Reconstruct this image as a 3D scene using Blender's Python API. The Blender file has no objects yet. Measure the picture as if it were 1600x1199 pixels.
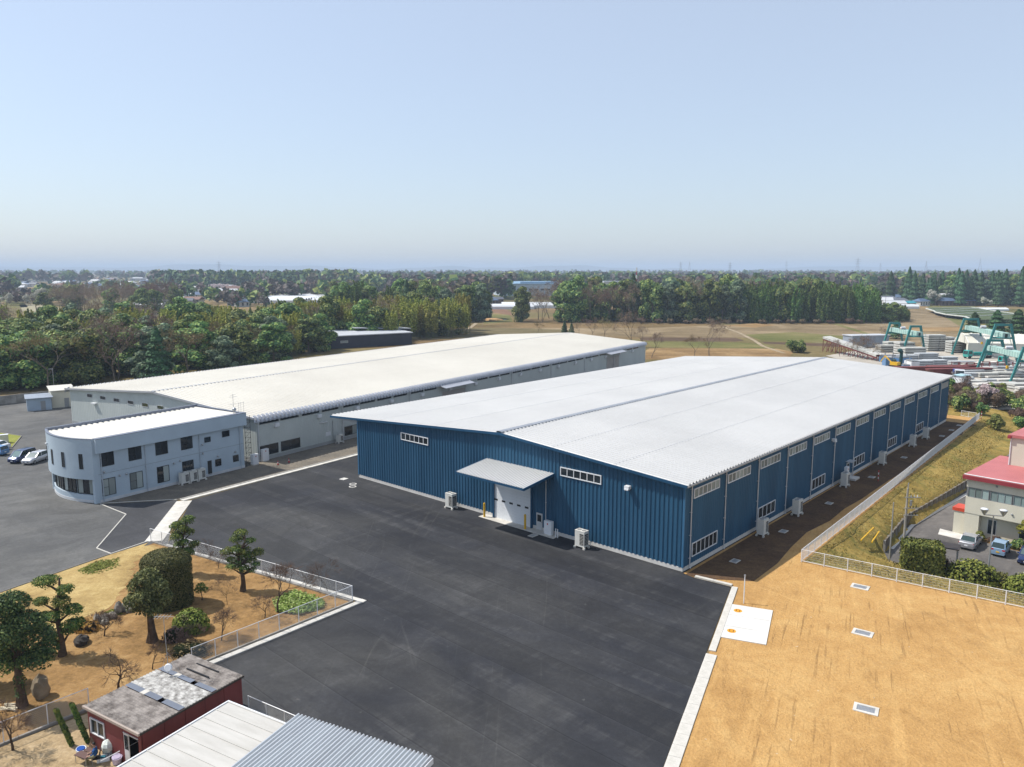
import bpy, math, random
import numpy as np
from mathutils import Vector, Matrix
random.seed(7); RS = np.random.RandomState(11)
sc = bpy.context.scene; COL = sc.collection
R = math.radians; PI = math.pi

# ------------------------------------------------------------------ camera
F_PX, CX, CY, HOR, CAMH = 1200.0, 800.0, 599.5, 421.0, 30.0
PITCH = math.atan((CY - HOR) / F_PX); CP, SP = math.cos(PITCH), math.sin(PITCH)
cam = bpy.data.cameras.new('camera'); camo = bpy.data.objects.new('camera', cam); COL.objects.link(camo)
cam.sensor_width = 36.0; cam.lens = 36.0 * F_PX / 1600.0; cam.clip_start = 0.5; cam.clip_end = 40000
camo.location = (0, 0, CAMH); camo.rotation_euler = (R(90) - PITCH, 0, 0)
sc.camera = camo
sc.render.resolution_x = 1024; sc.render.resolution_y = 767

# ------------------------------------------------------------------ world, sun, exposure
SUN_AZ = math.atan2(0.244, -0.97)      # direction towards the sun on the ground plane
SUN_EL = R(53)
sund = Vector((math.cos(SUN_EL) * math.cos(SUN_AZ), math.cos(SUN_EL) * math.sin(SUN_AZ), math.sin(SUN_EL)))
w = bpy.data.worlds.new('World'); sc.world = w; w.use_nodes = True
nt = w.node_tree; bg = nt.nodes['Background']
sky = nt.nodes.new('ShaderNodeTexSky'); sky.sky_type = 'NISHITA'; sky.sun_disc = False
sky.sun_elevation = SUN_EL; sky.sun_rotation = math.atan2(sund.x, sund.y)
sky.air_density = 1.1; sky.dust_density = 1.2; sky.ozone_density = 5.0; sky.altitude = 50
veil = nt.nodes.new('ShaderNodeMix'); veil.data_type = 'RGBA'; veil.inputs[0].default_value = 0.55     # even milky spring haze over the whole sky
veil.inputs[7].default_value = (3.75, 4.05, 4.5, 1)
nt.links.new(sky.outputs[0], veil.inputs[6]); nt.links.new(veil.outputs[2], bg.inputs[0]); bg.inputs[1].default_value = 0.110
sl = bpy.data.lights.new('sun', 'SUN'); sl.energy = 3.3; sl.angle = R(0.55); sl.color = (1.0, 0.955, 0.89)
so = bpy.data.objects.new('sun', sl); COL.objects.link(so)
so.rotation_euler = (-sund).to_track_quat('-Z', 'Y').to_euler(); so.location = (-80, 40, 120)
vs = sc.view_settings; vs.view_transform = 'Standard'; vs.look = 'None'; vs.gamma = 1.0; vs.exposure = 0.75
vs.use_curve_mapping = False
sc.cycles.max_bounces = 4; sc.cycles.diffuse_bounces = 2; sc.cycles.glossy_bounces = 2; sc.cycles.transparent_max_bounces = 12; sc.cycles.volume_bounces = 0

# ------------------------------------------------------------------ helpers
def P(px, py, z=0.0):
    """point of the plane at height z seen at a photograph pixel"""
    u, v = px - CX, py - CY
    dx, dy, dz = u, F_PX * CP - v * SP, -(F_PX * SP + v * CP)
    t = (z - CAMH) / dz
    return Vector((dx * t, dy * t, z))
def PY(px, Y, z=0.0):
    """point at forward distance Y and height z on the pixel column px"""
    d = Y * CP - (z - CAMH) * SP
    return Vector(((px - CX) / F_PX * d, Y, z))
def V(*a): return Vector(a)

class MB:
    def __init__(s): s.v = []; s.f = []; s.m = []
    def add(s, vs, fs, mi=0):
        b = len(s.v); s.v.extend([tuple(q) for q in vs])
        for f in fs: s.f.append(tuple(b + i for i in f)); s.m.append(mi)
        return s
    def box(s, x0, x1, y0, y1, z0, z1, mi=0):
        return s.add([(x0,y0,z0),(x1,y0,z0),(x1,y1,z0),(x0,y1,z0),(x0,y0,z1),(x1,y0,z1),(x1,y1,z1),(x0,y1,z1)],
              [(0,3,2,1),(4,5,6,7),(0,1,5,4),(1,2,6,5),(2,3,7,6),(3,0,4,7)], mi)
    def obox(s, c, a, b, d, mi=0):
        c, a, b, d = Vector(c), Vector(a), Vector(b), Vector(d)
        if a.cross(b).dot(d) < 0: a = -a
        return s.add([c-a-b-d, c+a-b-d, c+a+b-d, c-a+b-d, c-a-b+d, c+a-b+d, c+a+b+d, c-a+b+d],
              [(0,3,2,1),(4,5,6,7),(0,1,5,4),(1,2,6,5),(2,3,7,6),(3,0,4,7)], mi)
    def bar(s, p, q, w, h=None, up=(0,0,1), mi=0):
        p, q = Vector(p), Vector(q); h = w if h is None else h
        d = q - p; L = d.length
        if L < 1e-6: return s
        d /= L; up = Vector(up)
        if abs(d.dot(up)) > 0.99: up = Vector((1,0,0))
        sd = d.cross(up).normalized(); u2 = sd.cross(d).normalized()
        return s.obox((p+q)/2, d*L/2, sd*w/2, u2*h/2, mi)
    def tube(s, pts, rad, n=6, cap=True, mi=0):
        pts = [Vector(p) for p in pts]
        if not hasattr(rad, '__len__'): rad = [rad]*len(pts)
        b = len(s.v); prev = None
        for i, p in enumerate(pts):
            d = (pts[min(i+1,len(pts)-1)] - pts[max(i-1,0)]).normalized()
            ref = Vector((0,0,1)) if abs(d.z) < 0.9 else Vector((1,0,0))
            if prev is not None: ref = prev
            x = (ref - d*ref.dot(d))
            if x.length < 1e-4: x = d.orthogonal()
            x.normalize(); y = d.cross(x); prev = x
            for k in range(n):
                a = 2*PI*k/n; s.v.append(tuple(p + (x*math.cos(a) + y*math.sin(a))*rad[i]))
        for i in range(len(pts)-1):
            for k in range(n):
                s.f.append((b+i*n+k, b+i*n+(k+1)%n, b+(i+1)*n+(k+1)%n, b+(i+1)*n+k)); s.m.append(mi)
        if cap:
            s.f.append(tuple(b+k for k in reversed(range(n)))); s.m.append(mi)
            e = b+(len(pts)-1)*n; s.f.append(tuple(e+k for k in range(n))); s.m.append(mi)
        return s
    def prism(s, poly, z0, z1, mi=0):
        n = len(poly)
        a = sum(poly[i][0]*poly[(i+1)%n][1]-poly[(i+1)%n][0]*poly[i][1] for i in range(n))
        if a < 0: poly = list(reversed(poly))
        f0 = z0 if callable(z0) else (lambda x,y: z0); f1 = z1 if callable(z1) else (lambda x,y: z1)
        vs = [(p[0],p[1],f0(p[0],p[1])) for p in poly] + [(p[0],p[1],f1(p[0],p[1])) for p in poly]
        fs = [tuple(reversed(range(n))), tuple(range(n,2*n))] + [(i,(i+1)%n,n+(i+1)%n,n+i) for i in range(n)]
        return s.add(vs, fs, mi)
    def strip(s, A, B, mi=0, close=False):
        n = len(A); fs = [(i,i+1,n+i+1,n+i) for i in range(n-1)]
        if close: fs.append((n-1,0,n,2*n-1))
        return s.add(list(A)+list(B), fs, mi)
    def disc(s, c, r, n=16, r2=None, axis='z', mi=0):
        c = Vector(c); r2 = r2 or r
        vs = [c + V(r*math.cos(2*PI*k/n), r2*math.sin(2*PI*k/n), 0) for k in range(n)]
        return s.add(vs, [tuple(range(n))], mi)
    def cyl(s, c, r, z0, z1, n=12, mi=0):
        return s.tube([(c[0],c[1],z0),(c[0],c[1],z1)], r, n, True, mi)
    def ball(s, c, r, rz=None, nu=8, nv=6, mi=0, jit=0.0):
        rz = rz or r; b = len(s.v); vs=[]; c = Vector(c)
        for j in range(nv+1):
            t = PI*j/nv
            for i in range(nu):
                a = 2*PI*i/nu; k = 1 + random.uniform(-jit, jit)
                vs.append(c + V(r*k*math.sin(t)*math.cos(a), r*k*math.sin(t)*math.sin(a), rz*k*math.cos(t)))
        fs = [(j*nu+i, (j+1)*nu+i, (j+1)*nu+(i+1)%nu, j*nu+(i+1)%nu) for j in range(nv) for i in range(nu)]
        return s.add(vs, fs, mi)
    def mesh(s, name, mats, smooth=False):
        me = bpy.data.meshes.new(name); me.from_pydata(s.v, [], s.f)
        if not isinstance(mats, (list,tuple)): mats = [mats]
        for m in mats: me.materials.append(m)
        if len(mats) > 1: me.polygons.foreach_set('material_index', s.m)
        if smooth: me.polygons.foreach_set('use_smooth', [True]*len(me.polygons))
        me.update(); return me
    def obj(s, name, mats, parent=None, smooth=False, **kw):
        return mkobj(name, s.mesh(name, mats, smooth), parent, **kw)

def mkobj(name, data, parent=None, loc=None, rotz=0, scale=None):
    o = bpy.data.objects.new(name, data); COL.objects.link(o)
    if parent is not None: o.parent = parent
    if loc is not None: o.location = loc
    if rotz: o.rotation_euler = (0,0,rotz)
    if scale is not None: o.scale = scale if hasattr(scale,'__len__') else (scale,)*3
    return o
def tag(o, label=None, cat=None, group=None, kind=None):
    if label: o['label'] = label
    if cat: o['category'] = cat
    if group: o['group'] = group
    if kind: o['kind'] = kind
    return o
def thing(name, label, cat, loc=(0,0,0), rotz=0, group=None, scale=None):
    o = mkobj(name, None, None, loc, rotz, scale); o.empty_display_size = 0.3
    return tag(o, label, cat, group)
def copy_tree(o, parent=None):
    c = o.copy(); COL.objects.link(c); c.parent = parent
    for ch in o.children: copy_tree(ch, c)
    return c

# ------------------------------------------------------------------ materials
MATS = {}
def nodes(name):
    m = bpy.data.materials.new(name); m.use_nodes = True
    n = m.node_tree.nodes; l = m.node_tree.links; b = n['Principled BSDF']
    return m, n, l, b
def ramp(n, l, fac, stops):
    r = n.new('ShaderNodeValToRGB'); cr = r.color_ramp
    while len(cr.elements) < len(stops): cr.elements.new(0.5)
    for e, (p, c) in zip(cr.elements, stops): e.position = p; e.color = (c[0],c[1],c[2],1)
    l.new(fac, r.inputs[0]); return r.outputs[0]
def noise(n, l, vec, scale, detail=4, rough=0.55, mapscale=None, rot=0, dist=0):
    if mapscale or rot:
        mp = n.new('ShaderNodeMapping'); l.new(vec, mp.inputs[0]); vec = mp.outputs[0]
        if mapscale: mp.inputs['Scale'].default_value = mapscale
        mp.inputs['Rotation'].default_value = (0,0,rot)
    t = n.new('ShaderNodeTexNoise'); t.inputs['Scale'].default_value = scale
    t.inputs['Detail'].default_value = detail; t.inputs['Roughness'].default_value = rough
    t.inputs['Distortion'].default_value = dist
    l.new(vec, t.inputs['Vector']); return t.outputs[0]
def mix(n, l, fac, a, b, mode='MIX'):
    m = n.new('ShaderNodeMix'); m.data_type = 'RGBA'; m.blend_type = mode
    for sock, val in ((m.inputs[0], fac), (m.inputs[6], a), (m.inputs[7], b)):
        if hasattr(val, 'is_output'): l.new(val, sock)
        elif isinstance(val, (int,float)): sock.default_value = val
        else: sock.default_value = (val[0],val[1],val[2],1)
    return m.outputs[2]
def math_(n, l, op, a, b=None):
    m = n.new('ShaderNodeMath'); m.operation = op
    for i, val in enumerate((a,b)):
        if val is None: continue
        if hasattr(val,'is_output'): l.new(val, m.inputs[i])
        else: m.inputs[i].default_value = val
    return m.outputs[0]
def pos(n): return n.new('ShaderNodeNewGeometry').outputs['Position']
def objc(n): return n.new('ShaderNodeTexCoord').outputs['Object']
def bumpn(n, l, b, h, strength=0.3, dist=0.05):
    bp = n.new('ShaderNodeBump'); bp.inputs['Strength'].default_value = strength; bp.inputs['Distance'].default_value = dist
    l.new(h, bp.inputs['Height']); l.new(bp.outputs[0], b.inputs['Normal'])
def mat(name, c, c2=None, scale=0.6, rough=0.6, metal=0.0, spec=0.3, bump=0.0, dirt=0.12, stretch=None, coat=0.0):
    """paint, metal, concrete: base colour with soft wear; c2 the worn tone"""
    if name in MATS: return MATS[name]
    m, n, l, b = nodes(name)
    c2 = c2 or tuple(x*(1-dirt*1.6) for x in c)
    nz = noise(n, l, objc(n), scale, 5, 0.6, stretch)
    nf = noise(n, l, objc(n), scale*14, 3, 0.6)
    f = math_(n, l, 'ADD', math_(n,l,'MULTIPLY',nz,0.75), math_(n,l,'MULTIPLY',nf,0.25))
    l.new(ramp(n, l, f, [(0.35, c2), (0.62, c)]), b.inputs['Base Color'])
    b.inputs['Roughness'].default_value = rough; b.inputs['Metallic'].default_value = metal
    b.inputs['Specular IOR Level'].default_value = spec
    if coat: b.inputs['Coat Weight'].default_value = coat; b.inputs['Coat Roughness'].default_value = 0.06
    if bump: bumpn(n, l, b, nf, bump, 0.03)
    MATS[name] = m; return m
def leafmat(name, cols, trans=0.25, objvar=0.32, LEAFV=1.9):
    if name in MATS: return MATS[name]
    m, n, l, b = nodes(name)
    g = n.new('ShaderNodeNewGeometry'); oi = n.new('ShaderNodeObjectInfo')
    k = len(cols); stops = [(i/(k-1) if k>1 else 0, c) for i, c in enumerate(cols)]
    col = ramp(n, l, g.outputs['Random Per Island'], stops)
    hs = n.new('ShaderNodeHueSaturation'); l.new(col, hs.inputs['Color'])
    l.new(math_(n,l,'ADD',math_(n,l,'MULTIPLY',oi.outputs['Random'],2*objvar*LEAFV),(1-objvar)*LEAFV), hs.inputs['Value'])
    hs.inputs['Hue'].default_value = 0.5
    l.new(math_(n,l,'ADD',math_(n,l,'MULTIPLY',oi.outputs['Random'],0.06),0.465), hs.inputs['Hue'])
    b.inputs['Roughness'].default_value = 0.65; b.inputs['Specular IOR Level'].default_value = 0.2
    l.new(hs.outputs[0], b.inputs['Base Color'])
    if trans:
        t = n.new('ShaderNodeBsdfTranslucent'); l.new(hs.outputs[0], t.inputs['Color'])
        mx = n.new('ShaderNodeMixShader'); mx.inputs[0].default_value = trans
        l.new(b.outputs[0], mx.inputs[1]); l.new(t.outputs[0], mx.inputs[2])
        l.new(mx.outputs[0], n['Material Output'].inputs[0])
    MATS[name] = m; return m

WH_ANG = R(48)
def asphalt(name, c, dusty, lanes=True, lane_w=3.6, ang=WH_ANG, tracks=0.5, stain=0.5):
    m, n, l, b = nodes(name); p = pos(n)
    rot = n.new('ShaderNodeMapping'); rot.inputs['Rotation'].default_value = (0,0,-ang); l.new(p, rot.inputs[0]); q = rot.outputs[0]
    fine = noise(n, l, p, 3.0, 6, 0.7); big = noise(n, l, q, 0.05, 5, 0.62, (1,1.6,1), 0, 0.6)
    streak = noise(n, l, q, 0.35, 5, 0.65, (0.14, 2.2, 1)); streak2 = noise(n, l, q, 0.4, 5, 0.65, (2.4, 0.12, 1))
    grit = noise(n, l, p, 26, 2, 0.5)
    col = ramp(n, l, big, [(0.40, c), (0.70, dusty)])
    sm = math_(n,l,'ADD', math_(n,l,'MULTIPLY',streak,0.6), math_(n,l,'MULTIPLY',streak2,0.4))
    col = mix(n, l, math_(n,l,'MULTIPLY', ramp(n,l,sm,[(0.52,(0,0,0)),(0.72,(1,1,1))]), tracks), col, tuple(min(1,x*1.9) for x in dusty))
    if lanes:
        sx = n.new('ShaderNodeSeparateXYZ'); l.new(q, sx.inputs[0])
        wob = noise(n, l, p, 0.2, 2)
        y = math_(n,l,'ADD',math_(n,l,'DIVIDE', sx.outputs[1], lane_w), math_(n,l,'MULTIPLY',wob,0.05))
        wn = n.new('ShaderNodeTexWhiteNoise'); wn.noise_dimensions = '1D'; l.new(math_(n,l,'FLOOR',y), wn.inputs['W'])
        tone = math_(n,l,'ADD',math_(n,l,'MULTIPLY',wn.outputs['Value'],0.34),0.80)
        fr = math_(n,l,'FRACT',y)
        seam = ramp(n,l,fr,[(0.0,(0.62,)*3),(0.015,(0.62,)*3),(0.03,(1.25,)*3),(0.06,(1,1,1))])
        col = mix(n,l,1.0,col,tone,'MULTIPLY'); col = mix(n,l,1.0,col,seam,'MULTIPLY')
    def contour(scale, width, rotz, ms, seed):
        mp = n.new('ShaderNodeMapping'); mp.inputs['Location'].default_value = (seed,seed*1.7,seed*.3); mp.inputs['Rotation'].default_value = (0,0,rotz); mp.inputs['Scale'].default_value = ms; l.new(p, mp.inputs[0])
        c_ = noise(n, l, mp.outputs[0], scale, 1.0, 0.4)
        d_ = math_(n,l,'ABSOLUTE',math_(n,l,'SUBTRACT',c_,0.5))
        return ramp(n,l,d_,[(0.0,(1,1,1)),(width,(0,0,0))])
    m1 = ramp(n,l,noise(n,l,p,0.07,3,0.6,None,0,0.5),[(0.48,(0,0,0)),(0.62,(1,1,1))])
    for k_,(sc_k,wd_k,an_k,ms_k,tone,amt) in enumerate(((0.12,0.004,R(47),(1,.10,1),(0.20,0.19,0.17),0.22),(0.16,0.004,R(-43),(1,.10,1),(0.22,0.21,0.19),0.22),(0.24,0.005,R(35),(1,.14,1),(0.18,0.17,0.155),0.18),(0.05,0.006,0.9,(1,.4,1),(0.012,0.012,0.013),0.6),(0.075,0.006,0.1,(1,.6,1),(0.012,0.012,0.013),0.5))):
        ln = contour(sc_k,wd_k,an_k,ms_k,3.7*k_+1.3)
        col = mix(n,l,math_(n,l,'MULTIPLY',math_(n,l,'MULTIPLY',ln,m1),amt*tracks*0.75),col,tone)
    spots = ramp(n,l,noise(n,l,p,1.3,2,0.5),[(0.74,(0,0,0)),(0.78,(1,1,1))]); col = mix(n,l,math_(n,l,'MULTIPLY',spots,0.2*tracks),col,(0.30,0.29,0.26))
    dark = noise(n, l, p, 0.16, 4, 0.7, None, 0, 1.5)
    col = mix(n,l,stain,col,ramp(n,l,dark,[(0.40,(0.62,)*3),(0.60,(1.12,)*3)]),'MULTIPLY')
    g2 = ramp(n,l,fine,[(0.3,(0.78,)*3),(0.7,(1.25,)*3)]); col = mix(n,l,0.7,col,g2,'MULTIPLY')
    spk = ramp(n,l,grit,[(0.66,(0,0,0)),(0.74,(1,1,1))]); col = mix(n,l,math_(n,l,'MULTIPLY',spk,0.25),col,(0.3,0.29,0.26))
    l.new(col, b.inputs['Base Color']); b.inputs['Roughness'].default_value = 0.8; b.inputs['Specular IOR Level'].default_value = 0.25
    bumpn(n,l,b,grit,0.3,0.01); return m
def soil(name, cols, scale=0.12, ang=0.0, streaks=0.6, fine=1.0, bump=0.5, dark=(0.12,0.07,0.03)):
    m, n, l, b = nodes(name); p = pos(n)
    rot = n.new('ShaderNodeMapping'); rot.inputs['Rotation'].default_value = (0,0,-ang); l.new(p, rot.inputs[0]); q = rot.outputs[0]
    big = noise(n, l, p, scale, 6, 0.62, None, 0, 0.8); med = noise(n, l, p, scale*9, 5, 0.65); fin = noise(n, l, p, 5.0, 4, 0.7)
    k = len(cols)
    f = math_(n,l,'ADD',math_(n,l,'MULTIPLY',big,0.65),math_(n,l,'MULTIPLY',med,0.35))
    col = ramp(n,l,f,[(0.34+0.32*i/(k-1), c) for i,c in enumerate(cols)])
    if streaks:
        s1 = noise(n,l,q,2.0,4,0.6,(0.07,1.5,1),0,0.15); s2 = noise(n,l,p,0.12,3)
        msk = math_(n,l,'MULTIPLY',ramp(n,l,s1,[(0.58,(0,0,0)),(0.66,(1,1,1))]),ramp(n,l,s2,[(0.40,(0,0,0)),(0.56,(1,1,1))]))
        col = mix(n,l,math_(n,l,'MULTIPLY',msk,streaks),col,dark)
        s3 = noise(n,l,q,0.7,4,0.6,(0.1,1.3,1),0.05,0.2)
        lt = tuple(min(1,x*1.22) for x in cols[-1])
        for k_,(sc_k,an_k,tone,amt) in enumerate(((0.05,0.2,dark,0.55),(0.07,1.1,dark,0.5),(0.11,0.5,lt,0.5),(0.06,1.9,dark,0.45))):
            mp = n.new('ShaderNodeMapping'); mp.inputs['Location'].default_value = (5.1*k_+2,1.7*k_,0); mp.inputs['Rotation'].default_value = (0,0,an_k); mp.inputs['Scale'].default_value = (1,.4,1); l.new(p, mp.inputs[0])
            c_ = noise(n,l,mp.outputs[0],sc_k,1.0,0.4); d_ = math_(n,l,'ABSOLUTE',math_(n,l,'SUBTRACT',c_,0.5)); ln = ramp(n,l,d_,[(0.0,(1,1,1)),(0.006,(0,0,0))])
            brk = ramp(n,l,noise(n,l,p,0.5,4,0.7),[(0.42,(0,0,0)),(0.6,(1,1,1))])
            col = mix(n,l,math_(n,l,'MULTIPLY',math_(n,l,'MULTIPLY',ln,brk),amt*streaks),col,tone)
        peb = ramp(n,l,noise(n,l,p,2.2,2,0.5),[(0.745,(0,0,0)),(0.765,(1,1,1))]); col = mix(n,l,math_(n,l,'MULTIPLY',peb,0.7*streaks),col,(0.62,0.58,0.50))
        col = mix(n,l,math_(n,l,'MULTIPLY',ramp(n,l,s3,[(0.56,(0,0,0)),(0.72,(1,1,1))]),0.55*streaks),col,lt)
    col = mix(n,l,0.75*fine,col,ramp(n,l,fin,[(0.3,(0.7,)*3),(0.7,(1.22,)*3)]),'MULTIPLY')
    l.new(col,b.inputs['Base Color']); b.inputs['Roughness'].default_value = 0.9; b.inputs['Specular IOR Level'].default_value = 0.1
    if bump: bumpn(n,l,b,math_(n,l,'ADD',fin,med),bump,0.12)
    return m
def field(name, cols, scale=0.03, ang=0.0, rows=0.0, pitch=1.2):
    """far fields: patchy colour with drill rows"""
    m, n, l, b = nodes(name); p = pos(n)
    rot = n.new('ShaderNodeMapping'); rot.inputs['Rotation'].default_value = (0,0,-ang); l.new(p, rot.inputs[0]); q = rot.outputs[0]
    a = noise(n,l,p,scale,6,0.65,None,0,0.7); c = noise(n,l,q,0.25,5,0.7,(0.15,1,1)); fi = noise(n,l,p,0.9,5,0.7)
    f = math_(n,l,'ADD',math_(n,l,'MULTIPLY',a,0.5),math_(n,l,'ADD',math_(n,l,'MULTIPLY',c,0.25),math_(n,l,'MULTIPLY',fi,0.25)))
    k = len(cols); col = ramp(n,l,f,[(0.40+0.20*i/(k-1),x) for i,x in enumerate(cols)])
    if rows:
        sx = n.new('ShaderNodeSeparateXYZ'); l.new(q,sx.inputs[0])
        wv = math_(n,l,'SINE',math_(n,l,'MULTIPLY',sx.outputs[1],2*PI/pitch))
        col = mix(n,l,rows,col,ramp(n,l,wv,[(0.0,(0.6,)*3),(1.0,(1.2,)*3)]),'MULTIPLY')
    l.new(col,b.inputs['Base Color']); b.inputs['Roughness'].default_value = 0.95; b.inputs['Specular IOR Level'].default_value = 0.05
    return m
def glassmat(name, c=(0.015,0.02,0.024), rough=0.06):
    if name in MATS: return MATS[name]
    m, n, l, b = nodes(name)
    oi = n.new('ShaderNodeObjectInfo')
    col = ramp(n,l,oi.outputs['Random'],[(0.0,tuple(x*0.6 for x in c)),(1.0,tuple(x*1.7 for x in c))])
    l.new(col,b.inputs['Base Color']); b.inputs['Roughness'].default_value = rough; b.inputs['Specular IOR Level'].default_value = 0.5
    MATS[name] = m; return m

# frequently used
WHITE_STEEL = mat('white_painted_steel', (0.74,0.75,0.76), scale=0.5, rough=0.4, dirt=0.1)
ALU = mat('aluminium_frame', (0.62,0.63,0.64), scale=0.8, rough=0.4, metal=0.3)
GREY_STEEL = mat('grey_steel', (0.30,0.31,0.32), scale=0.7, rough=0.45, metal=0.4)
GALV = mat('galvanised_steel', (0.42,0.43,0.44), scale=0.9, rough=0.42, metal=0.5)
CONC = mat('pale_concrete', (0.64,0.62,0.57), (0.46,0.44,0.40), scale=0.5, rough=0.9, bump=0.3, spec=0.1)
CONC_D = mat('weathered_concrete', (0.36,0.34,0.31), (0.16,0.15,0.13), scale=0.5, rough=0.9, bump=0.4, spec=0.1)
DARKGL = glassmat('dark_glass'); CURT = glassmat('curtained_glass', (0.22,0.25,0.24), 0.2)
BLACK = mat('black_plastic', (0.02,0.02,0.022), rough=0.5)
WOOD = mat('bark', (0.12,0.085,0.06), (0.05,0.035,0.025), scale=2.5, rough=0.9, spec=0.05, bump=0.6)
# ------------------------------------------------------------------ the setting: ground, yards, kerbs
def sheet(name, pts, m, z, kind='structure'):
    mb = MB(); pts = [(p[0], p[1]) for p in pts]
    n = len(pts); a = sum(pts[i][0]*pts[(i+1)%n][1]-pts[(i+1)%n][0]*pts[i][1] for i in range(n))
    if a < 0: pts = pts[::-1]
    mb.add([(x,y,z) for x,y in pts], [tuple(range(n))])
    o = mb.obj(name, m); return tag(o, kind=kind)
def ground_material():
    m, n, l, b = nodes('farmland'); p = pos(n)
    vor = n.new('ShaderNodeTexVoronoi'); vor.inputs['Scale'].default_value = 0.011; vor.inputs['Randomness'].default_value = 0.9
    mp = n.new('ShaderNodeMapping'); mp.inputs['Scale'].default_value = (1,0.7,1); mp.inputs['Rotation'].default_value=(0,0,0.5); l.new(p, mp.inputs[0]); l.new(mp.outputs[0], vor.inputs['Vector'])
    sx = n.new('ShaderNodeSeparateColor'); l.new(vor.outputs['Color'], sx.inputs[0])
    cell = ramp(n,l,sx.outputs[0],[(0.0,(0.16,0.11,0.055)),(0.25,(0.20,0.145,0.075)),(0.5,(0.13,0.12,0.05)),(0.75,(0.23,0.165,0.085)),(1.0,(0.09,0.10,0.035))])
    a = noise(n,l,p,0.02,6,0.65,None,0,0.6); c = noise(n,l,p,0.5,5,0.7)
    col = mix(n,l,0.8,cell,ramp(n,l,a,[(0.35,(0.62,0.66,0.6)),(0.65,(1.25,1.2,1.15))]),'MULTIPLY')
    col = mix(n,l,0.8,col,ramp(n,l,c,[(0.3,(0.65,)*3),(0.7,(1.3,)*3)]),'MULTIPLY')
    l.new(col,b.inputs['Base Color']); b.inputs['Roughness'].default_value=0.95; b.inputs['Specular IOR Level'].default_value=0.05
    return m
F0, F1, F2 = V(30.0,76.1,0), V(94.6,152.8,0), V(45.8,65.0,0)
F2X = F0 + (F2-F0)*4.0
HX0, HX1, HY0, HY1 = 26.0, 150.0, 20.0, 182.0
GZ = -0.06
def ground_sheet():
    xs = [-16000,-3000,-600,HX0,HX1,600,3000,16000]; ys = [-600,HY0,HY1,700,2000,6000,17000]
    mb = MB()
    for i in range(len(xs)-1):
        for j in range(len(ys)-1):
            if xs[i] == HX0 and ys[j] == HY0: continue
            x0,x1,y0,y1 = xs[i],xs[i+1],ys[j],ys[j+1]
            mb.add([(x0,y0,GZ),(x1,y0,GZ),(x1,y1,GZ),(x0,y1,GZ)],[(0,1,2,3)])
    tag(mb.obj('ground', ground_material()), kind='structure')
ground_sheet()
LOTZ = -2.5
LOT = [V(43.2,85.2,0),V(50.3,94.4,0),V(56.9,100.6,0),V(68.2,111.4,0),V(100,142,0),V(140,165,0),V(140,50,0),V(100,52,0),V(62,66.5,0),V(50,76.2,0),V(44.5,80.2,0),V(42.4,82.6,0)]
LOT_WALL = 4     # the first edges of LOT carry the retaining wall
def inside(poly, x, y):
    c = False; n = len(poly); j = n-1
    for i in range(n):
        if (poly[i].y > y) != (poly[j].y > y) and x < (poly[j].x-poly[i].x)*(y-poly[i].y)/(poly[j].y-poly[i].y)+poly[i].x: c = not c
        j = i
    return c
def segd(a, b, x, y):
    dx,dy = b.x-a.x,b.y-a.y; t = max(0,min(1,((x-a.x)*dx+(y-a.y)*dy)/(dx*dx+dy*dy)))
    return math.hypot(x-a.x-t*dx, y-a.y-t*dy)
def side(a,b,x,y): return (b.x-a.x)*(y-a.y)-(b.y-a.y)*(x-a.x)
FE = F1 + (F1-F0)*0.25
def bank_h(x, y):
    # wedge beyond the two fences falls away to the lower lot
    if inside(LOT,x,y): return LOTZ-0.08
    if side(F0,FE,x,y) >= 0 or side(F0,F2X,x,y) <= 0: return GZ
    if y > 160: k = max(0,(182-y)/22)
    else: k = 1
    df = max(0,min(segd(F0,FE,x,y), segd(F0,F2X,x,y))-0.5)
    best = 1e9; tgt = -1.3
    n = len(LOT)
    for i in range(n):
        d = segd(LOT[i],LOT[(i+1)%n],x,y)
        if d < best: best = d; tgt = -1.25 if i < LOT_WALL else LOTZ-0.05
    kx = max(0,min(1,(150-x)/10))
    return GZ + (tgt)*(df/(df+best+1e-6))*k*kx + 0.05*math.sin(x*1.7)*math.sin(y*2.1)*(1 if df>1 else 0)
def bank():
    nx, ny = int((HX1-HX0)), int((HY1-HY0)); mb = MB(); vs=[]; fs=[]
    for j in range(ny+1):
        for i in range(nx+1):
            x,y = HX0+i, HY0+j
            z = GZ if i in (0,nx) or j in (0,ny) else bank_h(x,y)
            vs.append((x,y,z))
    for j in range(ny):
        for i in range(nx):
            a = j*(nx+1)+i; fs.append((a,a+1,a+nx+2,a+nx+1))
    mb.add(vs,fs)
    m = soil('dry_grass_bank',[(0.13,0.095,0.022),(0.28,0.20,0.055),(0.40,0.285,0.09)],0.15,0,0,1.0,0.9)
    n,l = m.node_tree.nodes,m.node_tree.links; b = n['Principled BSDF']; src = b.inputs['Base Color'].links[0].from_socket
    g = noise(n,l,pos(n),0.22,6,0.7,None,0,1.0)
    l.new(mix(n,l,math_(n,l,'MULTIPLY',ramp(n,l,g,[(0.5,(0,0,0)),(0.66,(1,1,1))]),0.75),src,(0.10,0.115,0.03)),b.inputs['Base Color'])
    tag(mb.obj('grass_bank', m, smooth=True), kind='structure')
bank()

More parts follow.
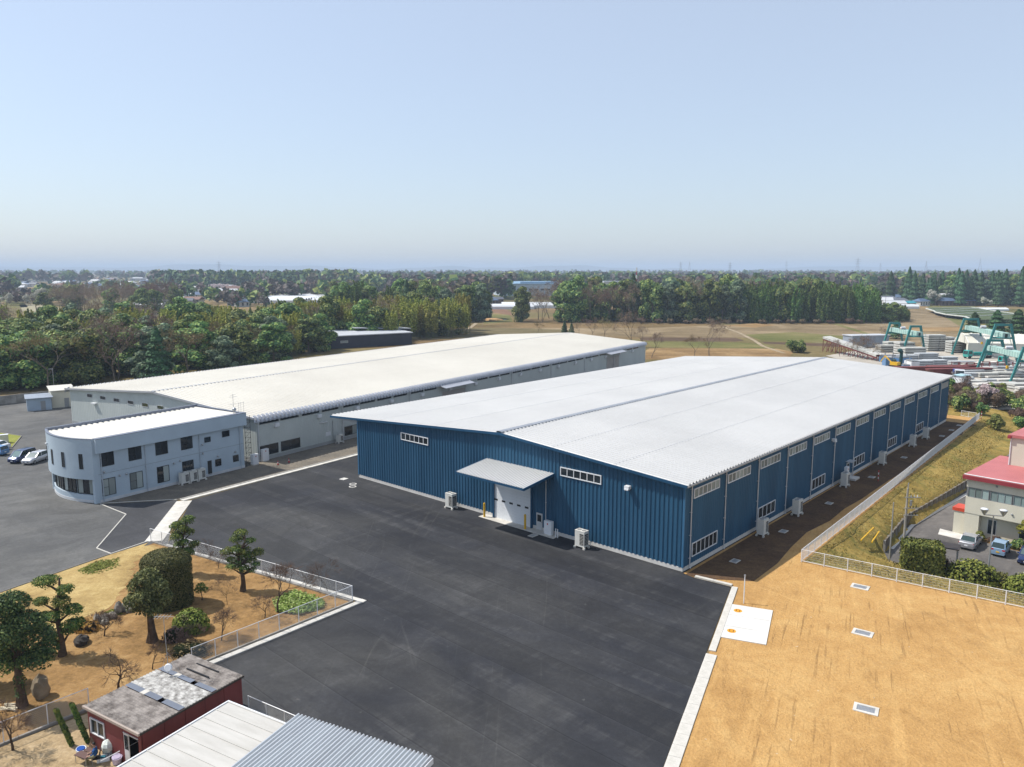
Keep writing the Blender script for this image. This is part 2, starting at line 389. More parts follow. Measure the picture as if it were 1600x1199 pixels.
M_ASPH = asphalt('new_asphalt',(0.0215,0.0228,0.0275),(0.052,0.0515,0.050),tracks=0.55,ang=R(137))
M_ASPH_OLD = asphalt('old_asphalt',(0.085,0.085,0.083),(0.125,0.122,0.113),lanes=False,tracks=0.25)
M_ASPH_LOT = asphalt('lot_asphalt',(0.10,0.092,0.085),(0.17,0.155,0.14),lanes=False,tracks=0.3)
M_DIRT = soil('levelled_dirt',[(0.36,0.20,0.07),(0.46,0.27,0.10),(0.55,0.35,0.14)],0.09,R(66),0.6,0.7,0.9,dark=(0.20,0.115,0.045))
M_SIDE = soil('shaded_dark_soil',[(0.06,0.036,0.022),(0.10,0.06,0.034),(0.15,0.092,0.045)],0.2,WH_ANG,0.3,1.0,0.6)  # dark soil tone with the side wall's shade put into it
M_GARD = soil('garden_earth',[(0.13,0.078,0.03),(0.28,0.165,0.065),(0.40,0.26,0.115)],0.16,0,0,1.0,0.6)
M_LAWN = soil('dormant_lawn',[(0.19,0.125,0.05),(0.37,0.26,0.105),(0.50,0.38,0.17)],0.13,0,0,1.0,0.6)
M_GRAVEL = soil('grey_gravel',[(0.11,0.10,0.085),(0.17,0.15,0.12),(0.24,0.20,0.15)],0.25,0,0,1.0,0.7)

OLD0 = V(-40.0,117.8,0); OA = R(56.5); OD = V(math.cos(OA),math.sin(OA),0); ON = V(-math.sin(OA),math.cos(OA),0)
WH0 = V(17.1,73.4,0); WD = V(math.cos(WH_ANG),math.sin(WH_ANG),0); WN = V(-math.sin(WH_ANG),math.cos(WH_ANG),0)
sA, sB = P(275,783), P(556,710)
sdir = (sB-sA).normalized(); sFar = sB + sdir*150; sper = V(sdir.y,-sdir.x,0)
garden_c = P(573,939)
gdir = (P(551,941)-P(318,1036)).normalized()
g_end = garden_c - gdir*18.5
sheet('asphalt_yard',[P(262,850),P(300,781),sB+sper*0.8,sFar,sFar+sper*70,WH0+WD*104,P(1067,896),P(1085,903),P(1142,917),P(1036,1199),V(4.6,32,0),V(3,36,0),V(-4,40.4,0),V(-14.2,46.6,0),V(-23,51.9,0),g_end,garden_c],M_ASPH,0.0)
sheet('old_car_park',[P(262,850),P(172,866),P(0,926),V(-80,70,0),V(-210,140,0),V(-135,176,0),V(-104,183,0),V(-86,150,0),V(-40,118,0),sA],M_ASPH_OLD,-0.02)
M_ASPH_P = asphalt('patch_asphalt',(0.045,0.046,0.05),(0.07,0.07,0.07),lanes=False,tracks=0.2)
patch = [P(158,789),P(196,804),P(150,857),P(173,866),P(230,847),P(277,782)]
sheet('asphalt_patch',patch,M_ASPH_P,-0.004)
sheet('gravel_strip',[P(160,788.5),P(276,781.5),sB,sFar,OLD0+OD*149,OLD0,V(-40.8,114.2,0),V(-53.7,95.8,0)],M_GRAVEL,0.008)
fdir = (F1-F0).normalized(); fper = V(fdir.y,-fdir.x,0)
FB = F1+fdir*3
sheet('dirt_lot',[P(1067,895),P(1085,902),P(1146,916),P(1042,1199),V(1.5,24,0),V(80,24,0),F2X+V(0,-1,0),F2-fper*0+V(0.3,0.4,0),F0+V(0.4,0.2,0),F1+fper*0.4,WH0+WD*112-WN*2,WH0+WD*112+WN*55,WH0+WD*103+WN*55,WH0+WD*103],M_DIRT,-0.03)
sheet('shaded_soil_strip',[P(1072,897),P(1086,902),P(1112,905),P(1178,908),P(1215,880)]+[WH0+WD*t-WN*(5.0+0.5*math.sin(t*.5)) for t in range(14,105,6)]+[WH0+WD*104],M_SIDE,-0.018)  # darker sheet cut to the outline of the warehouse's cast shadow
sheet('lower_car_park',LOT,M_ASPH_LOT,LOTZ)
lawn = [P(232,848),P(172,867),P(0,927),V(-62,72,0),V(-70,58,0),P(0,1000),P(90,985),P(170,950),P(205,905),P(215,870),P(262,860)]
def ragged(pts, keep, amp, step=0.6):
    out=[]; n=len(pts)
    for i in range(n):
        a,b=pts[i],pts[(i+1)%n]; L=(b-a).length; k=1 if i in keep else max(1,int(L/step))
        for j in range(k):
            p=a.lerp(b,j/k); out.append(p+V(random.gauss(0,amp),random.gauss(0,amp),0) if j and i not in keep else p)
    return out
sheet('lawn',ragged(lawn,(0,1,2,3,4),0.28),M_LAWN,0.012)
sheet('garden_bed',[P(240,849),P(553,942),P(318,1037),V(-35.5,41.5,0),V(-60,30,0),V(-75,55,0),P(0,930)],M_GARD,0.0)
M_SHEDY = soil('trodden_earth',[(0.24,0.17,0.09),(0.38,0.28,0.16),(0.50,0.39,0.25)],0.3,0,0,1.0,0.5)
M_MOSS = soil('green_patch',[(0.16,0.17,0.03),(0.22,0.24,0.05),(0.34,0.30,0.10)],0.5,0,0,1.0,0.4)
sheet('shed_yard',[V(-35.6,41.6,0),g_end+V(-1,-1,0),V(-23,51.8,0),V(-14.2,46.5,0),V(3,35.9,0),V(-30,20,0)],M_SHEDY,-0.012)

# kerbs and concrete edging, one block after another
def kerb(name, a, b, w, h, blk, m=CONC, z=0.0, off=0.0, gap=0.018):
    a, b = Vector(a), Vector(b); d = b-a; L = d.length; n = max(1,round(L/blk)); bl = L/n
    root = mkobj(name, None, None, (a.x,a.y,z), math.atan2(d.y,d.x)); tag(root, kind='structure')
    mb = MB(); e = 0.012
    x0,x1,y0,y1 = gap/2,bl-gap/2,off,off+w
    vs = [(x0,y0,-0.05),(x1,y0,-0.05),(x1,y1,-0.05),(x0,y1,-0.05),(x0,y0,h-e),(x1,y0,h-e),(x1,y1,h-e),(x0,y1,h-e),(x0+e,y0+e,h),(x1-e,y0+e,h),(x1-e,y1-e,h),(x0+e,y1-e,h)]
    fs = [(0,1,5,4),(1,2,6,5),(2,3,7,6),(3,0,4,7),(4,5,9,8),(5,6,10,9),(6,7,11,10),(7,4,8,11),(8,9,10,11)]
    me = mb.add(vs,fs).mesh('kerb_block', m)
    for i in range(n): mkobj('kerb_block', me, root, (i*bl, random.uniform(-0.004,0.004), random.uniform(-0.004,0.004)))
    return root
M_KERB = mat('kerb_concrete',(0.60,0.575,0.52),(0.44,0.42,0.375),scale=0.7,rough=0.9,bump=0.2,spec=0.1)
kerb('kerb_strip', P(1085,902), P(1143,916), 0.38, 0.10, 2.0, M_KERB)
k0, k1, k2 = P(1144,916.5), P(1112,1097), P(1040,1199)
kk = (k2-k0).normalized()
kerb('kerb_strip', k0+kk*0.1, k0+kk*13.6, 0.55, 0.06, 2.0, M_KERB)
kerb('kerb_strip', k0+kk*14.2, k0+kk*46, 0.85, 0.05, 1.25, M_KERB, off=-0.1)
kerb('concrete_band', P(288,783)+V(0,0,0), P(240,846), 1.9, 0.02, 2.6, M_KERB, off=-0.95)
kerb('concrete_edging', sA+sdir*0.6, sB+sdir*60, 0.75, 0.05, 3.0, M_KERB, off=-0.75)
kerb('concrete_edging', sA+sdir*0.6, sB+sdir*60, 0.12, 0.14, 3.0, M_KERB, off=0.004)
kerb('kerb_strip', P(262,851), garden_c, 0.5, 0.06, 2.5, M_KERB, off=-0.5)
kerb('kerb_strip', garden_c-gdir*0.05, g_end, 0.55, 0.06, 2.5, M_KERB, off=-0.55)
kerb('thin_kerb', P(156,788), P(196,804), 0.14, 0.05, 1.2, M_KERB)
kerb('thin_kerb', P(196,804), P(150,857), 0.14, 0.05, 1.2, M_KERB)
kerb('thin_kerb', P(150,857), P(173,866), 0.14, 0.05, 1.2, M_KERB)
kerb('thin_kerb', P(173,866), P(232,846), 0.14, 0.05, 1.2, M_KERB)
kerb('thin_kerb', P(0,926), P(172,866), 0.10, 0.04, 1.2, CONC_D)
kerb('thin_kerb', P(160,787), P(276,781), 0.12, 0.06, 1.2, M_KERB)
kerb('gutter_edge', V(44.4,86.6,0), V(51.1,94.9,0), 0.45, 0.04, 1.5, CONC, LOTZ, -0.5)
kerb('gutter_edge', V(51.2,95.0,0), V(68.8,111.2,0), 0.45, 0.04, 1.5, CONC, LOTZ, -0.5)

# fields beyond the warehouses
M_F_STRAW = field('straw_field',[(0.115,0.085,0.045),(0.205,0.155,0.09),(0.31,0.24,0.15)],0.03,0.1)
M_F_ORANGE = field('stubble_field',[(0.15,0.095,0.045),(0.245,0.16,0.075),(0.34,0.235,0.12)],0.05,0.1)
M_F_GREEN = field('young_grass_field',[(0.09,0.10,0.03),(0.14,0.135,0.05),(0.20,0.17,0.075)],0.03,0.1)
M_F_PLOW = field('ploughed_field',[(0.075,0.05,0.035),(0.11,0.075,0.05),(0.15,0.10,0.07)],0.05,0.1,0.4,1.6)
M_F_RED = field('red_soil_field',[(0.14,0.08,0.05),(0.20,0.12,0.075),(0.24,0.15,0.10)],0.05,0.3,0.3,2.0)
M_F_PADDY = field('paddy_field',[(0.10,0.085,0.045),(0.15,0.125,0.065),(0.20,0.16,0.09)],0.03,0.5,0.2,2.0)
M_ROAD = field('farm_track_earth',[(0.22,0.175,0.11),(0.31,0.25,0.17),(0.38,0.32,0.23)],0.2,0)
M_F_PALE = field('pale_field',[(0.22,0.20,0.12),(0.30,0.27,0.18),(0.36,0.32,0.22)],0.02,0.2)
fi = [('straw_field',[(740,512),(1000,513),(1180,506),(1420,510),(1500,522),(1420,545),(1175,528),(1010,527),(880,524)],M_F_STRAW,-.052),
 ('straw_field',[(1380,488),(1445,484),(1495,500),(1510,514),(1430,514),(1330,506)],M_F_STRAW,-.05),
 ('reed_bed',[(660,508),(690,504),(722,505),(735,511),(690,515),(655,513)],M_F_ORANGE,-.044),
 ('reed_bed',[(1130,509),(1180,505),(1215,508),(1180,512)],M_F_ORANGE,-.044),
 ('reed_bed',[(1385,513),(1500,511),(1530,515),(1480,518),(1385,519)],M_F_ORANGE,-.044),
 ('grass_field',[(1164,523),(1240,519),(1330,526),(1372,531),(1368,536),(1300,535),(1190,532)],M_F_GREEN,-.04),
 ('ploughed_field',[(1002,527),(1150,528),(1163,532),(1150,534),(1000,532)],M_F_PLOW,-.04),
 ('ploughed_field',[(1190,534),(1300,537),(1400,538),(1400,542),(1300,542),(1195,537)],M_F_PLOW,-.038),
 ('grass_field',[(1010,534),(1150,535),(1200,539),(1213,544),(1020,543)],M_F_GREEN,-.036),
 ('stubble_field',[(1015,544),(1214,545),(1240,550),(1230,562),(990,562)],M_F_ORANGE,-.034),
 ('paddy_field',[(590,520),(760,512),(876,515),(880,521),(700,530),(560,532)],M_F_PADDY,-.042),
 ('paddy_field',[(880,514),(1000,516),(1000,522),(890,520)],M_F_STRAW,-.040),
 ('red_soil_field',[(746,477),(782,478),(798,488),(800,493),(756,486)],M_F_RED,-.04),
 ('grass_field',[(754,490),(796,492),(802,503),(756,506)],M_F_GREEN,-.04),
 ('pale_field',[(30,476),(60,475),(135,489),(150,497),(40,497)],M_F_PALE,-.04),
 ('grass_field',[(10,470),(36,472),(44,480),(0,482)],M_F_GREEN,-.04),
 ('paddy_field',[(150,488),(275,484),(280,492),(150,500)],M_F_PALE,-.042),
 ('ploughed_field',[(430,483),(520,482),(560,488),(440,490)],M_F_RED,-.04),
 ('grass_field',[(400,477),(520,476),(520,480),(400,481)],M_F_GREEN,-.038),
 ('grass_field',[(1310,494),(1335,490),(1385,494),(1400,500),(1340,503)],M_F_GREEN,-.046),
 ('soil_field',[(1440,474),(1500,472),(1585,497),(1600,512),(1500,510)],M_F_GREEN,-.045)]
for nm, px, m, z in fi: sheet(nm,[P(*q) for q in px],m,z)
def track(name, px, wd, m=M_ROAD, z=-0.02):
    pts = [P(*q) for q in px]; A=[];B=[]
    for i,p in enumerate(pts):
        d = (pts[min(i+1,len(pts)-1)]-pts[max(i-1,0)]).normalized(); s_ = V(-d.y,d.x,0)*wd/2
        A.append((p.x+s_.x,p.y+s_.y,z)); B.append((p.x-s_.x,p.y-s_.y,z))
    tag(MB().strip(B,A).obj(name,m),kind='structure')
track('farm_track',[(1130,511),(1155,520),(1180,533),(1192,541),(1225,552)],1.6)
track('farm_track',[(722,517),(735,512),(744,505)],2.0)
track('farm_track',[(1305,506),(1330,514),(1380,530)],3.0,M_F_GREEN)
track('field_bank',[(1185,533.5),(1300,536),(1400,537)],2.2,M_F_GREEN,-0.018)
# precast yard floor
M_YARD = soil('pale_yard_concrete',[(0.30,0.27,0.22),(0.40,0.365,0.31),(0.50,0.46,0.40)],0.06,0.2,0.2,1.0,0.2)
sheet('precast_yard',[P(1290,556),P(1370,542),P(1500,548),P(1640,556),P(1640,640),P(1560,640),P(1484,628),P(1478,596),P(1390,582)],M_YARD,-0.02)
# far hills on the horizon
def hills():
    mb = MB(); A=[];B=[];C=[]
    for i in range(121):
        x = -11000+i*190; y = 11500
        h = 52+26*math.sin(i*.23)+14*math.sin(i*.61+1)+7*math.sin(i*1.7)+(22 if i<55 else 0)
        A.append((x,y,-1)); B.append((x,y+500,h)); C.append((x,y+2600,h*0.6))
    mb.strip(A,B); mb.strip(B,C)
    tag(mb.obj('hills', field('far_wooded_hills',[(0.05,0.07,0.04),(0.09,0.09,0.06),(0.12,0.11,0.08)],0.002,0),smooth=True),kind='structure')
hills()
# ------------------------------------------------------------------ building helpers (wall frame: o origin, al along, out outward)
UP = V(0,0,1)
def wbox(mb, o, al, out, a0, a1, z0, z1, d0, d1, mi=0):
    c = o + al*(a0+a1)/2 + UP*(z0+z1)/2 + out*(d0+d1)/2
    return mb.obox(c, al*(a1-a0)/2, out*(d1-d0)/2, UP*(z1-z0)/2, mi)
def corr_wall(mb, o, al, out, a0, a1, zb, zt, pitch=0.45, dep=0.045, mi=0):
    prof = [(0.0,0.0),(0.42,0.0),(0.52,1.0),(0.90,1.0)]; a = a0; A=[];B=[]
    ft = zt if callable(zt) else (lambda q: zt)
    while a < a1:
        for u, d in prof:
            q = a+u*pitch
            if q > a1: break
            pnt = o+al*q+out*(d*dep); A.append(pnt+UP*zb); B.append(pnt+UP*ft(q))
        a += pitch
    pnt = o+al*a1; A.append(pnt+UP*zb); B.append(pnt+UP*ft(a1))
    if al.cross(UP).dot(out) < 0: A, B = B, A
    return mb.strip(A, B, mi)
def rib_roof(mb, p0, al, L, slope, pitch=0.5, rib=0.10, h=0.06, mi=0, end_drop=0.0):
    """sheet with standing ribs running along slope; p0 eave corner, al along the eave"""
    nrm = al.cross(slope).normalized()
    if nrm.z < 0: nrm = -nrm
    n = int(L/pitch); A=[];B=[]
    for i in range(n):
        for u, d in ((0,0),(pitch-2*rib,0),(pitch-1.6*rib,1),(pitch-0.4*rib,1)):
            q = p0+al*(i*pitch+u)+nrm*(d*h); A.append(q); B.append(q+slope)
    q = p0+al*L; A.append(q); B.append(q+slope)
    if al.cross(slope).z < 0: A, B = B, A
    return mb.strip(A, B, mi)
def window(parent, o, al, out, a0, a1, z0, z1, n=2, fr=None, gl=None, base=0.0, t=0.06, dep=0.07, name='window', mid=False, curtains=0.0):
    fr = fr or ALU; gl = gl or DARKGL
    mb = MB()
    wbox(mb,o,al,out,a0,a1,z0,z0+t,base,base+dep); wbox(mb,o,al,out,a0,a1,z1-t,z1,base,base+dep)
    wbox(mb,o,al,out,a0,a0+t,z0+t,z1-t,base,base+dep); wbox(mb,o,al,out,a1-t,a1,z0+t,z1-t,base,base+dep)
    W = (a1-a0-t)/n
    for i in range(1,n): wbox(mb,o,al,out,a0+t/2+W*i-t*0.4,a0+t/2+W*i+t*0.4,z0+t,z1-t,base,base+dep*0.85)
    if mid: wbox(mb,o,al,out,a0+t,a0+W,(z0+z1)/2-0.02,(z0+z1)/2+0.02,base+dep*0.3,base+dep*0.7)
    w_ = mb.obj(name, fr, parent)
    for i in range(n):
        m2 = MB(); wbox(m2,o,al,out,a0+t/2+W*i+t*0.4,a0+t/2+W*(i+1)-t*0.4,z0+t*0.9,z1-t*0.9,base-0.01,base+dep*0.35)
        m2.obj('pane', CURT if random.random() < curtains else gl, w_)
    return w_
def downpipe(parent, o, al, out, a, z0, z1, r=0.055, d=0.12, m=None, head=True):
    mb = MB(); q = o+al*a
    mb.tube([q+UP*z1+out*0.02,q+UP*(z1-0.15)+out*d,q+UP*(z0+0.15)+out*d,q+UP*z0+out*(d+0.12)],r,8)
    z = z0+1.0
    while z < z1-0.5:
        wbox(mb,o,al,out,a-r*1.5,a+r*1.5,z,z+0.05,0.0,d+r); z += 2.4
    return mb.obj('downpipe', m or ALU, parent)

# ------------------------------------------------------------------ blue warehouse
M_BLUE = mat('blue_steel_cladding',(0.030,0.098,0.172),(0.020,0.070,0.128),scale=0.5,rough=0.5,spec=0.15,metal=0.0,stretch=(1,1,0.10))
M_BLUE_D = mat('blue_trim',(0.018,0.075,0.15),scale=0.5,rough=0.45,spec=0.2)
M_ROOFW = mat('white_steel_roof',(0.575,0.568,0.55),(0.515,0.51,0.495),scale=0.08,rough=0.38,spec=0.35,metal=0.1)
M_RIDGE = mat('ridge_flashing',(0.34,0.36,0.39),scale=0.5,rough=0.45,metal=0.3)
M_PLINTH = mat('plinth_concrete',(0.62,0.60,0.56),(0.5,0.48,0.45),scale=0.6,rough=0.9,bump=0.2,spec=0.1)
M_SHUT = mat('white_shutter',(0.72,0.74,0.75),(0.64,0.66,0.68),scale=0.4,rough=0.5)
WL, WW, RY, RZ, RSL = 104.0, 53.0, 24.6, 10.75, 0.068
def blue_warehouse():
    t = thing('warehouse','blue ribbed steel warehouse with long white low-pitched roof','warehouse',WH0,WH_ANG)
    X,Y = V(1,0,0),V(0,1,0); O = V(0,0,0)
    zr = lambda y: RZ-RSL*abs(y-RY)
    mb = MB(); mb.box(-0.04,0.3,0,WW,-0.3,0.42); mb.box(0.3,WL,-0.04,0.3,-0.3,0.42); mb.box(0.3,WL,WW-0.3,WW,-0.3,0.42); mb.box(WL-0.3,WL,0.3,WW-0.3,-0.3,0.42)
    mb.obj('plinth',M_PLINTH,t)
    cw = MB(); corr_wall(cw,O,Y,-X,0.0,WW,0.42,lambda q: zr(q)-0.10,0.52,0.075); cw.obj('front_cladding',M_BLUE,t)
    cw = MB(); corr_wall(cw,O,X,-Y,0.0,WL,0.42,zr(0)-0.06,0.42,0.035); cw.obj('side_cladding',M_BLUE,t)
    cw = MB(); corr_wall(cw,V(0,WW,0),X,Y,0.0,WL,0.42,zr(WW)-0.06,0.42,0.035); cw.obj('side_cladding',M_BLUE,t)
    cw = MB(); corr_wall(cw,V(WL,0,0),Y,X,0.0,WW,0.42,lambda q: zr(q)-0.10,0.52,0.06); cw.obj('rear_cladding',M_BLUE,t)
    e0,e1,xo = -0.5,59.0,0.55
    for nm, ya in (('roof_sheet',e0),('roof_sheet',e1)):
        rb = MB(); p0 = V(-xo,ya,zr(ya)+0.03); rib_roof(rb,p0,X,WL+2*xo,V(0,RY-ya,RZ-zr(ya)),0.66,0.13,0.16)
        rb.obj(nm,M_ROOFW,t)
    ub = MB()
    for ya in (e0,e1):
        q = [V(-xo+.02,ya,zr(ya)-0.07),V(WL+xo-.02,ya,zr(ya)-0.07),V(WL+xo-.02,RY,RZ-0.07),V(-xo+.02,RY,RZ-0.07)]
        ub.add(q,[(3,2,1,0)] if ya<RY else [(0,1,2,3)])
    ub.obj('soffit',mat('grey_soffit',(0.33,0.36,0.40),rough=0.6),t)
    for xx in (-xo,WL+xo):
        for ya in (e0,e1):
            fb = MB(); fb.bar(V(xx,ya,zr(ya)-0.10),V(xx,RY,RZ-0.10),0.09,0.30); fb.obj('verge_flashing',M_BLUE_D,t)
    g = MB(); g.box(-xo,WL+xo,e0-0.13,e0-0.01,zr(e0)-0.17,zr(e0)-0.015); g.box(-xo,WL+xo,e1+0.01,e1+0.15,zr(e1)-0.2,zr(e1)-0.015); g.obj('gutter',GALV,t)
    rc = MB()
    for s_ in (-1,1):
        q=[V(-xo,RY,RZ+0.24),V(WL+xo,RY,RZ+0.24),V(WL+xo,RY+s_*0.42,RZ+0.20),V(-xo,RY+s_*0.42,RZ+0.20)]
        rc.add(q,[(0,1,2,3) if s_<0 else (3,2,1,0)])
        rc.box(-xo,WL+xo,RY+s_*0.42-0.01,RY+s_*0.42+0.01,RZ+0.0,RZ+0.195)
    rc.obj('ridge_cap',M_RIDGE,t)
    # faint lap lines across the sheets
    lp = MB()
    for yy in (8.2,16.6): lp.box(-xo,WL+xo,yy-0.02,yy+0.02,zr(yy)+0.17,zr(yy)+0.19)
    for yy in (36.0,47.5): lp.box(-xo,WL+xo,yy-0.02,yy+0.02,zr(yy)+0.17,zr(yy)+0.19)
    lp.obj('sheet_lap',mat('roof_lap',(0.62,0.63,0.65),rough=0.5),t)
    for y0,y1,zz in ((-0.085,0.14,zr(0)-0.1),(WW-0.15,WW+0.1,zr(WW)-0.12)):
        ct = MB(); ct.box(-0.11,0.03,y0,y1,0.42,zz); ct.obj('corner_trim',mat('corner_trim_blue',(0.045,0.14,0.25),rough=0.4),t)
    # overhang beam at the left
    obm = MB().box(-0.1,0.1,WW,e1-0.3,zr(e1)-0.45,zr(e1)-0.12).mesh('eave_bracket',mat('grey_white_steel',(0.45,0.47,0.50),rough=0.5))
    for k in range(14): mkobj('eave_bracket',obm,t,(max(0.3,k*8),0,0))
    # front windows
    for a0,a1 in ((37.7,43.2),(10.0,15.6)): window(t,O,Y,-X,a0,a1,7.1,8.12,6,WHITE_STEEL,DARKGL,0.075,0.10,0.10)
    pipes = [1.1,8.5,16.6,24.8,32.9,41.0,49.1,57.2,65.3,73.4,81.5,89.6,97.4]
    for i,p in enumerate(pipes):
        downpipe(t,O,X,-Y,p,0.1,8.9,0.06,0.16,ALU)
        a1 = min(p+6.1,WL-0.3)
        gl = glassmat('pale_frosted_glass',(0.17,0.20,0.19),0.25)
        if i < 12: window(t,O,X,-Y,p+0.55,p+6.0,7.2,8.22,6,WHITE_STEEL,gl,0.04,0.09,0.09)
        else:
            lv = MB(); wbox(lv,O,X,-Y,p+0.5,p+5.6,7.1,8.2,0.03,0.09)
            for k in range(7): wbox(lv,O,X,-Y,p+0.55,p+5.55,7.18+k*0.14,7.26+k*0.14,0.09,0.12)
            lv.obj('louvre',GALV,t)
        if i % 2 == 0 and i < 12: window(t,O,X,-Y,p+0.5,p+5.9 if i==0 else p+5.2,1.1,2.55,6 if i==0 else 4,WHITE_STEEL,DARKGL,0.04,0.08,0.09)
    # loading door
    d0,d1 = 19.85,25.75
    fr = MB(); wbox(fr,O,Y,-X,d0-0.18,d0,0.0,5.0,0.0,0.32); wbox(fr,O,Y,-X,d1,d1+0.18,0.0,5.0,0.0,0.32); wbox(fr,O,Y,-X,d0-0.18,d1+0.18,5.0,5.25,0.0,0.32)
    dr = fr.obj('shutter_frame',M_BLUE_D,t)
    sd = mkobj('shutter_door',None,t); sm = MB(); wbox(sm,O,Y,-X,d0,d1,0.0,0.345,0.0,0.13); sme = sm.mesh('shutter_slat',M_SHUT)
    for k in range(14): mkobj('shutter_slat',sme,sd,(0,0,0.02+k*0.355))
    for k in range(5):
        a = d0+0.45+k*1.23; s2 = MB(); wbox(s2,O,Y,-X,a,a+0.55,2.20,2.42,0.12,0.145); s2.obj('door_light',BLACK,sd)
    # person door
    pd = MB(); wbox(pd,O,Y,-X,18.2,19.1,0.05,2.05,0.06,0.11); p_ = pd.obj('side_door',ALU,t)
    q = MB(); wbox(q,O,Y,-X,18.36,18.94,1.05,1.85,0.11,0.125); q.obj('pane',DARKGL,p_)
    q = MB(); wbox(q,O,Y,-X,18.26,18.32,0.95,1.05,0.11,0.17); q.obj('handle',GREY_STEEL,p_)
    # canopy
    cz0,cz1,cd = 7.15,6.52,5.3
    cr = MB(); rib_roof(cr,V(-cd,16.6,cz1),Y,10.5,V(cd,0,cz0-cz1),0.36,0.08,0.06); c_ = cr.obj('canopy',M_ROOFW,t)
    cf = MB(); 
    for yy in (16.55,27.15): cf.bar(V(-cd-0.02,yy,cz1-0.14),V(-0.05,yy,cz0-0.14),0.1,0.3)
    cf.box(-cd-0.05,-cd+0.05,16.6,27.1,cz1-0.26,cz1-0.03)
    cf.add([V(-cd,16.6,cz1-0.05),V(0,16.6,cz0-0.05),V(0,27.1,cz0-0.05),V(-cd,27.1,cz1-0.05)],[(3,2,1,0)])
    cf.obj('canopy_trim',M_BLUE_D,c_)
    cb = MB()
    for yy in (17.6,26.1): cb.bar(V(-cd+0.3,yy,cz1-0.3),V(-0.05,yy,cz0-0.42),0.12,0.22)
    cb.obj('canopy_beam',mat('dark_steel',(0.03,0.035,0.04),rough=0.5),c_)
    downpipe(t,O,Y,-X,17.66,0.1,6.9,0.045,0.14,ALU)
    # wall lights
    for (o,al,out,a,z) in ((O,Y,-X,6.5,7.55),(O,X,-Y,40.0,6.9),):
        lb = MB(); c = o+al*a+out*0.35+UP*z
        lb.tube([o+al*a+UP*(z+0.1),c+UP*0.12],0.05,6); lb.obox(c,al*0.28,out*0.25,UP*0.16); lb.obox(c+out*0.12-UP*0.2,al*0.24,out*0.2,UP*0.07)
        lb.obj('wall_light',WHITE_STEEL,t)
    # side personnel door with small hood
    sdm = MB(); wbox(sdm,O,X,-Y,46.6,47.7,0.3,2.3,0.05,0.10); sdd = sdm.obj('side_door',ALU,t)
    q = MB(); wbox(q,O,X,-Y,46.8,47.5,1.1,2.1,0.10,0.115); q.obj('pane',DARKGL,sdd)
    q = MB(); wbox(q,O,X,-Y,46.3,48.0,2.55,2.62,0.0,0.9); q.obj('door_hood',ALU,t)
    q = MB(); wbox(q,O,X,-Y,46.2,48.1,-0.05,0.26,0.05,1.5); q.obj('door_step',M_PLINTH,t)
    return t
BW = blue_warehouse()
def wl(x, y, z=0.0):
    return WH0 + WD*x + WN*y + UP*z

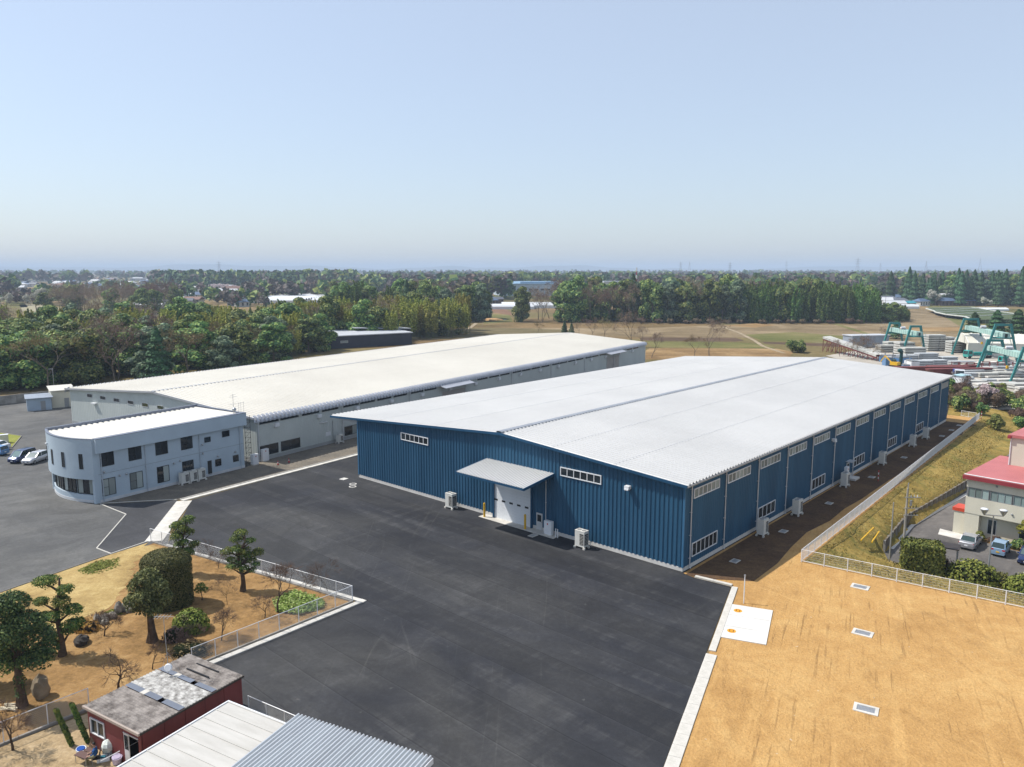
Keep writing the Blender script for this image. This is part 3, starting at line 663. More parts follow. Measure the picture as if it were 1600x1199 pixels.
# ------------------------------------------------------------------ beige warehouse
M_BEIGE = mat('grey_green_cladding',(0.50,0.53,0.50),(0.43,0.46,0.44),scale=0.25,rough=0.6,spec=0.25,stretch=(1,1,0.3))
M_CREAM = mat('cream_metal_roof',(0.63,0.605,0.54),(0.56,0.535,0.475),scale=0.05,rough=0.5,spec=0.25)
M_EAVE = mat('curved_eave_metal',(0.50,0.51,0.54),(0.42,0.43,0.46),scale=0.5,rough=0.35,metal=0.45)
def beige_warehouse():
    t = thing('warehouse','long beige warehouse with cream roof and rounded ribbed eave','warehouse',OLD0,OA)
    X,Y,O = V(1,0,0),V(0,1,0),V(0,0,0); L,W = 149.0,56.0; ry = 27.0; rz = 8.85; sl_ = 0.066
    zr = lambda y: rz-sl_*abs(y-ry)
    pl = MB(); pl.box(-0.05,L,-0.05,0.3,-0.3,0.55); pl.box(-0.05,0.3,0.3,W,-0.3,0.55); pl.box(0.3,L,W-0.3,W+0.05,-0.3,0.55); pl.box(L-0.3,L+0.05,0.3,W-0.3,-0.3,0.55); pl.obj('plinth',mat('grey_plinth',(0.36,0.37,0.36),rough=0.8),t)
    cw = MB(); corr_wall(cw,O,X,-Y,0,L,0.55,zr(0)-0.2,0.6,0.02); cw.obj('side_cladding',M_BEIGE,t)
    cw = MB(); corr_wall(cw,V(0,W,0),X,Y,0,L,0.55,zr(W)-0.2,0.6,0.02); cw.obj('side_cladding',M_BEIGE,t)
    cw = MB(); corr_wall(cw,O,Y,-X,0,W,0.55,lambda q: zr(q)-0.12,0.6,0.02); cw.obj('front_cladding',M_BEIGE,t)
    cw = MB(); corr_wall(cw,V(L,0,0),Y,X,0,W,0.55,lambda q: zr(q)-0.12,0.6,0.02); cw.obj('rear_cladding',M_BEIGE,t)
    for ya in (0.55,W+0.2):
        rb = MB(); rib_roof(rb,V(-0.5,ya,zr(ya)+0.02),X,L+1.0,V(0,ry-ya,rz-zr(ya)),0.8,0.16,0.17); rb.obj('roof_sheet',M_CREAM,t)
    # rounded ribbed eave on both long sides
    for sgn, yb, nm in ((-1,0.58,'rounded_eave'),(1,W+0.18,'rounded_eave')):
        mb = MB(); z0 = zr(0.55 if sgn<0 else W+0.2)+0.03; rr = 0.85; n = int((L+1)/0.8)
        prof = []
        for k in range(7):
            a = PI/2*k/6; prof.append((rr*math.sin(a), rr*math.cos(a)-rr))
        rows = [[] for _ in prof]
        for i in range(n):
            for u, d in ((0.0,0.0),(0.34,0.0),(0.44,0.24),(0.70,0.24)):
                for j,(dy,dz) in enumerate(prof):
                    a = PI/2*j/6
                    rows[j].append(V(-0.5+i*0.8+u, yb+sgn*(dy+d*math.sin(a)), z0+dz+d*math.cos(a)))
        for j in range(len(prof)-1):
            if sgn < 0: mb.strip(rows[j+1],rows[j])
            else: mb.strip(rows[j],rows[j+1])
        mb.obj(nm,M_EAVE,t)
    for xx in (-0.5,L+0.5):
        for ya in (-0.2,W+0.9): MB().bar(V(xx,ya,zr(ya)-0.08),V(xx,ry,rz-0.08),0.1,0.34).obj('verge_flashing',M_EAVE,t)
    ud = MB()
    for ya in (-0.2,W+0.9):
        q=[V(-0.45,ya,zr(ya)-0.28),V(L+0.45,ya,zr(ya)-0.28),V(L+0.45,ry,rz-0.2),V(-0.45,ry,rz-0.2)]; ud.add(q,[(3,2,1,0)] if ya<ry else [(0,1,2,3)])
    ud.obj('soffit',M_BEIGE,t)
    rc = MB(); n = int(L/0.8)
    for i in range(n): rc.box(i*0.8-0.3,i*0.8+0.12,ry-0.28,ry+0.28,rz+0.06,rz+0.17)
    rc.box(-0.5,L+0.5,ry-0.24,ry+0.24,rz-0.02,rz+0.13); rc.obj('ridge_cap',M_EAVE,t)
    M_DF = mat('dark_bronze_frame',(0.10,0.10,0.095),rough=0.5)
    for i in range(6): window(t,O,Y,-X,49.6-i*4.62-1.9,49.6-i*4.62,5.8,6.5,1,ALU,DARKGL,0.02,0.06,0.06)
    lb = MB(); wbox(lb,O,Y,-X,46.2,47.6,4.75,4.95,0.02,0.5); lb.obj('wall_light',WHITE_STEEL,t)
    a = 0.0; b = 0
    while a < L-6:
        for off in (0.6,4.7,9.2,13.6):
            if a+off+3.7 < L and not (44.5 < a+off < 55) and not (119 < a+off < 131): window(t,O,X,-Y,a+off,a+off+3.75,5.85,6.62,2,M_DF,DARKGL,0.02,0.05,0.06)
        downpipe(t,O,X,-Y,a+0.2,0.1,6.4,0.08,0.22,ALU)
        for off in (3.4,12.4):
            if a+off < L-1:
                h = MB(); wbox(h,O,X,-Y,a+off,a+off+0.75,5.1,5.65,0.02,0.5); wbox(h,O,X,-Y,a+off+0.05,a+off+0.7,4.98,5.1,0.05,0.3); h.obj('vent_hood',WHITE_STEEL,t)
        a += 18.0
    for a0,a1 in ((0.35,4.05),(4.6,8.55),(18.7,22.4),(22.9,26.7),(36.7,40.5)): window(t,O,X,-Y,a0,a1,0.75,2.4,2,M_DF,DARKGL,0.02,0.06,0.07,curtains=0.15)
    for a0,a1 in ((45.2,55.2),(120.6,131.0)):
        c = MB(); c.add([V(a0,-0.02,6.5),V(a1,-0.02,6.5),V(a1,-2.0,6.05),V(a0,-2.0,6.05),V(a0,-0.02,6.3),V(a1,-0.02,6.3),V(a1,-2.0,5.9),V(a0,-2.0,5.9)],[(0,3,2,1),(4,5,6,7),(0,4,7,3),(1,2,6,5),(3,7,6,2),(0,1,5,4)]); c.obj('canopy',M_EAVE,t)
        s_ = MB()
        for k in range(9): wbox(s_,O,X,-Y,a0+1.2,a1-1.2,k*0.55,k*0.55+0.53,0.02,0.08)
        s_.obj('roller_door',mat('pinkish_shutter',(0.42,0.38,0.35),rough=0.5),t)
    sg = MB(); wbox(sg,O,X,-Y,14.3,15.4,1.5,2.2,0.02,0.05); sg.obj('notice_board',WHITE_STEEL,t)
    tb = MB(); wbox(tb,O,X,-Y,13.0,14.6,4.0,4.12,0.05,0.2); tb.obj('tube_light',WHITE_STEEL,t)
    cp = MB(); cp.tube([O+X*15.9-Y*0.06+UP*0.6,O+X*15.9-Y*0.06+UP*4.0],0.04,6); cp.obj('conduit',GREY_STEEL,t)
beige_warehouse()

# ------------------------------------------------------------------ office with a curved end
M_OFF = mat('pale_blue_grey_render',(0.42,0.50,0.56),(0.37,0.44,0.50),scale=0.4,rough=0.8,spec=0.15,bump=0.15)
M_OFFW = mat('pale_grey_plinth',(0.58,0.59,0.60),rough=0.85)
def office():
    o0 = V(-53.7,95.8,0); A = R(55.5)
    t = thing('office_building','two-storey grey-blue office with a curved end wall and ribbed white roof','office',o0,A)
    X,Y,O = V(1,0,0),V(0,1,0),V(0,0,0); L,D,Z = 22.6,12.0,8.5
    def arc(k, n=24, sag=1.55, y0=0.0, y1=D, off=0.0):   # k 0..1 along the curved end
        y = y0+(y1-y0)*k; return V(-sag*4*k*(1-k)*1.0-off*1.0, y, 0)
    arcp = [arc(i/24) for i in range(25)]
    foot = [V(L,0,0),V(L,D,0)]+list(reversed(arcp))
    # walls: straight sides + rear; the curved end in an upper and a lower storey
    mb = MB(); wbox(mb,O,X,-Y,0.55,L,0.0,6.62,-0.25,0.0); mb.box(L-0.25,L,0.25,D,0,8.0); mb.box(0.3,L-0.25,D-0.25,D,0,8.0)
    mb.obj('wall',M_OFF,t)
    pn = MB()
    for z in (3.75,): wbox(pn,O,X,-Y,0.6,L-0.05,z,z+0.04,0.0,0.012)
    pn.obj('wall_joint',mat('grey_joint',(0.22,0.24,0.26),rough=0.8),t)
    up = MB(); lo = MB(); A1=[p+UP*3.2 for p in arcp]; B1=[p+UP*Z for p in arcp]; up.strip(B1,A1)
    inn=[p+V(0.25,0,0) for p in arcp]; up.strip([p+UP*3.2 for p in inn],[p+UP*Z for p in inn]); up.strip(A1,[p+UP*3.2 for p in inn]); up.strip([p+UP*Z for p in inn],B1)
    up.obj('curved_wall',M_OFF,t,smooth=True)
    la=[p+V(0.55,0,0) for p in arcp]
    lo.strip([p+UP*1.0 for p in la],[p+UP*-0.2 for p in la]); lo.strip([p+V(0.3,0,1.0) for p in la],[p+UP*1.0 for p in la]); lo.strip([p+V(0.3,0,3.25) for p in la],[p+V(0.3,0,1.0) for p in la])
    lo.obj('curved_base_wall',M_OFF,t)
    sk = MB(); sk.strip([p+V(-0.04,0,0.35) for p in la],[p+V(-0.04,0,-0.1) for p in la]); sk.strip([p+V(0.1,0,0.35) for p in la],[p+V(-0.04,0,0.35) for p in la]); wbox(sk,O,X,-Y,0.55,L,-0.1,0.38,0.0,0.05); sk.obj('plinth',M_OFFW,t)
    # corner pier
    cp = MB(); wbox(cp,O,X,-Y,0.0,0.55,0,8.45,-0.5,0.03); cp.obj('corner_pier',M_OFF,t)
    # parapet band of the long side
    pb = MB(); wbox(pb,O,X,-Y,0.3,L+0.35,6.62,8.5,-0.25,0.5); pb.obj('parapet_band',M_OFF,t)
    cpb = MB(); wbox(cpb,O,X,-Y,0.28,L+0.37,8.5,8.56,-0.28,0.53); cpb.strip([p+V(-0.04,0,Z+0.05) for p in arcp],[p+V(-0.04,0,Z-0.02) for p in arcp]); cpb.strip([p+V(0.3,0,Z+0.05) for p in arcp],[p+V(-0.04,0,Z+0.05) for p in arcp])
    cpb.box(-0.0,L+0.3,D-0.3,D+0.06,8.0,8.62); cpb.box(L+0.02,L+0.37,-0.2,D-0.3,7.9,8.5)
    cpb.obj('parapet_cap',mat('grey_capping',(0.20,0.22,0.27),rough=0.45,metal=0.3),t)
    # ribbed roof sheet, ribs run across the building
    rf = MB(); n=28; A2=[];B2=[]
    for i in range(n):
        for u,d in ((0,0),(0.30,0),(0.42,0.13),(0.68,0.13)):
            x = 0.2+i*(L-0.3)/n+u; y0 = 0.15; A2.append(V(x,y0,8.28+d)); B2.append(V(x,D-0.32,8.16+d))
    rf.strip(A2,B2)
    # fill of the curved end
    cl = [p+V(0.2,0,8.30) for p in arcp]; rf.strip([V(0.35,p.y,8.30) for p in cl],cl)
    rf.obj('roof_sheet',M_CREAM,t)
    BR = mat('dark_window_frame',(0.03,0.032,0.035),rough=0.4)
    for a0 in (0.95,4.7,8.5,12.3): window(t,O,X,-Y,a0,a0+1.78,4.7,6.5,2,BR,DARKGL,0.0,0.06,0.06,mid=True,curtains=0.15)
    for a0 in (0.92,4.65,8.5): window(t,O,X,-Y,a0,a0+1.78,0.78,3.05,2,BR,DARKGL,0.0,0.06,0.06,mid=True,curtains=0.75)
    window(t,O,X,-Y,12.3,14.05,1.3,3.02,3,BR,DARKGL,0.0,0.06,0.06,curtains=0.3)
    for a0,a1,z0,z1 in ((16.0,17.0,5.1,5.85),(18.95,20.2,5.35,6.25),(17.55,18.55,1.2,2.25),(20.6,21.55,1.25,2.25)): window(t,O,X,-Y,a0,a1,z0,z1,1,BR,DARKGL,0.0,0.06,0.06)
    dm = MB(); wbox(dm,O,X,-Y,16.3,16.95,0.2,2.3,0.0,0.05); dm.obj('side_door',BR,t)
    for a in (1.0,6.95,15.1,21.9): downpipe(t,O,X,-Y,a,0.1,6.6,0.055,0.13,mat('pale_blue_pipe',(0.42,0.47,0.52),rough=0.4))
    for a,z in ((3.3,3.1),(4.2,3.1),(11.0,3.1),(12.0,3.3),(18.0,2.7),(21.0,2.75),(15.6,4.9),(15.6,3.6),(1.3,4.0)):
        v = MB(); v.ball(O+X*a-Y*0.1+UP*z,0.14,0.17); v.obj('vent_hood',GALV,t,smooth=True)
    # narrow upper windows and ground floor ribbon on the curved end
    for k in (0.13,0.38,0.62,0.86):
        p = arc(k); q = arc(k+0.02); al = (q-p).normalized(); out = V(-al.y,al.x,0)
        window(t,p,al,out,-0.3,0.3,4.55,6.55,1,BR,DARKGL,0.0,0.05,0.04)
    for i in range(4):
        k = 0.06+i*0.24; p = arc(k)+V(0.83,0,0); q = arc(k+0.22)+V(0.83,0,0); al=(q-p); ln = al.length; al.normalize(); out=V(-al.y,al.x,0)
        window(t,p,al,out,0.0,ln,1.05,3.15,3,BR,DARKGL,0.05,0.08,0.10,curtains=0.45)
    l_ = MB(); l_.ball(arc(0.78)+V(-0.15,0,7.0),0.16); l_.obj('wall_light',WHITE_STEEL,t,smooth=True)
    # stair rail behind the right end
    st = MB()
    for k in range(9): st.bar(V(L+0.6,0.4,0.4+k*0.8),V(L+1.6,0.4,0.4+k*0.8),0.04); st.bar(V(L+0.6,0.4,0.4+k*0.8),V(L+1.6,0.4,1.2+k*0.8),0.03)
    for xx in (0.6,1.6): st.tube([V(L+xx,0.4,0),V(L+xx,0.4,7.8)],0.035,6)
    st.obj('ladder_cage',mat('black_steel',(0.02,0.02,0.022),rough=0.5),t)
    an = MB(); b = V(L-0.6,1.2,8.3); an.tube([b,b+UP*3.0],0.03,6)
    for z,w_ in ((2.9,0.5),(2.6,0.7),(1.5,0.6)): an.bar(b+UP*z-X*w_,b+UP*z+X*w_,0.03)
    for dx in (1.2,1.6,2.1): an.tube([b+X*dx+Y*0.4,b+X*dx+Y*0.4+UP*1.5],0.02,5)
    an.bar(b+X*1.1+Y*0.4+UP*1.4,b+X*2.2+Y*0.4+UP*1.4,0.03); an.ball(b+UP*0.7-Y*0.15,0.32,0.32); an.obj('roof_aerial',GALV,t)
office()
# ------------------------------------------------------------------ vegetation: crowns of many small leaf faces
def leaf_mesh(name, centers, normals, sizes, m, droop=None, aspect=1.0):
    """one quad per leaf clump, vectorised"""
    C = np.asarray(centers,float); N = np.asarray(normals,float); S = np.asarray(sizes,float)[:,None]
    N = N/ (np.linalg.norm(N,axis=1,keepdims=True)+1e-9)
    r = RS.normal(size=C.shape); T = np.cross(N,r); T /= (np.linalg.norm(T,axis=1,keepdims=True)+1e-9); B = np.cross(N,T)
    a = S*0.5; b = S*0.5*aspect
    j = lambda: 1+RS.uniform(-0.35,0.35,(len(C),1))
    q = np.stack([C-T*a*j()-B*b*0.4, C-B*b*j()+T*a*0.3, C+T*a*j()+B*b*0.3, C+B*b*j()-T*a*0.3],1)
    V_ = q.reshape(-1,3); n = len(C)
    me = bpy.data.meshes.new(name); me.vertices.add(4*n); me.vertices.foreach_set('co', V_.ravel())
    me.loops.add(4*n); me.loops.foreach_set('vertex_index', np.arange(4*n,dtype=np.int32))
    me.polygons.add(n); me.polygons.foreach_set('loop_start', np.arange(0,4*n,4,dtype=np.int32)); me.polygons.foreach_set('loop_total', np.full(n,4,dtype=np.int32))
    ms = m if isinstance(m,(list,tuple)) else [m]
    for x in ms: me.materials.append(x)
    me.update(calc_edges=True); me.validate(); return me
def lobe_pts(lobes, n, inner=0.62, rnd=0.30, upb=0.12):
    """points in the outer shell of ellipsoid lobes [(c, r, rz)]"""
    w_ = np.array([l[1]**2 for l in lobes]); w_ = w_/w_.sum(); idx = RS.choice(len(lobes), n, p=w_)
    d = RS.normal(size=(n,3)); d /= np.linalg.norm(d,axis=1,keepdims=True)
    d[:,2] = np.where(RS.rand(n)<0.65, np.abs(d[:,2]), d[:,2])
    k = inner+(1-inner)*RS.rand(n)**0.5
    c = np.array([list(l[0]) for l in lobes])[idx]; rr = np.array([[l[1],l[1],l[2]] for l in lobes])[idx]
    p = c+d*rr*k[:,None]
    nn = d+RS.normal(size=(n,3))*rnd+np.array([0,0,upb])
    return p, nn
def trunk_mb(h, r, limbs=7, spread=3.0, top=None, lean=0.2, base=0.0):
    mb = MB(); pts=[]; x=y=0.0; n=6
    for i in range(n+1):
        k=i/n; pts.append(V(x,y,k*h)); x += random.uniform(-lean,lean); y += random.uniform(-lean,lean)
    mb.tube(pts,[r*(1-0.75*i/n)*(1.5 if i==0 else 1) for i in range(n+1)],7)
    for i in range(limbs):
        k = random.uniform(0.4,0.95); p = pts[int(k*n)]; a = random.uniform(0,2*PI); L = spread*random.uniform(0.5,1.0)
        q = p+V(math.cos(a)*L*.5,math.sin(a)*L*.5,L*.35); e = q+V(math.cos(a+.3)*L*.5,math.sin(a+.3)*L*.5,L*.5)
        mb.tube([p,q,e],[r*.35,r*.22,r*.08],5)
    return mb
BARK_G = mat('grey_bark',(0.20,0.165,0.13),(0.10,0.08,0.06),scale=2.0,rough=0.95,spec=0.05)
L_EV = leafmat('evergreen_leaves',[(0.012,0.034,0.014),(0.032,0.068,0.022),(0.085,0.125,0.032),(0.185,0.21,0.060)],0.2,0.3,1.95)
L_EVB = leafmat('bluish_evergreen_leaves',[(0.020,0.042,0.028),(0.045,0.075,0.045),(0.09,0.125,0.07),(0.16,0.19,0.11)])
L_CON = leafmat('cedar_needles',[(0.012,0.034,0.014),(0.024,0.058,0.022),(0.046,0.085,0.032)],0.1)
L_BAM = leafmat('bamboo_leaves',[(0.08,0.105,0.014),(0.16,0.18,0.028),(0.26,0.26,0.05),(0.36,0.33,0.09)],0.3,0.2,1.5)
L_BAM2 = leafmat('dark_bamboo_leaves',[(0.018,0.046,0.012),(0.040,0.080,0.018),(0.075,0.115,0.026),(0.125,0.15,0.04)],0.3)
L_TWIG = leafmat('brown_twigs',[(0.10,0.068,0.048),(0.16,0.115,0.082),(0.22,0.165,0.12)],0.1,0.25,1.35)
L_TWIGR = leafmat('reddish_twigs',[(0.09,0.055,0.042),(0.13,0.085,0.065),(0.17,0.12,0.09)],0.1,0.25,1.35)
L_TWIGO = leafmat('budding_olive_twigs',[(0.10,0.085,0.035),(0.15,0.12,0.05),(0.19,0.15,0.07)],0.2,0.25,1.35)
L_CHER = leafmat('cherry_blossom',[(0.42,0.33,0.31),(0.56,0.46,0.44),(0.64,0.56,0.53)],0.2,0.1,1.0)
L_WHITE = leafmat('white_magnolia_blossom',[(0.38,0.38,0.30),(0.52,0.52,0.42),(0.62,0.62,0.52)],0.2,0.08,1.0)
PROTO = {}
def reg(kind, trunk_mesh, crown_mesh): PROTO.setdefault(kind,[]).append((trunk_mesh,crown_mesh))
def mk_evergreen(kind, m, H=17, Rr=6.6, n=8000, s=0.60, low=0.03):
    lobes = []
    for i in range(26):
        k = random.random(); z = H*(low+(0.93-low)*k); rad = Rr*math.sin(PI*min(1,(0.22+0.72*k)))**0.8*random.uniform(0.35,0.85)
        a = random.uniform(0,2*PI); r = Rr*random.uniform(0.26,0.44)
        lobes.append((V(math.cos(a)*rad,math.sin(a)*rad,z), r, r*random.uniform(0.7,0.95)))
    lobes.append((V(0,0,H*0.62),Rr*0.5,H*0.26))
    p, nn = lobe_pts(lobes,n); reg(kind, trunk_mb(H*0.75,0.3,8,Rr*.6).mesh('trunk',BARK_G), leaf_mesh('crown',p,nn,RS.uniform(0.6,1.5,n)*s,m))
def mk_conifer(kind, m, H=19, Rr=3.6, n=4200, s=0.6):
    C=[];N=[]
    for i in range(n):
        k = random.random()**0.8; z = H*(0.10+0.9*k); tier = 1+0.22*math.sin(z*2.6+random.uniform(-.4,.4)); r = Rr*(1-k)**0.72*tier*(0.45+0.55*random.random()**0.5)+0.12
        a = random.uniform(0,2*PI); r *= 1+0.18*math.sin(a*3+z*0.7)
        C.append((math.cos(a)*r,math.sin(a)*r,z-r*0.18)); N.append((math.cos(a)*0.8+random.gauss(0,.3),math.sin(a)*0.8+random.gauss(0,.3),0.55))
    reg(kind, trunk_mb(H*0.9,0.28,0,0,lean=0.05).mesh('trunk',WOOD), leaf_mesh('crown',C,N,RS.uniform(0.6,1.4,n)*s,m))
def mk_bamboo(kind, m, H=13, Rr=3.2, n=4200, culms=26, s=0.5, low=0.25):
    C=[];N=[]; tr = MB()
    for c in range(culms):
        a = random.uniform(0,2*PI); r = Rr*0.8*math.sqrt(random.random()); x,y = math.cos(a)*r,math.sin(a)*r; h = H*random.uniform(0.72,1.08)
        b = random.uniform(0,2*PI); bend = random.uniform(0.6,2.4); pts=[]
        for i in range(7):
            k=i/6; pts.append(V(x+math.cos(b)*bend*k**3,y+math.sin(b)*bend*k**3,h*k-0.25*bend*k**4))
        tr.tube(pts,[0.05*(1-.7*i/6) for i in range(7)],4,False)
        per = n//culms
        for i in range(per):
            k = low+(1-low)*random.random()**0.75; f = min(5.999,k*6); p = pts[int(f)].lerp(pts[int(f)+1],f-int(f)); sp = 0.95*math.sin(PI*max(0.12,min(1,(k-low+0.08)/(1.06-low))))+0.15
            d = V(random.gauss(0,1),random.gauss(0,1),random.gauss(0,.7)); d.normalize(); q = p+d*sp*random.random()**0.5
            C.append(q); N.append((d.x+random.gauss(0,.25),d.y+random.gauss(0,.25),d.z*.6+0.45))
    reg(kind, tr.mesh('trunk',mat('bamboo_culm',(0.14,0.16,0.06),rough=0.6)), leaf_mesh('crown',[tuple(c) for c in C],N,RS.uniform(0.6,1.4,len(C))*s,m,aspect=0.7))
def branch_tree(H, r0, depth=5, spread=0.55, seg=3, split=(2,3), first=0.28, n=4, up=0.25):
    """bare branching skeleton; returns MB and tips"""
    mb = MB(); tips=[]
    def grow(p, d, L, r, lv):
        pts=[p]; q=p; dd=d
        for i in range(seg):
            dd = (dd+V(random.gauss(0,.13),random.gauss(0,.13),random.gauss(0,.10)+up*0.12)).normalized(); q = q+dd*L/seg; pts.append(q)
        mb.tube(pts,[r*(1-0.45*i/seg) for i in range(seg+1)],n if lv<3 else 3,False)
        if lv >= depth: tips.append((q,dd)); return
        for k in range(random.randint(*split)+(1 if lv==0 else 0)):
            a = random.uniform(0,2*PI); o = dd.orthogonal().normalized(); o2 = dd.cross(o); s_ = spread*random.uniform(0.6,1.3)
            nd = (dd+ (o*math.cos(a)+o2*math.sin(a))*s_+V(0,0,up*0.3)).normalized()
            grow(pts[-1] if k<2 else pts[-2], nd, L*random.uniform(0.62,0.86), r*0.56, lv+1)
    grow(V(0,0,0),V(random.gauss(0,.05),random.gauss(0,.05),1).normalized(),H*first,r0,0)
    return mb, tips
def mk_bare(kind, m, H=21, twigs=8, s=0.55, depth=5, r0=0.26, spread=0.6, tw=0.11):
    mb, tips = branch_tree(H,r0,depth,spread,3,(2,3),0.26)
    C=[];N=[]
    for p,d in tips:
        for i in range(twigs):
            v = V(random.gauss(0,.5),random.gauss(0,.5),random.gauss(0,.45)); C.append(tuple(p+v+d*0.2)); N.append((random.gauss(0,1),random.gauss(0,1),random.gauss(0,.5)))
    reg(kind, mb.mesh('trunk',BARK_G), leaf_mesh('crown',C,N,RS.uniform(0.6,1.5,len(C))*s*1.6,m,aspect=tw))
def mk_blossom(kind, m, H=8, Rr=5, n=2600, s=0.42):
    mb, tips = branch_tree(H,0.22,4,0.7,3,(2,3),0.3)
    lobes=[(p+V(0,0,0.2),Rr*0.20,Rr*0.14) for p,d in tips]
    p, nn = lobe_pts(lobes,n,0.2,0.9)
    reg(kind, mb.mesh('trunk',BARK_G), leaf_mesh('crown',p,nn,RS.uniform(0.6,1.4,n)*s,m))
for i in range(3): mk_evergreen('evergreen',L_EV)
for i in range(2): mk_evergreen('bluish',L_EVB,15,5.0)
for i in range(2): mk_conifer('cedar',L_CON)
for i in range(2): mk_bamboo('bamboo',L_BAM,14.5,3.4,5200,26,0.55)
for i in range(2): mk_bamboo('dark_bamboo',L_BAM2,15,3.8,6000,26,0.6,0.04)
for i in range(2): mk_bare('bare',L_TWIG)
mk_bare('bare_red',L_TWIGR); mk_bare('bare_olive',L_TWIGO)
mk_blossom('cherry',L_CHER); mk_blossom('magnolia',L_WHITE)
def mk_shrub(kind, m, H=2.2, Rr=1.4, n=1500, s=0.22, nl=9, asp=1.0):
    lobes=[]
    for i in range(nl):
        a = random.uniform(0,2*PI); r = Rr*random.uniform(0.1,0.65); lobes.append((V(math.cos(a)*r,math.sin(a)*r,H*random.uniform(0.25,0.7)),Rr*random.uniform(.32,.5),H*random.uniform(.25,.36)))
    p, nn = lobe_pts(lobes,n,0.4); reg(kind, trunk_mb(H*0.5,0.05,4,Rr*.5,lean=0.05).mesh('stem',WOOD), leaf_mesh('foliage',p,nn,RS.uniform(0.6,1.4,n)*s,m,aspect=asp))
for i in range(2): mk_shrub('shrub',L_EV)
mk_shrub('shrub_olive',leafmat('olive_shrub_leaves',[(0.05,0.06,0.015),(0.09,0.10,0.025),(0.14,0.14,0.04)]))
mk_shrub('shrub_brown',leafmat('scrub_twigs',[(0.07,0.05,0.03),(0.12,0.088,0.055),(0.18,0.135,0.085)],0.1,0.25,1.2),2.2,1.5,2600,0.5,9,0.12); mk_shrub('shrub_yellow',leafmat('yellow_green_leaves',[(0.10,0.12,0.015),(0.17,0.19,0.03),(0.24,0.24,0.05)]))
def plant(kind, loc, label, cat, group=None, sc_=1.0, sz=None, i=None, name=None):
    pr = PROTO[kind]; tm, cm = pr[i % len(pr)] if i is not None else random.choice(pr)
    szz = sz if sz else sc_
    o = thing(name or ('shrub' if 'shrub' in kind else kind.split('_')[0]+'_tree' if kind not in ('bamboo','dark_bamboo') else 'bamboo_clump'),label,cat,loc,random.uniform(0,2*PI),group,(sc_,sc_,szz))
    small = 'shrub' in kind
    mkobj('stem' if small else 'trunk',tm,o); mkobj('foliage' if small else 'crown',cm,o)
    return o
def in_poly(poly): 
    xs=[p[0] for p in poly]; ys=[p[1] for p in poly]; pv=[V(p[0],p[1],0) for p in poly]
    while True:
        x,y = random.uniform(min(xs),max(xs)),random.uniform(min(ys),max(ys))
        if inside(pv,x,y): return x,y
def scatter(poly, n, mind, existing=None):
    out = existing if existing is not None else []; res=[]; tries=0
    while len(res)<n and tries<n*40:
        tries+=1; x,y = in_poly(poly)
        if all((x-a)**2+(y-b)**2 > mind*mind for a,b in out): out.append((x,y)); res.append((x,y))
    return res
LAB = {'evergreen':('rounded dark evergreen tree in the wood behind the beige warehouse','tree'),
 'bluish':('grey-green evergreen tree in the wood behind the beige warehouse','tree'),
 'cedar':('pointed dark cedar in the wood behind the beige warehouse','tree'),
 'bamboo':('yellow-green feathery bamboo clump in the wood behind the beige warehouse','bamboo'),
 'dark_bamboo':('dark green bamboo clump in the wood behind the beige warehouse','bamboo'),
 'bare':('leafless brown tree in the wood behind the beige warehouse','tree'),
 'bare_olive':('leafless olive-brown budding tree in the wood behind the beige warehouse','tree')}
def wood(poly, n, mind, mixw, place, zscale=1.0, hvar=(0.85,1.15), ex=None, cedk=0.85):
    ks = list(mixw); ws = [mixw[k] for k in ks]
    for x,y in scatter(poly,n,mind,ex):
        k = random.choices(ks,ws)[0]; s_ = random.uniform(*hvar)
        lb,ct = LAB[k]; lb = lb.replace('in the wood behind the beige warehouse',place)
        plant(k,(x,y,GZ),lb,ct,ct+'s '+place,s_,s_*zscale*random.uniform(0.9,1.12)*(cedk if k=='cedar' else 1))
ex1=[]
PL1 = 'in the wood behind the beige warehouse'
# wood behind the beige warehouse: a front row of big evergreens, bamboo behind and to the far end
wood([(-150,192),(-118,186),(-96,203),(-70,244),(-78,262),(-110,232),(-160,225)],34,6.3,{'evergreen':5,'bluish':2,'bare':1.5,'bare_olive':1.0,'cedar':0.6},PL1,0.80,(0.95,1.2),ex1)
wood([(-170,225),(-110,232),(-80,264),(-64,290),(-84,318),(-140,280),(-190,262)],44,6.4,{'evergreen':3.5,'bluish':2.2,'bamboo':4.5,'bare':0.8,'cedar':0.6,'bare_olive':.6},PL1,0.82,(0.95,1.2),ex1)
wood([(-190,262),(-140,280),(-84,318),(-50,318),(-22,352),(-30,392),(-110,362),(-190,322),(-240,300)],95,5.4,{'bamboo':6.5,'evergreen':2.2,'bluish':0.8,'dark_bamboo':1.0,'bare':.8},PL1,0.86,(0.95,1.2),ex1)
wood([(-84,318),(-50,318),(-22,352),(-24,388),(-60,380),(-100,352)],40,5.0,{'bamboo':8,'evergreen':1.2},PL1,0.95,(0.95,1.2),ex1)
wood([(-150,200),(-125,192),(-112,200),(-125,222),(-160,225)],16,4.5,{'evergreen':4,'bluish':2,'bare':1},PL1,0.85,(0.9,1.2),ex1)
wood([(-98,256),(-74,256),(-73,284),(-84,302),(-104,288)],16,4.6,{'evergreen':3,'bluish':1.5,'bamboo':3},PL1,0.72,(0.8,1.0),ex1)
PL2 = 'in the grove beyond the paddies'
wood([(-112,452),(-75,432),(-22,430),(-12,452),(-25,500),(-60,520),(-120,500)],54,6.5,{'evergreen':4,'bluish':1.6,'cedar':1.5,'bare':1.8,'dark_bamboo':1.5},PL2,1.08,(0.95,1.3))
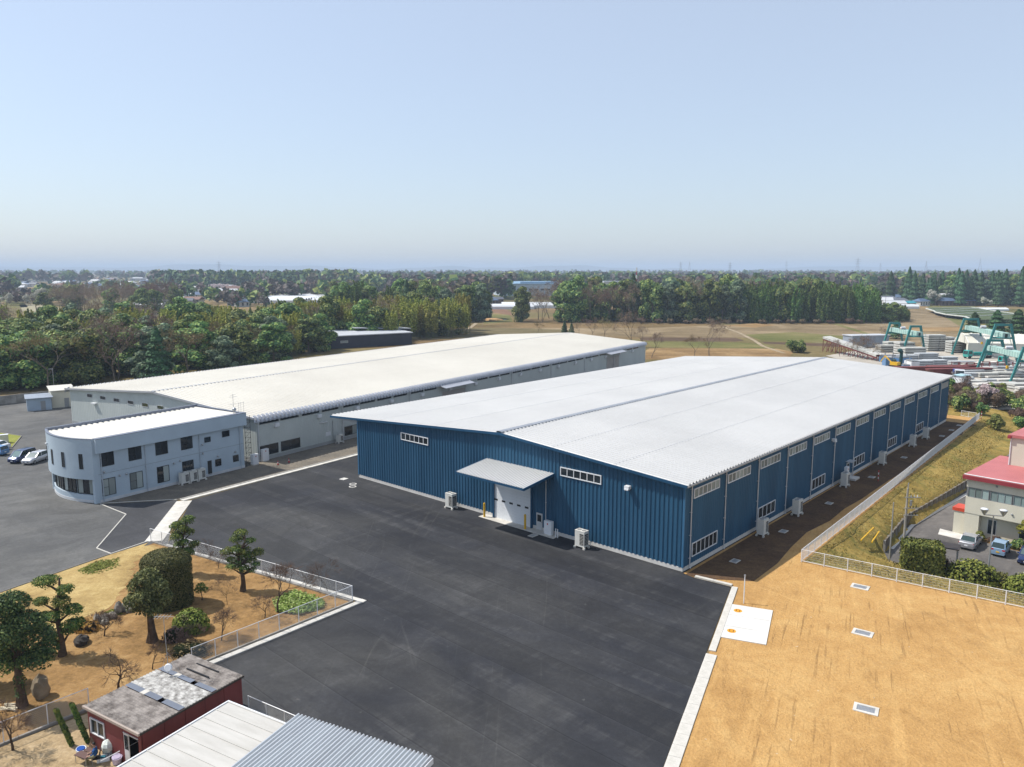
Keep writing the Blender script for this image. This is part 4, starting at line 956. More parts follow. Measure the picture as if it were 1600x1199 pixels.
for q,s_ in ((-128,1.3),(-118,1.1)): plant('evergreen',(q,560+RS.uniform(-3,3),GZ),'large round evergreen tree standing alone by the white greenhouses','tree','lone evergreens by the greenhouses',s_)
PL3 = 'in the long belt beyond the dry fields'
ex3=[]
wood([(-2,440),(30,436),(70,434),(66,462),(20,478),(-6,468)],18,7.5,{'bare':3,'evergreen':2.5,'bare_olive':1.5,'bluish':1},PL3,1.1,(0.85,1.1),ex3)
wood([(30,442),(130,436),(132,462),(30,476)],40,6.5,{'evergreen':6,'bluish':1.5,'cedar':1.2,'bare':1.6},PL3,1.15,(1.05,1.35),ex3)
wood([(118,436),(205,434),(212,462),(120,472)],64,5.2,{'dark_bamboo':8,'evergreen':1.6,'bare':0.8},PL3,1.15,(1.05,1.28),ex3)
wood([(205,434),(236,452),(250,492),(226,496),(208,462)],26,5.0,{'dark_bamboo':8,'evergreen':.5},PL3,0.75,(0.6,0.85),ex3)
PL4 = 'in the cedar wood behind the netted orchard'
wood([(330,660),(420,610),(470,600),(480,640),(400,690),(335,705)],70,7.0,{'cedar':7,'evergreen':2.2,'bluish':1.0},PL4,1.05,(1.15,1.5),None,1.0)
PL5 = 'in the leafless copse across the pale field'
wood([(-318,520),(-245,505),(-232,560),(-300,600),(-335,575)],50,6.5,{'bare':8,'evergreen':0.4,'bare_olive':0.4},PL5,1.0,(0.9,1.15))
for px,Y,s_,lb in ((57,560,1.9,'large white-blossomed tree beside the leafless copse'),(12,560,1.5,'pale blossom tree at the edge of the pale field'),(1462,640,1.5,'white-blossomed tree in front of the cedar wood'),(690,600,1.5,'white-blossomed tree behind the grove beyond the paddies'),(745,690,1.3,'cream-blossomed tree behind the tiled farmhouses'),(452,800,1.4,'small white-blossomed tree before the far wood'),(1540,600,1.0,'pale blossom bush-like tree beside the netted orchard'),(1355,820,1.5,'pale blossom tree above the village roofs')):
    plant('magnolia',PY(px,Y,GZ),lb,'tree',None,s_,s_*1.15)
# leafless single trees between the fields
for px,Y,s_,k in ((986,300,0.75,'bare'),(985+20,296,0.5,'bare_red'),(1108,268,0.72,'bare'),(1018,262,0.55,'bare'),(1085,262,0.5,'bare_olive'),(945,330,0.6,'bare_olive'),(925,330,0.5,'bare'),(905,332,0.42,'bare'),(645,372,0.5,'bare'),(603,360,0.42,'bare'),(625,365,0.38,'bare'),(841,350,0.4,'bare_olive'),(1385,320,0.4,'bare_red'),(1345,262,0.42,'bare'),(1328,264,0.42,'bare'),(1312,266,0.36,'bare'),(1365,258,0.36,'bare'),(1355,262,0.4,'bare'),(1336,260,0.36,'bare'),(1378,250,0.3,'bare')):
    plant(k,PY(px,Y,GZ),'leafless tree among the dry fields beyond the roofs','tree','leafless trees among the fields',s_)
for px,Y,s_ in ((882,345,0.38),(893,343,0.34),(674,372,0.3)): plant('cedar',PY(px,Y,GZ),'small dark conifer by the field edge beyond the cream roof','tree','small conifers by the field edge',s_*1.3,s_)
for px,Y in ((1245,278),(1252,280),(1238,279)): plant('shrub',PY(px,Y,GZ),'dark round bush at the field edge beyond the white roof','bush','bushes at the field edge',2.2)
# reed and scrub line at the foot of the belt
for i in range(16): plant('shrub_brown',PY(1000+i*23+random.uniform(-8,8),428,GZ),'brown scrub bush along the foot of the tree belt','bush','scrub along the tree belt',random.uniform(1.1,2.0),random.uniform(1.0,1.8))

# far woods reading as one mass
def far_woods():
    Vv=[];Mi=[]
    def tree_pts(kind,x,y,h):
        n = 30 if y<1500 else 16
        if kind==0:
            k = RS.rand(n)**0.85; a = RS.rand(n)*2*PI; r = h*0.17*(1-k)**0.7*(0.5+0.5*RS.rand(n))+0.2; c = np.stack([x+np.cos(a)*r,y+np.sin(a)*r,h*(0.08+0.92*k)],1); s_ = h*0.105
        else:
            d = RS.normal(size=(n,3)); d/=np.linalg.norm(d,axis=1,keepdims=True); d[:,2]=np.abs(d[:,2])*1.0-0.25*(RS.rand(n)<.4); c = np.stack([x+d[:,0]*h*.36,y+d[:,1]*h*.36,h*(0.5+0.48*d[:,2])],1); s_ = h*(0.19 if kind<2 else 0.15)
        nn = RS.normal(size=(n,3))+np.array([0,-0.6,0.9]); nn/=np.linalg.norm(nn,axis=1,keepdims=True)
        r = RS.normal(size=(n,3)); T=np.cross(nn,r); T/=np.linalg.norm(T,axis=1,keepdims=True); B=np.cross(nn,T); s_=s_*RS.uniform(.6,1.4,(n,1))*(1.0 if y<1500 else 1.45)
        Vv.append(np.stack([c-T*s_,c-B*s_,c+T*s_,c+B*s_],1)); Mi.append(np.full(n,kind,dtype=np.int32))
    def patch(px0,px1,Y0,Y1,n,w_,h=(13,21)):
        for i in range(n):
            Y = random.uniform(Y0,Y1); px = random.uniform(px0,px1); p = PY(px,Y,0); hh = random.uniform(*h)*(1.0 if w_[0]<.5 else 1.1)
            tree_pts(random.choices(range(len(w_)),w_)[0],p.x,p.y,hh)
    # kinds: 0 conifer 1 evergreen 2 bare brown 3 bare reddish 4 olive 5 cherry
    patch(235,560,1150,1450,420,(5,2,1.5,0.3,.5),(17,26)); patch(390,560,760,900,170,(1.5,2.5,4,1.2,1),(11,17)); patch(560,800,1000,1300,330,(2,2.5,4,1,.8),(14,21))
    patch(640,720,620,720,60,(1,2,4,1.5,.3),(12,18)); patch(700,800,760,860,60,(4,2,2,1.5,.3),(15,22)); patch(780,1010,1100,1500,380,(3,3,2,.4,.5),(14,22)); patch(1000,1280,900,1300,460,(3,2.2,3,1.4,.8),(14,21))
    patch(1010,1120,560,640,60,(.3,.5,2,5,.5),(10,14)); patch(1150,1260,560,700,90,(1,2.5,3,.6,1.5),(13,19)); patch(1240,1420,950,1250,280,(2.5,2,4,1,1),(14,22)); patch(1380,1640,780,1100,330,(3,2,4,1,.6),(16,22))
    patch(0,20,800,1000,20,(1,2,3,0,0)); patch(60,120,640,760,30,(3,2,1,0,0),(10,15)); patch(0,60,640,800,50,(.3,.5,4,1,1),(8,12)); patch(100,200,1000,1300,30,(2,2,1,0,0),(9,14)); patch(200,330,640,1000,60,(2.5,3,3,.6,.6),(9,14)); patch(330,420,580,760,40,(1.5,3,3,1,.6),(9,13))
    patch(-10,140,1500,1900,80,(1,2,4,0,0),(14,24)); patch(150,1700,2000,3200,1000,(2.5,2,3,.5,.5),(13,22)); patch(-150,1750,3200,5200,1000,(2.5,2,3,.5,.5),(14,24)); patch(600,1700,1500,2200,700,(3,2,3,.6,.5),(13,21))
    patch(780,880,930,980,120,(0,0,0,0,0,1),(8,11)); patch(300,370,1040,1120,60,(0,0,0,0,0,1),(7,10)); patch(1440,1600,1250,1500,150,(2,2,4,1,1),(15,21))
    q = np.concatenate(Vv).reshape(-1,3); mi = np.concatenate(Mi); n = len(mi)
    me = bpy.data.meshes.new('far_woods'); me.vertices.add(4*n); me.vertices.foreach_set('co',q.ravel()); me.loops.add(4*n); me.loops.foreach_set('vertex_index',np.arange(4*n,dtype=np.int32))
    me.polygons.add(n); me.polygons.foreach_set('loop_start',np.arange(0,4*n,4,dtype=np.int32)); me.polygons.foreach_set('loop_total',np.full(n,4,dtype=np.int32)); me.polygons.foreach_set('material_index',mi)
    for m in (L_CON,L_EV,leafmat('far_brown_twigs',[(0.06,0.05,0.042),(0.095,0.078,0.062),(0.13,0.105,0.085)],0.1,0.2,1.0),leafmat('far_russet_twigs',[(0.085,0.055,0.042),(0.12,0.08,0.06),(0.15,0.105,0.08)],0.1,0.2,1.0),leafmat('far_olive_twigs',[(0.07,0.068,0.03),(0.11,0.10,0.045),(0.15,0.13,0.065)],0.1,0.2,1.0),L_CHER): me.materials.append(m)
    me.update(calc_edges=True); o = mkobj('far_woods',me)
    tag(o,'far woods of cedars and leafless trees fading towards the horizon','woods',kind='stuff')
far_woods()
# ------------------------------------------------------------------ fences
def wire_panel(w_, h, z0, style):
    mb = MB()
    if style == 'chain':
        st = 0.16; t = 0.006; n = int((w_+h)/st)
        for i in range(n):
            a = i*st-h
            for s_ in (1,-1):
                x0,y0,x1,y1 = (a,0,a+h,h) if s_>0 else (a+h,0,a,h)
                pts=[]
                def clip(x0,y0,x1,y1):
                    lo,hi=0.0,1.0; dx=x1-x0
                    if dx==0: return None
                    ta,tb=(0-x0)/dx,(w_-x0)/dx
                    if ta>tb: ta,tb=tb,ta
                    lo,hi=max(lo,ta),min(hi,tb)
                    return None if lo>=hi else (x0+dx*lo,y0+(y1-y0)*lo,x0+dx*hi,y0+(y1-y0)*hi)
                c = clip(x0,y0,x1,y1)
                if c:
                    p,q = V(c[0],0,z0+c[1]),V(c[2],0,z0+c[3]); d=(q-p)
                    if d.length>0.02: mb.tube([p,q],t/1.2,3,False)
    else:
        st = 0.11 if style=='bars' else 0.12; t = 0.011 if style=='bars' else 0.0055; n = int(w_/st)
        for i in range(n):
            x=(i+0.5)*w_/n; mb.tube([V(x,0,z0),V(x,0,z0+h)],t,3 if style!='bars' else 4,False)
        for k in range(3 if style=='bars' else 5):
            z = z0+h*(k+0.5)/(3 if style=='bars' else 5); mb.tube([V(0,0,z),V(w_,0,z)],t*0.9,3,False)
    return mb.mesh('mesh_panel', MESHW if style!='bars' else WHITE_STEEL)
MESHW = mat('white_wire',(0.66,0.67,0.66),rough=0.5)
def fence(a, b, h, label, style='chain', sp=2.0, base=None, z=0.0, post=0.06, toprail=True, bottomrail=False, group=None, ends=True, foot=0.08):
    a,b = Vector(a),Vector(b); d=b-a; L=d.length; n=max(1,round(L/sp)); w_=L/n
    t = thing('fence',label,'fence',(a.x,a.y,z),math.atan2(d.y,d.x),group)
    pm = MB().tube([V(0,0,-0.1),V(0,0,h+foot)],post/1.7,8).mesh('post',WHITE_STEEL)
    for i in range(n+1):
        if i==n and not ends: break
        mkobj('post',pm,t,(i*w_,0,0))
    wm = wire_panel(w_-0.02,h-0.06,foot,style)
    for i in range(n): mkobj('mesh_panel',wm,t,(i*w_+0.01,0,0))
    if toprail: MB().tube([V(0,0,h+foot-0.02),V(L,0,h+foot-0.02)],0.028 if style!='bars' else 0.035,6).obj('top_rail',WHITE_STEEL,t)
    if bottomrail: MB().tube([V(0,0,foot+0.03),V(L,0,foot+0.03)],0.03,6).obj('bottom_rail',WHITE_STEEL,t)
    if base: MB().box(0,L,-base[0]/2,base[0]/2,-0.05,base[1]).obj('base_kerb',CONC_D,t)
    return t
ff1, ff2 = P(236,847), P(551,941)
fence(ff1,ff2,1.5,'white mesh fence between the garden and the asphalt by the topiary pines','chain',2.0,(0.16,0.14))
fence(ff2-gdir*0.02,ff2-gdir*15.2,1.5,'white mesh fence along the garden edge running to the red shed','chain',2.0,(0.16,0.14))
fence(ff2-gdir*22.6,ff2-gdir*38,1.5,'white mesh fence between the garden and the yard before the red shed','chain',2.4,(0.16,0.14))
fence(V(-18.2,49.2,0),V(-13.6,46.4,0),0.85,'short low white fence between the red shed and the corrugated roof','chain',1.6,(0.14,0.10))
fence(F0,F1,1.25,'long white barred fence along the top of the grass bank','bars',2.0,None,0,0.07,True,True)
fence(F0+V(0.02,-0.02,0),F0+(F2-F0)*2.2,1.25,'white mesh fence between the dirt lot and the lower car park','wire',2.25,None,0,0.08,True,True,ends=True)
fence(WH0+WD*112-WN*1.0,F1+fdir*0.0-fper*0.1+V(-0.3,0.4,0),1.1,'short low white fence closing the far end of the soil strip','wire',2.0,None,0,0.07,True,True)

# ------------------------------------------------------------------ plant of the yard: outdoor units, cabinets, bollards, covers
M_ACW = mat('ivory_enamel',(0.66,0.65,0.60),(0.56,0.55,0.50),scale=0.9,rough=0.45)
def make_ac(name, label, w_=1.25, d=0.8, h=1.72, fan=2):
    t = thing(name,label,'air conditioner')
    mb = MB(); mb.box(-w_/2,w_/2,-d/2,d/2,0.22,0.22+h); mb.box(-w_/2-0.02,w_/2+0.02,-d/2-0.02,d/2+0.02,0.22+h,0.27+h); mb.obj('casing',M_ACW,t)
    for sx,x0,x1 in (('f',0.02,w_/2-0.08),):
        g = MB(); g.box(x0,x1,-d/2-0.012,-d/2+0.01,0.42,h-0.05); gg = g.obj('grille',BLACK,t)
        s_ = MB()
        for k in range(7): s_.box(x0+.01,x1-.01,-d/2-0.026,-d/2-0.013,0.5+k*(h-0.6)/7,0.53+k*(h-0.6)/7)
        s_.obj('grille_bar',M_ACW,gg)
    g = MB(); g.box(w_/2-0.01,w_/2+0.012,-d/2+0.08,d/2-0.08,0.42,h-0.05); gg=g.obj('grille',BLACK,t)
    s_ = MB()
    for k in range(7): s_.box(w_/2+0.013,w_/2+0.026,-d/2+0.09,d/2-0.09,0.5+k*(h-0.6)/7,0.53+k*(h-0.6)/7)
    s_.obj('grille_bar',M_ACW,gg)
    for k in range(fan):
        c = (-w_/4+k*w_/2,0); f = MB(); f.tube([V(c[0],c[1],0.275+h),V(c[0],c[1],0.30+h)],0.26,14); fo=f.obj('fan_guard',mat('fan_grey',(0.28,0.28,0.27),rough=0.5),t)
    for sx in (-1,1):
        for sy in (-1,1): MB().box(sx*w_/2-0.13,sx*w_/2+0.13,sy*(d/2)-0.09,sy*(d/2)+0.09,0.0,0.22).obj('foot',M_KERB,t)
    MB().tube([V(w_/2-0.1,d/2,0.5),V(w_/2-0.1,d/2+0.5,0.5),V(w_/2-0.1,d/2+0.5,0.1)],0.05,6).obj('pipe',M_ACW,t)
    return t
ac0 = make_ac('outdoor_unit','ivory outdoor unit by the front wall beside the loading door bollard'); ac0.location = wl(-1.25,32.3); ac0.rotation_euler=(0,0,WH_ANG-PI/2)
c = copy_tree(ac0); c['label']='ivory outdoor unit by the front wall between cabinet and corner'; c.location = wl(-1.35,11.6)
make_list = ((15.6,'first'),(25.6,'second'),(42.4,'third'),(59.0,'fourth'),(75.6,'fifth'),(83.8,'sixth'))
for a,nm in make_list:
    c = copy_tree(ac0); c['label']='%s outdoor unit from the front corner along the shaded side wall'%nm; c.location = wl(a,-1.35); c.rotation_euler=(0,0,WH_ANG); c['group']='outdoor units along the shaded side wall'
    sl_ = MB().box(-1.1,1.1,-0.75,0.8,0,0.06)
u = make_ac('outdoor_unit','grey outdoor unit against the beige warehouse beside its downpipe',1.1,0.7,1.25,1); u.location = OLD0+OD*16.6-ON*0.9; u.rotation_euler=(0,0,OA)
for i in range(3):
    u = make_ac('outdoor_unit','beige outdoor unit in the row of three against the office wall',1.15,0.75,1.45,1); u['group']='outdoor units against the office wall'
    oa=R(55.5); u.location = V(-53.7,95.8,0)+V(math.cos(oa),math.sin(oa),0)*(11.9+i*1.3)-V(-math.sin(oa),math.cos(oa),0)*0.9; u.rotation_euler=(0,0,oa)
def cabinet(loc, rz, label, w_=1.05, d=0.45, h=1.7):
    t = thing('metal_cabinet',label,'cabinet',loc,rz)
    MB().box(-w_/2,w_/2,-d/2,d/2,0.15,h).obj('casing',WHITE_STEEL,t); MB().box(-w_/2+.05,w_/2-.05,-d/2-.015,-d/2+0.005,0.22,h-.06).obj('cabinet_door',WHITE_STEEL,t)
    MB().box(-0.07,0.07,-d/2-.03,-d/2-.012,h-.42,h-.22).obj('red_mark',mat('red_paint',(0.45,0.03,0.03),rough=0.5),t); MB().box(-w_/2,w_/2,-d/2,d/2,0,0.15).obj('base',M_KERB,t)
cabinet(wl(-0.7,16.75),WH_ANG-PI/2,'white metal cabinet beside the side door under the canopy')
MB_c = MB(); 
def hose_box():
    t = thing('pipe_frame','small white pipe frame beside the white cabinet','pipe frame',wl(-0.7,15.75),WH_ANG-PI/2)
    MB().tube([V(0.0,0,0),V(0.0,0,1.0),V(0.3,0,1.0),V(0.3,0,0)],0.06,8).obj('hoop',WHITE_STEEL,t)
hose_box()
cabinet(OLD0+OD*0.9-ON*0.6,OA,'white metal cabinet at the corner of the beige warehouse',1.2,0.5,2.0)
cabinet(V(-39.9,116.0,0),OA,'small grey cabinet between the office and the beige warehouse',1.0,0.7,1.7)
cabinet(wl(44.2,-0.9),WH_ANG,'white metal cabinet by the side door in the shaded wall',0.9,0.4,2.4)
M_YEL = mat('yellow_paint',(0.72,0.42,0.02),rough=0.45)
for yy,nm in ((26.7,'left of the shutter'),(20.1,'beside the shutter edge by the side door')):
    t = thing('bollard','yellow steel bollard '+('at the sunlit edge of the white shutter' if yy>22 else 'at the white shutter edge next to the side door'),'bollard',wl(-0.95,yy))
    MB().cyl((0,0),0.13,0.0,1.75,12).obj('post',M_YEL,t); MB().ball((0,0,1.75),0.13,0.06).obj('cap',M_YEL,t,smooth=True)
ap = MB(); ap.box(-1.3,-0.04,15.6,27.4,-0.02,0.03)
o = ap.obj('concrete_apron',M_KERB,None,loc=WH0); o.rotation_euler=(0,0,WH_ANG); tag(o,kind='structure')
def grate(loc, rz, label, w_=0.9, d=0.6, group=None, frame=0.12, z=0.0):
    t = thing('drain_grate',label,'drain',(loc[0],loc[1],z),rz,group)
    f = MB(); f.box(-w_/2-frame,w_/2+frame,-d/2-frame,-d/2,0,0.05); f.box(-w_/2-frame,w_/2+frame,d/2,d/2+frame,0,0.05); f.box(-w_/2-frame,-w_/2,-d/2,d/2,0,0.05); f.box(w_/2,w_/2+frame,-d/2,d/2,0,0.05); f.obj('frame',M_KERB,t)
    b = MB(); b.box(-w_/2,w_/2,-d/2,d/2,0.0,0.02); n=int(w_/0.09)
    for i in range(n): b.box(-w_/2+i*0.09+.02,-w_/2+i*0.09+.06,-d/2,d/2,0.02,0.04)
    b.obj('grating',GALV,t)
for px,py,lb in ((1344,917,'steel drain grate in the dirt lot near the mesh fence'),(1348,989,'steel drain grate in the dirt lot beside the brown tyre marks'),(1353,1108,'largest-looking steel drain grate far out in the dirt lot')):
    grate(P(px,py),R(-35) if py<1000 else R(-30),lb.replace('largest-looking ',''),1.15,0.7,None,0.22,-0.03)
grate(wl(-2.0,18.0),WH_ANG,'small drain grate before the side door under the canopy',0.8,0.5)
for a,nm in ((6.2,'nearest the front corner'),(18.5,'past the first outdoor unit'),(33,'by the third bay pipe'),(50,'past the side door step'),(66,'past the fourth outdoor unit'),(88,'past the last outdoor unit'),(95,'near the far end'),(101,'at the far end')):
    grate(wl(a,-2.6 if a<80 else -3.0),WH_ANG,'small drain cover in the soil strip '+nm,0.9,0.6,None,0.1,-0.015)
# white slab with two yellow covers
sl4 = [P(1141,944),P(1209,953.5),P(1197,1008),P(1124,995.5)]
t = mkobj('concrete_slab',None); tag(t,kind='structure'); u1=(sl4[0]-sl4[3])/3
M_SLAB = mat('white_concrete_slab',(0.62,0.605,0.57),(0.54,0.525,0.485),scale=0.5,rough=0.9,spec=0.1)
uu=(sl4[1]-sl4[0]); 
for i in range(3):
    a = sl4[3]+u1*i; b = sl4[3]+u1*(i+1)-u1.normalized()*0.03
    w2 = (sl4[2]-sl4[3]); MB().prism([(a+w2*0).to_2d(),(a+w2).to_2d(),(b+w2).to_2d(),b.to_2d()],-0.05,0.035+i*0.002).obj('slab',M_SLAB,t)
M_OR = mat('orange_paint',(0.75,0.33,0.02),rough=0.5)
for px,py,lb in ((1153,954.5,'orange round manhole cover on the white slab beside the soil'),(1143,986,'orange round manhole cover on the white slab close to its outer corner')):
    t = thing('manhole_cover',lb,'manhole cover',P(px,py,0.04)); MB().tube([V(0,0,0),V(0,0,0.012)],0.36,20).obj('cover',M_OR,t)
    r = MB(); A=[V(.19*math.cos(k*PI/8),.19*math.sin(k*PI/8),.0135) for k in range(17)]; B=[V(.14*math.cos(k*PI/8),.14*math.sin(k*PI/8),.0135) for k in range(17)]; r.strip(A,B); r.obj('ring_mark',mat('brown_black',(0.06,0.04,0.02)),t)
    for k in range(4): a=k*PI/2+.4; r=MB(); r.obox(V(.24*math.cos(a),.24*math.sin(a),.0135),V(.04,0,0),V(0,.04,0),V(0,0,.001)); r.obj('mark',MATS['brown_black'],t)
for px,py,lb in ((551.5,756.5,'round white ring frame on the asphalt beside the blue corner, farther one'),(551,760.5,'round white ring frame on the asphalt beside the blue corner')):
    t = thing('manhole_cover','round manhole with white concrete ring on the asphalt by the blue corner','manhole cover',P(px,py,0.004),0,'ring manholes by the blue corner')
    A=[V(.52*math.cos(k*PI/12),.52*math.sin(k*PI/12),.012) for k in range(25)]; B=[V(.36*math.cos(k*PI/12),.36*math.sin(k*PI/12),.012) for k in range(25)]; MB().strip(A,B).obj('concrete_ring',M_SLAB,t); MB().disc((0,0,.008),.36,20).obj('cover',M_ASPH_OLD,t)
t = thing('drain_cover','square pale concrete cover in the asphalt by the blue corner','drain',P(537,748.5,0.004),OA); MB().box(-.5,.5,-.45,.45,0,.02).obj('cover',M_SLAB,t); MB().box(-.3,-.1,-.05,.05,.02,.03).obj('handle',GREY_STEEL,t)
def cone(loc, label):
    t = thing('traffic_cone',label,'traffic cone',loc); m = mat('red_cone',(0.50,0.025,0.03),rough=0.5)
    MB().tube([V(0,0,.04),V(0,0,.70)],[0.13,0.03],10).obj('cone',m,t); MB().box(-.19,.19,-.19,.19,0,.04).obj('base',BLACK,t); MB().tube([V(0,0,.34),V(0,0,.46)],[.088,.068],10,False).obj('band',WHITE_STEEL,t)
cone(P(434.5,727),'red traffic cone on the gravel near the white cabinet'); cone(P(451.5,723),'red traffic cone on the gravel farther from the white cabinet')
t = thing('marker_post','thin white post in the dirt by the kerb corner','post',P(1162,943,-0.03)); MB().tube([V(0,0,0),V(0,0,2.6)],.045,8).obj('pole',WHITE_STEEL,t); MB().box(-.07,.07,-.07,.07,2.6,2.72).obj('cap',GALV,t)
for (px,py,lb) in ((1372,752,'red and white marker post behind the barred fence'),(1493+40,655,'red and white marker post past the far end of the fence')):
    t = thing('marker_post',lb,'post',P(px,py)); 
    for k in range(5): MB().tube([V(0,0,k*.32),V(0,0,k*.32+.32)],.06,8).obj('band',WHITE_STEEL if k%2 else MATS['red_paint'],t)
# ------------------------------------------------------------------ garden: clipped pines, hedge, shrubs, stones
L_PINE = leafmat('clipped_pine_needles',[(0.014,0.034,0.008),(0.035,0.066,0.014),(0.075,0.11,0.022),(0.14,0.155,0.03)],0.1,0.12,1.6)
L_HEDGE = leafmat('clipped_hedge_leaves',[(0.018,0.026,0.008),(0.04,0.05,0.014),(0.075,0.08,0.024),(0.11,0.11,0.04)],0.1,0.1,1.6)
L_LUSH = leafmat('bright_ground_leaves',[(0.06,0.11,0.015),(0.11,0.17,0.03),(0.18,0.25,0.06),(0.28,0.34,0.13)],0.2,0.1,1.6)
def mesh_leaves(pads, n, s, m, inner=0.75, rnd=0.5, upb=0.3, aspect=0.8):
    p, nn = lobe_pts(pads,n,inner,rnd,upb); return leaf_mesh('crown',p,nn,RS.uniform(0.6,1.4,len(p))*s,m,aspect=aspect)
def topiary(loc, label, H, pads, r0=0.17, n=7600, s=0.115, m=None, lean=0.25):
    t = thing('topiary_pine',label,'tree',loc)
    mb = MB(); pts=[V(lean*math.sin(k*1.3)*k*0.25,lean*math.cos(k*1.7)*k*0.2-0.2*lean,H*0.95*k/7) for k in range(8)]; mb.tube(pts,[r0*(1.35 if k==0 else 1-0.1*k) for k in range(8)],8)
    for c,r,rz in pads:
        k = max(1,min(6,int(7*(c.z-0.25)/H))); mb.tube([pts[k],pts[k].lerp(c,0.55)+V(0,0,-0.05),c-V(0,0,rz*.4)],[r0*.4,r0*.3,r0*.15],5)
    mb.obj('trunk',WOOD,t)
    w_ = sum(q[1]**2 for q in pads)
    for c,r,rz in pads:
        sub = [(c+V(random.uniform(-.35,.35)*r,random.uniform(-.35,.35)*r,random.uniform(-.2,.25)*rz),r*0.72,rz*0.8) for _ in range(4)]+[(c,r*.8,rz*.9)]
        mkobj('foliage_pad',mesh_leaves(sub,max(120,int(n*r*r/w_)),s,m or L_PINE),t)
    return t
def pads(lst): return [(V(*q[:3]),q[3],q[4]) for q in lst]
topiary(P(291,897),'clipped pine with upright stacked pads beside the big rounded hedge',6.0,pads([(0.5,0,5.55,.75,.5),(-0.75,0.2,4.75,.8,.65),(-.6,-.3,3.9,.75,.6),(.55,.3,4.2,.6,.4),(1.0,-.1,3.1,.65,.4),(-.55,.2,2.9,.6,.5),(.5,.1,2.2,.55,.3),(.2,-.4,3.4,.5,.4),(-.3,.4,2.1,.6,.45),(.1,-.2,4.7,.6,.5),(-.5,-.3,2.4,.6,.45),(.55,-.3,2.6,.6,.4),(.0,.2,1.6,.6,.35)]),0.2)
topiary(P(380,923),'clipped pine with wide layered pads by the mesh fence',6.1,pads([(0.15,0,5.6,.8,.45),(-.5,.3,4.9,.75,.35),(.9,-.1,4.9,.6,.35),(-1.2,0,3.9,.75,.45),(.3,-.2,4.0,.7,.35),(1.4,.2,3.7,.75,.4),(-1.0,-.3,3.1,.6,.4),(.75,.3,2.9,.7,.4),(1.4,-.3,2.7,.5,.3),(-1.0,.3,2.2,.65,.4),(.0,.4,3.3,.7,.4),(.2,-.3,2.3,.7,.35),(-.4,-.3,4.2,.7,.4),(.6,.2,3.4,.6,.35),(-.3,.2,2.7,.6,.35),(.9,.1,2.0,.55,.3)]),0.24,lean=0.4)
topiary(P(98,1024),'large clipped pine with broad cloud pads behind the standing stone',6.6,pads([(-1.0,0.2,6.0,1.05,.55),(.65,-.1,5.5,.75,.42),(.3,-.2,4.5,.85,.55),(-1.4,.3,4.3,.75,.4),(.9,.2,3.7,.95,.5),(-1.3,-.2,3.2,.9,.45),(1.1,-.3,2.7,.95,.45),(-.1,-.4,3.4,.8,.4),(-1.6,.3,2.1,.85,.4),(.6,.3,2.0,.8,.35),(-.5,-.5,1.7,.6,.3)]),0.26,10500)
def leaf_tree(loc, label, H, lobes, r0=0.2, n=4200, s=0.26, m=None, name='evergreen_tree'):
    t = thing(name,label,'tree',loc); mb = MB(); pts=[V(0.1*math.sin(k),0.1*math.cos(k*1.6),H*.8*k/6) for k in range(7)]; mb.tube(pts,[r0*(1.4 if k==0 else 1-.12*k) for k in range(7)],8)
    for c,r,rz in lobes: mb.tube([pts[3],V(0,0,H*.4).lerp(c,.6),c],[r0*.4,r0*.25,r0*.1],5)
    mb.obj('trunk',WOOD,t); mkobj('crown',mesh_leaves(lobes,n,s,m or L_EV,0.45,0.7),t); return t
leaf_tree(P(237,1003),'broad-leaved evergreen with thick knobbly trunk before the rounded hedge',6.4,pads([(0,0,5.3,1.1,1.0),(-.7,.2,4.6,1.0,.9),(.7,-.2,4.7,1.0,.9),(-.9,-.3,3.6,.95,.8),(.9,.2,3.7,.95,.8),(0,-.6,4.0,1.0,.9),(-.2,.6,3.4,.9,.7),(.5,-.5,2.9,.8,.6),(-.9,.2,2.8,.6,.5)]),0.36,9500,0.165,leafmat('brownish_evergreen_leaves',[(0.03,0.035,0.012),(0.06,0.065,0.02),(0.10,0.10,0.035),(0.17,0.15,0.06)],0.2,0.1,1.5))
leaf_tree(P(33,1105),'tall dark evergreen with ivy-clad trunk beside the standing stone',8.6,pads([(0,0,7.4,1.3,1.0),(-.9,.3,6.5,1.3,1.0),(1.0,-.2,6.2,1.3,.9),(-1.3,-.3,5.2,1.3,.9),(1.3,.3,4.9,1.3,.9),(.1,-.7,5.6,1.4,1.0),(-.9,.2,4.0,1.2,.8),(1.5,-.1,3.6,1.2,.7),(.2,.4,3.3,1.0,.7),(2.0,.1,4.2,.9,.6),(0.1,0,1.9,.42,.9),(0,0.05,.9,.40,.8)]),0.3,17000,0.15,leafmat('dark_juniper_leaves',[(0.010,0.026,0.010),(0.024,0.052,0.018),(0.05,0.085,0.026),(0.10,0.13,0.04)],0.1,0.1,1.5))
leaf_tree(P(-22,1075),'dark evergreen shrub tree at the garden edge behind the ivy-clad tree',4.2,pads([(0,0,2.6,1.6,1.2),(1.0,.2,1.8,1.3,.9),(-.8,0,1.6,1.2,.9)]),0.2,3600,0.22,name='evergreen_shrub')
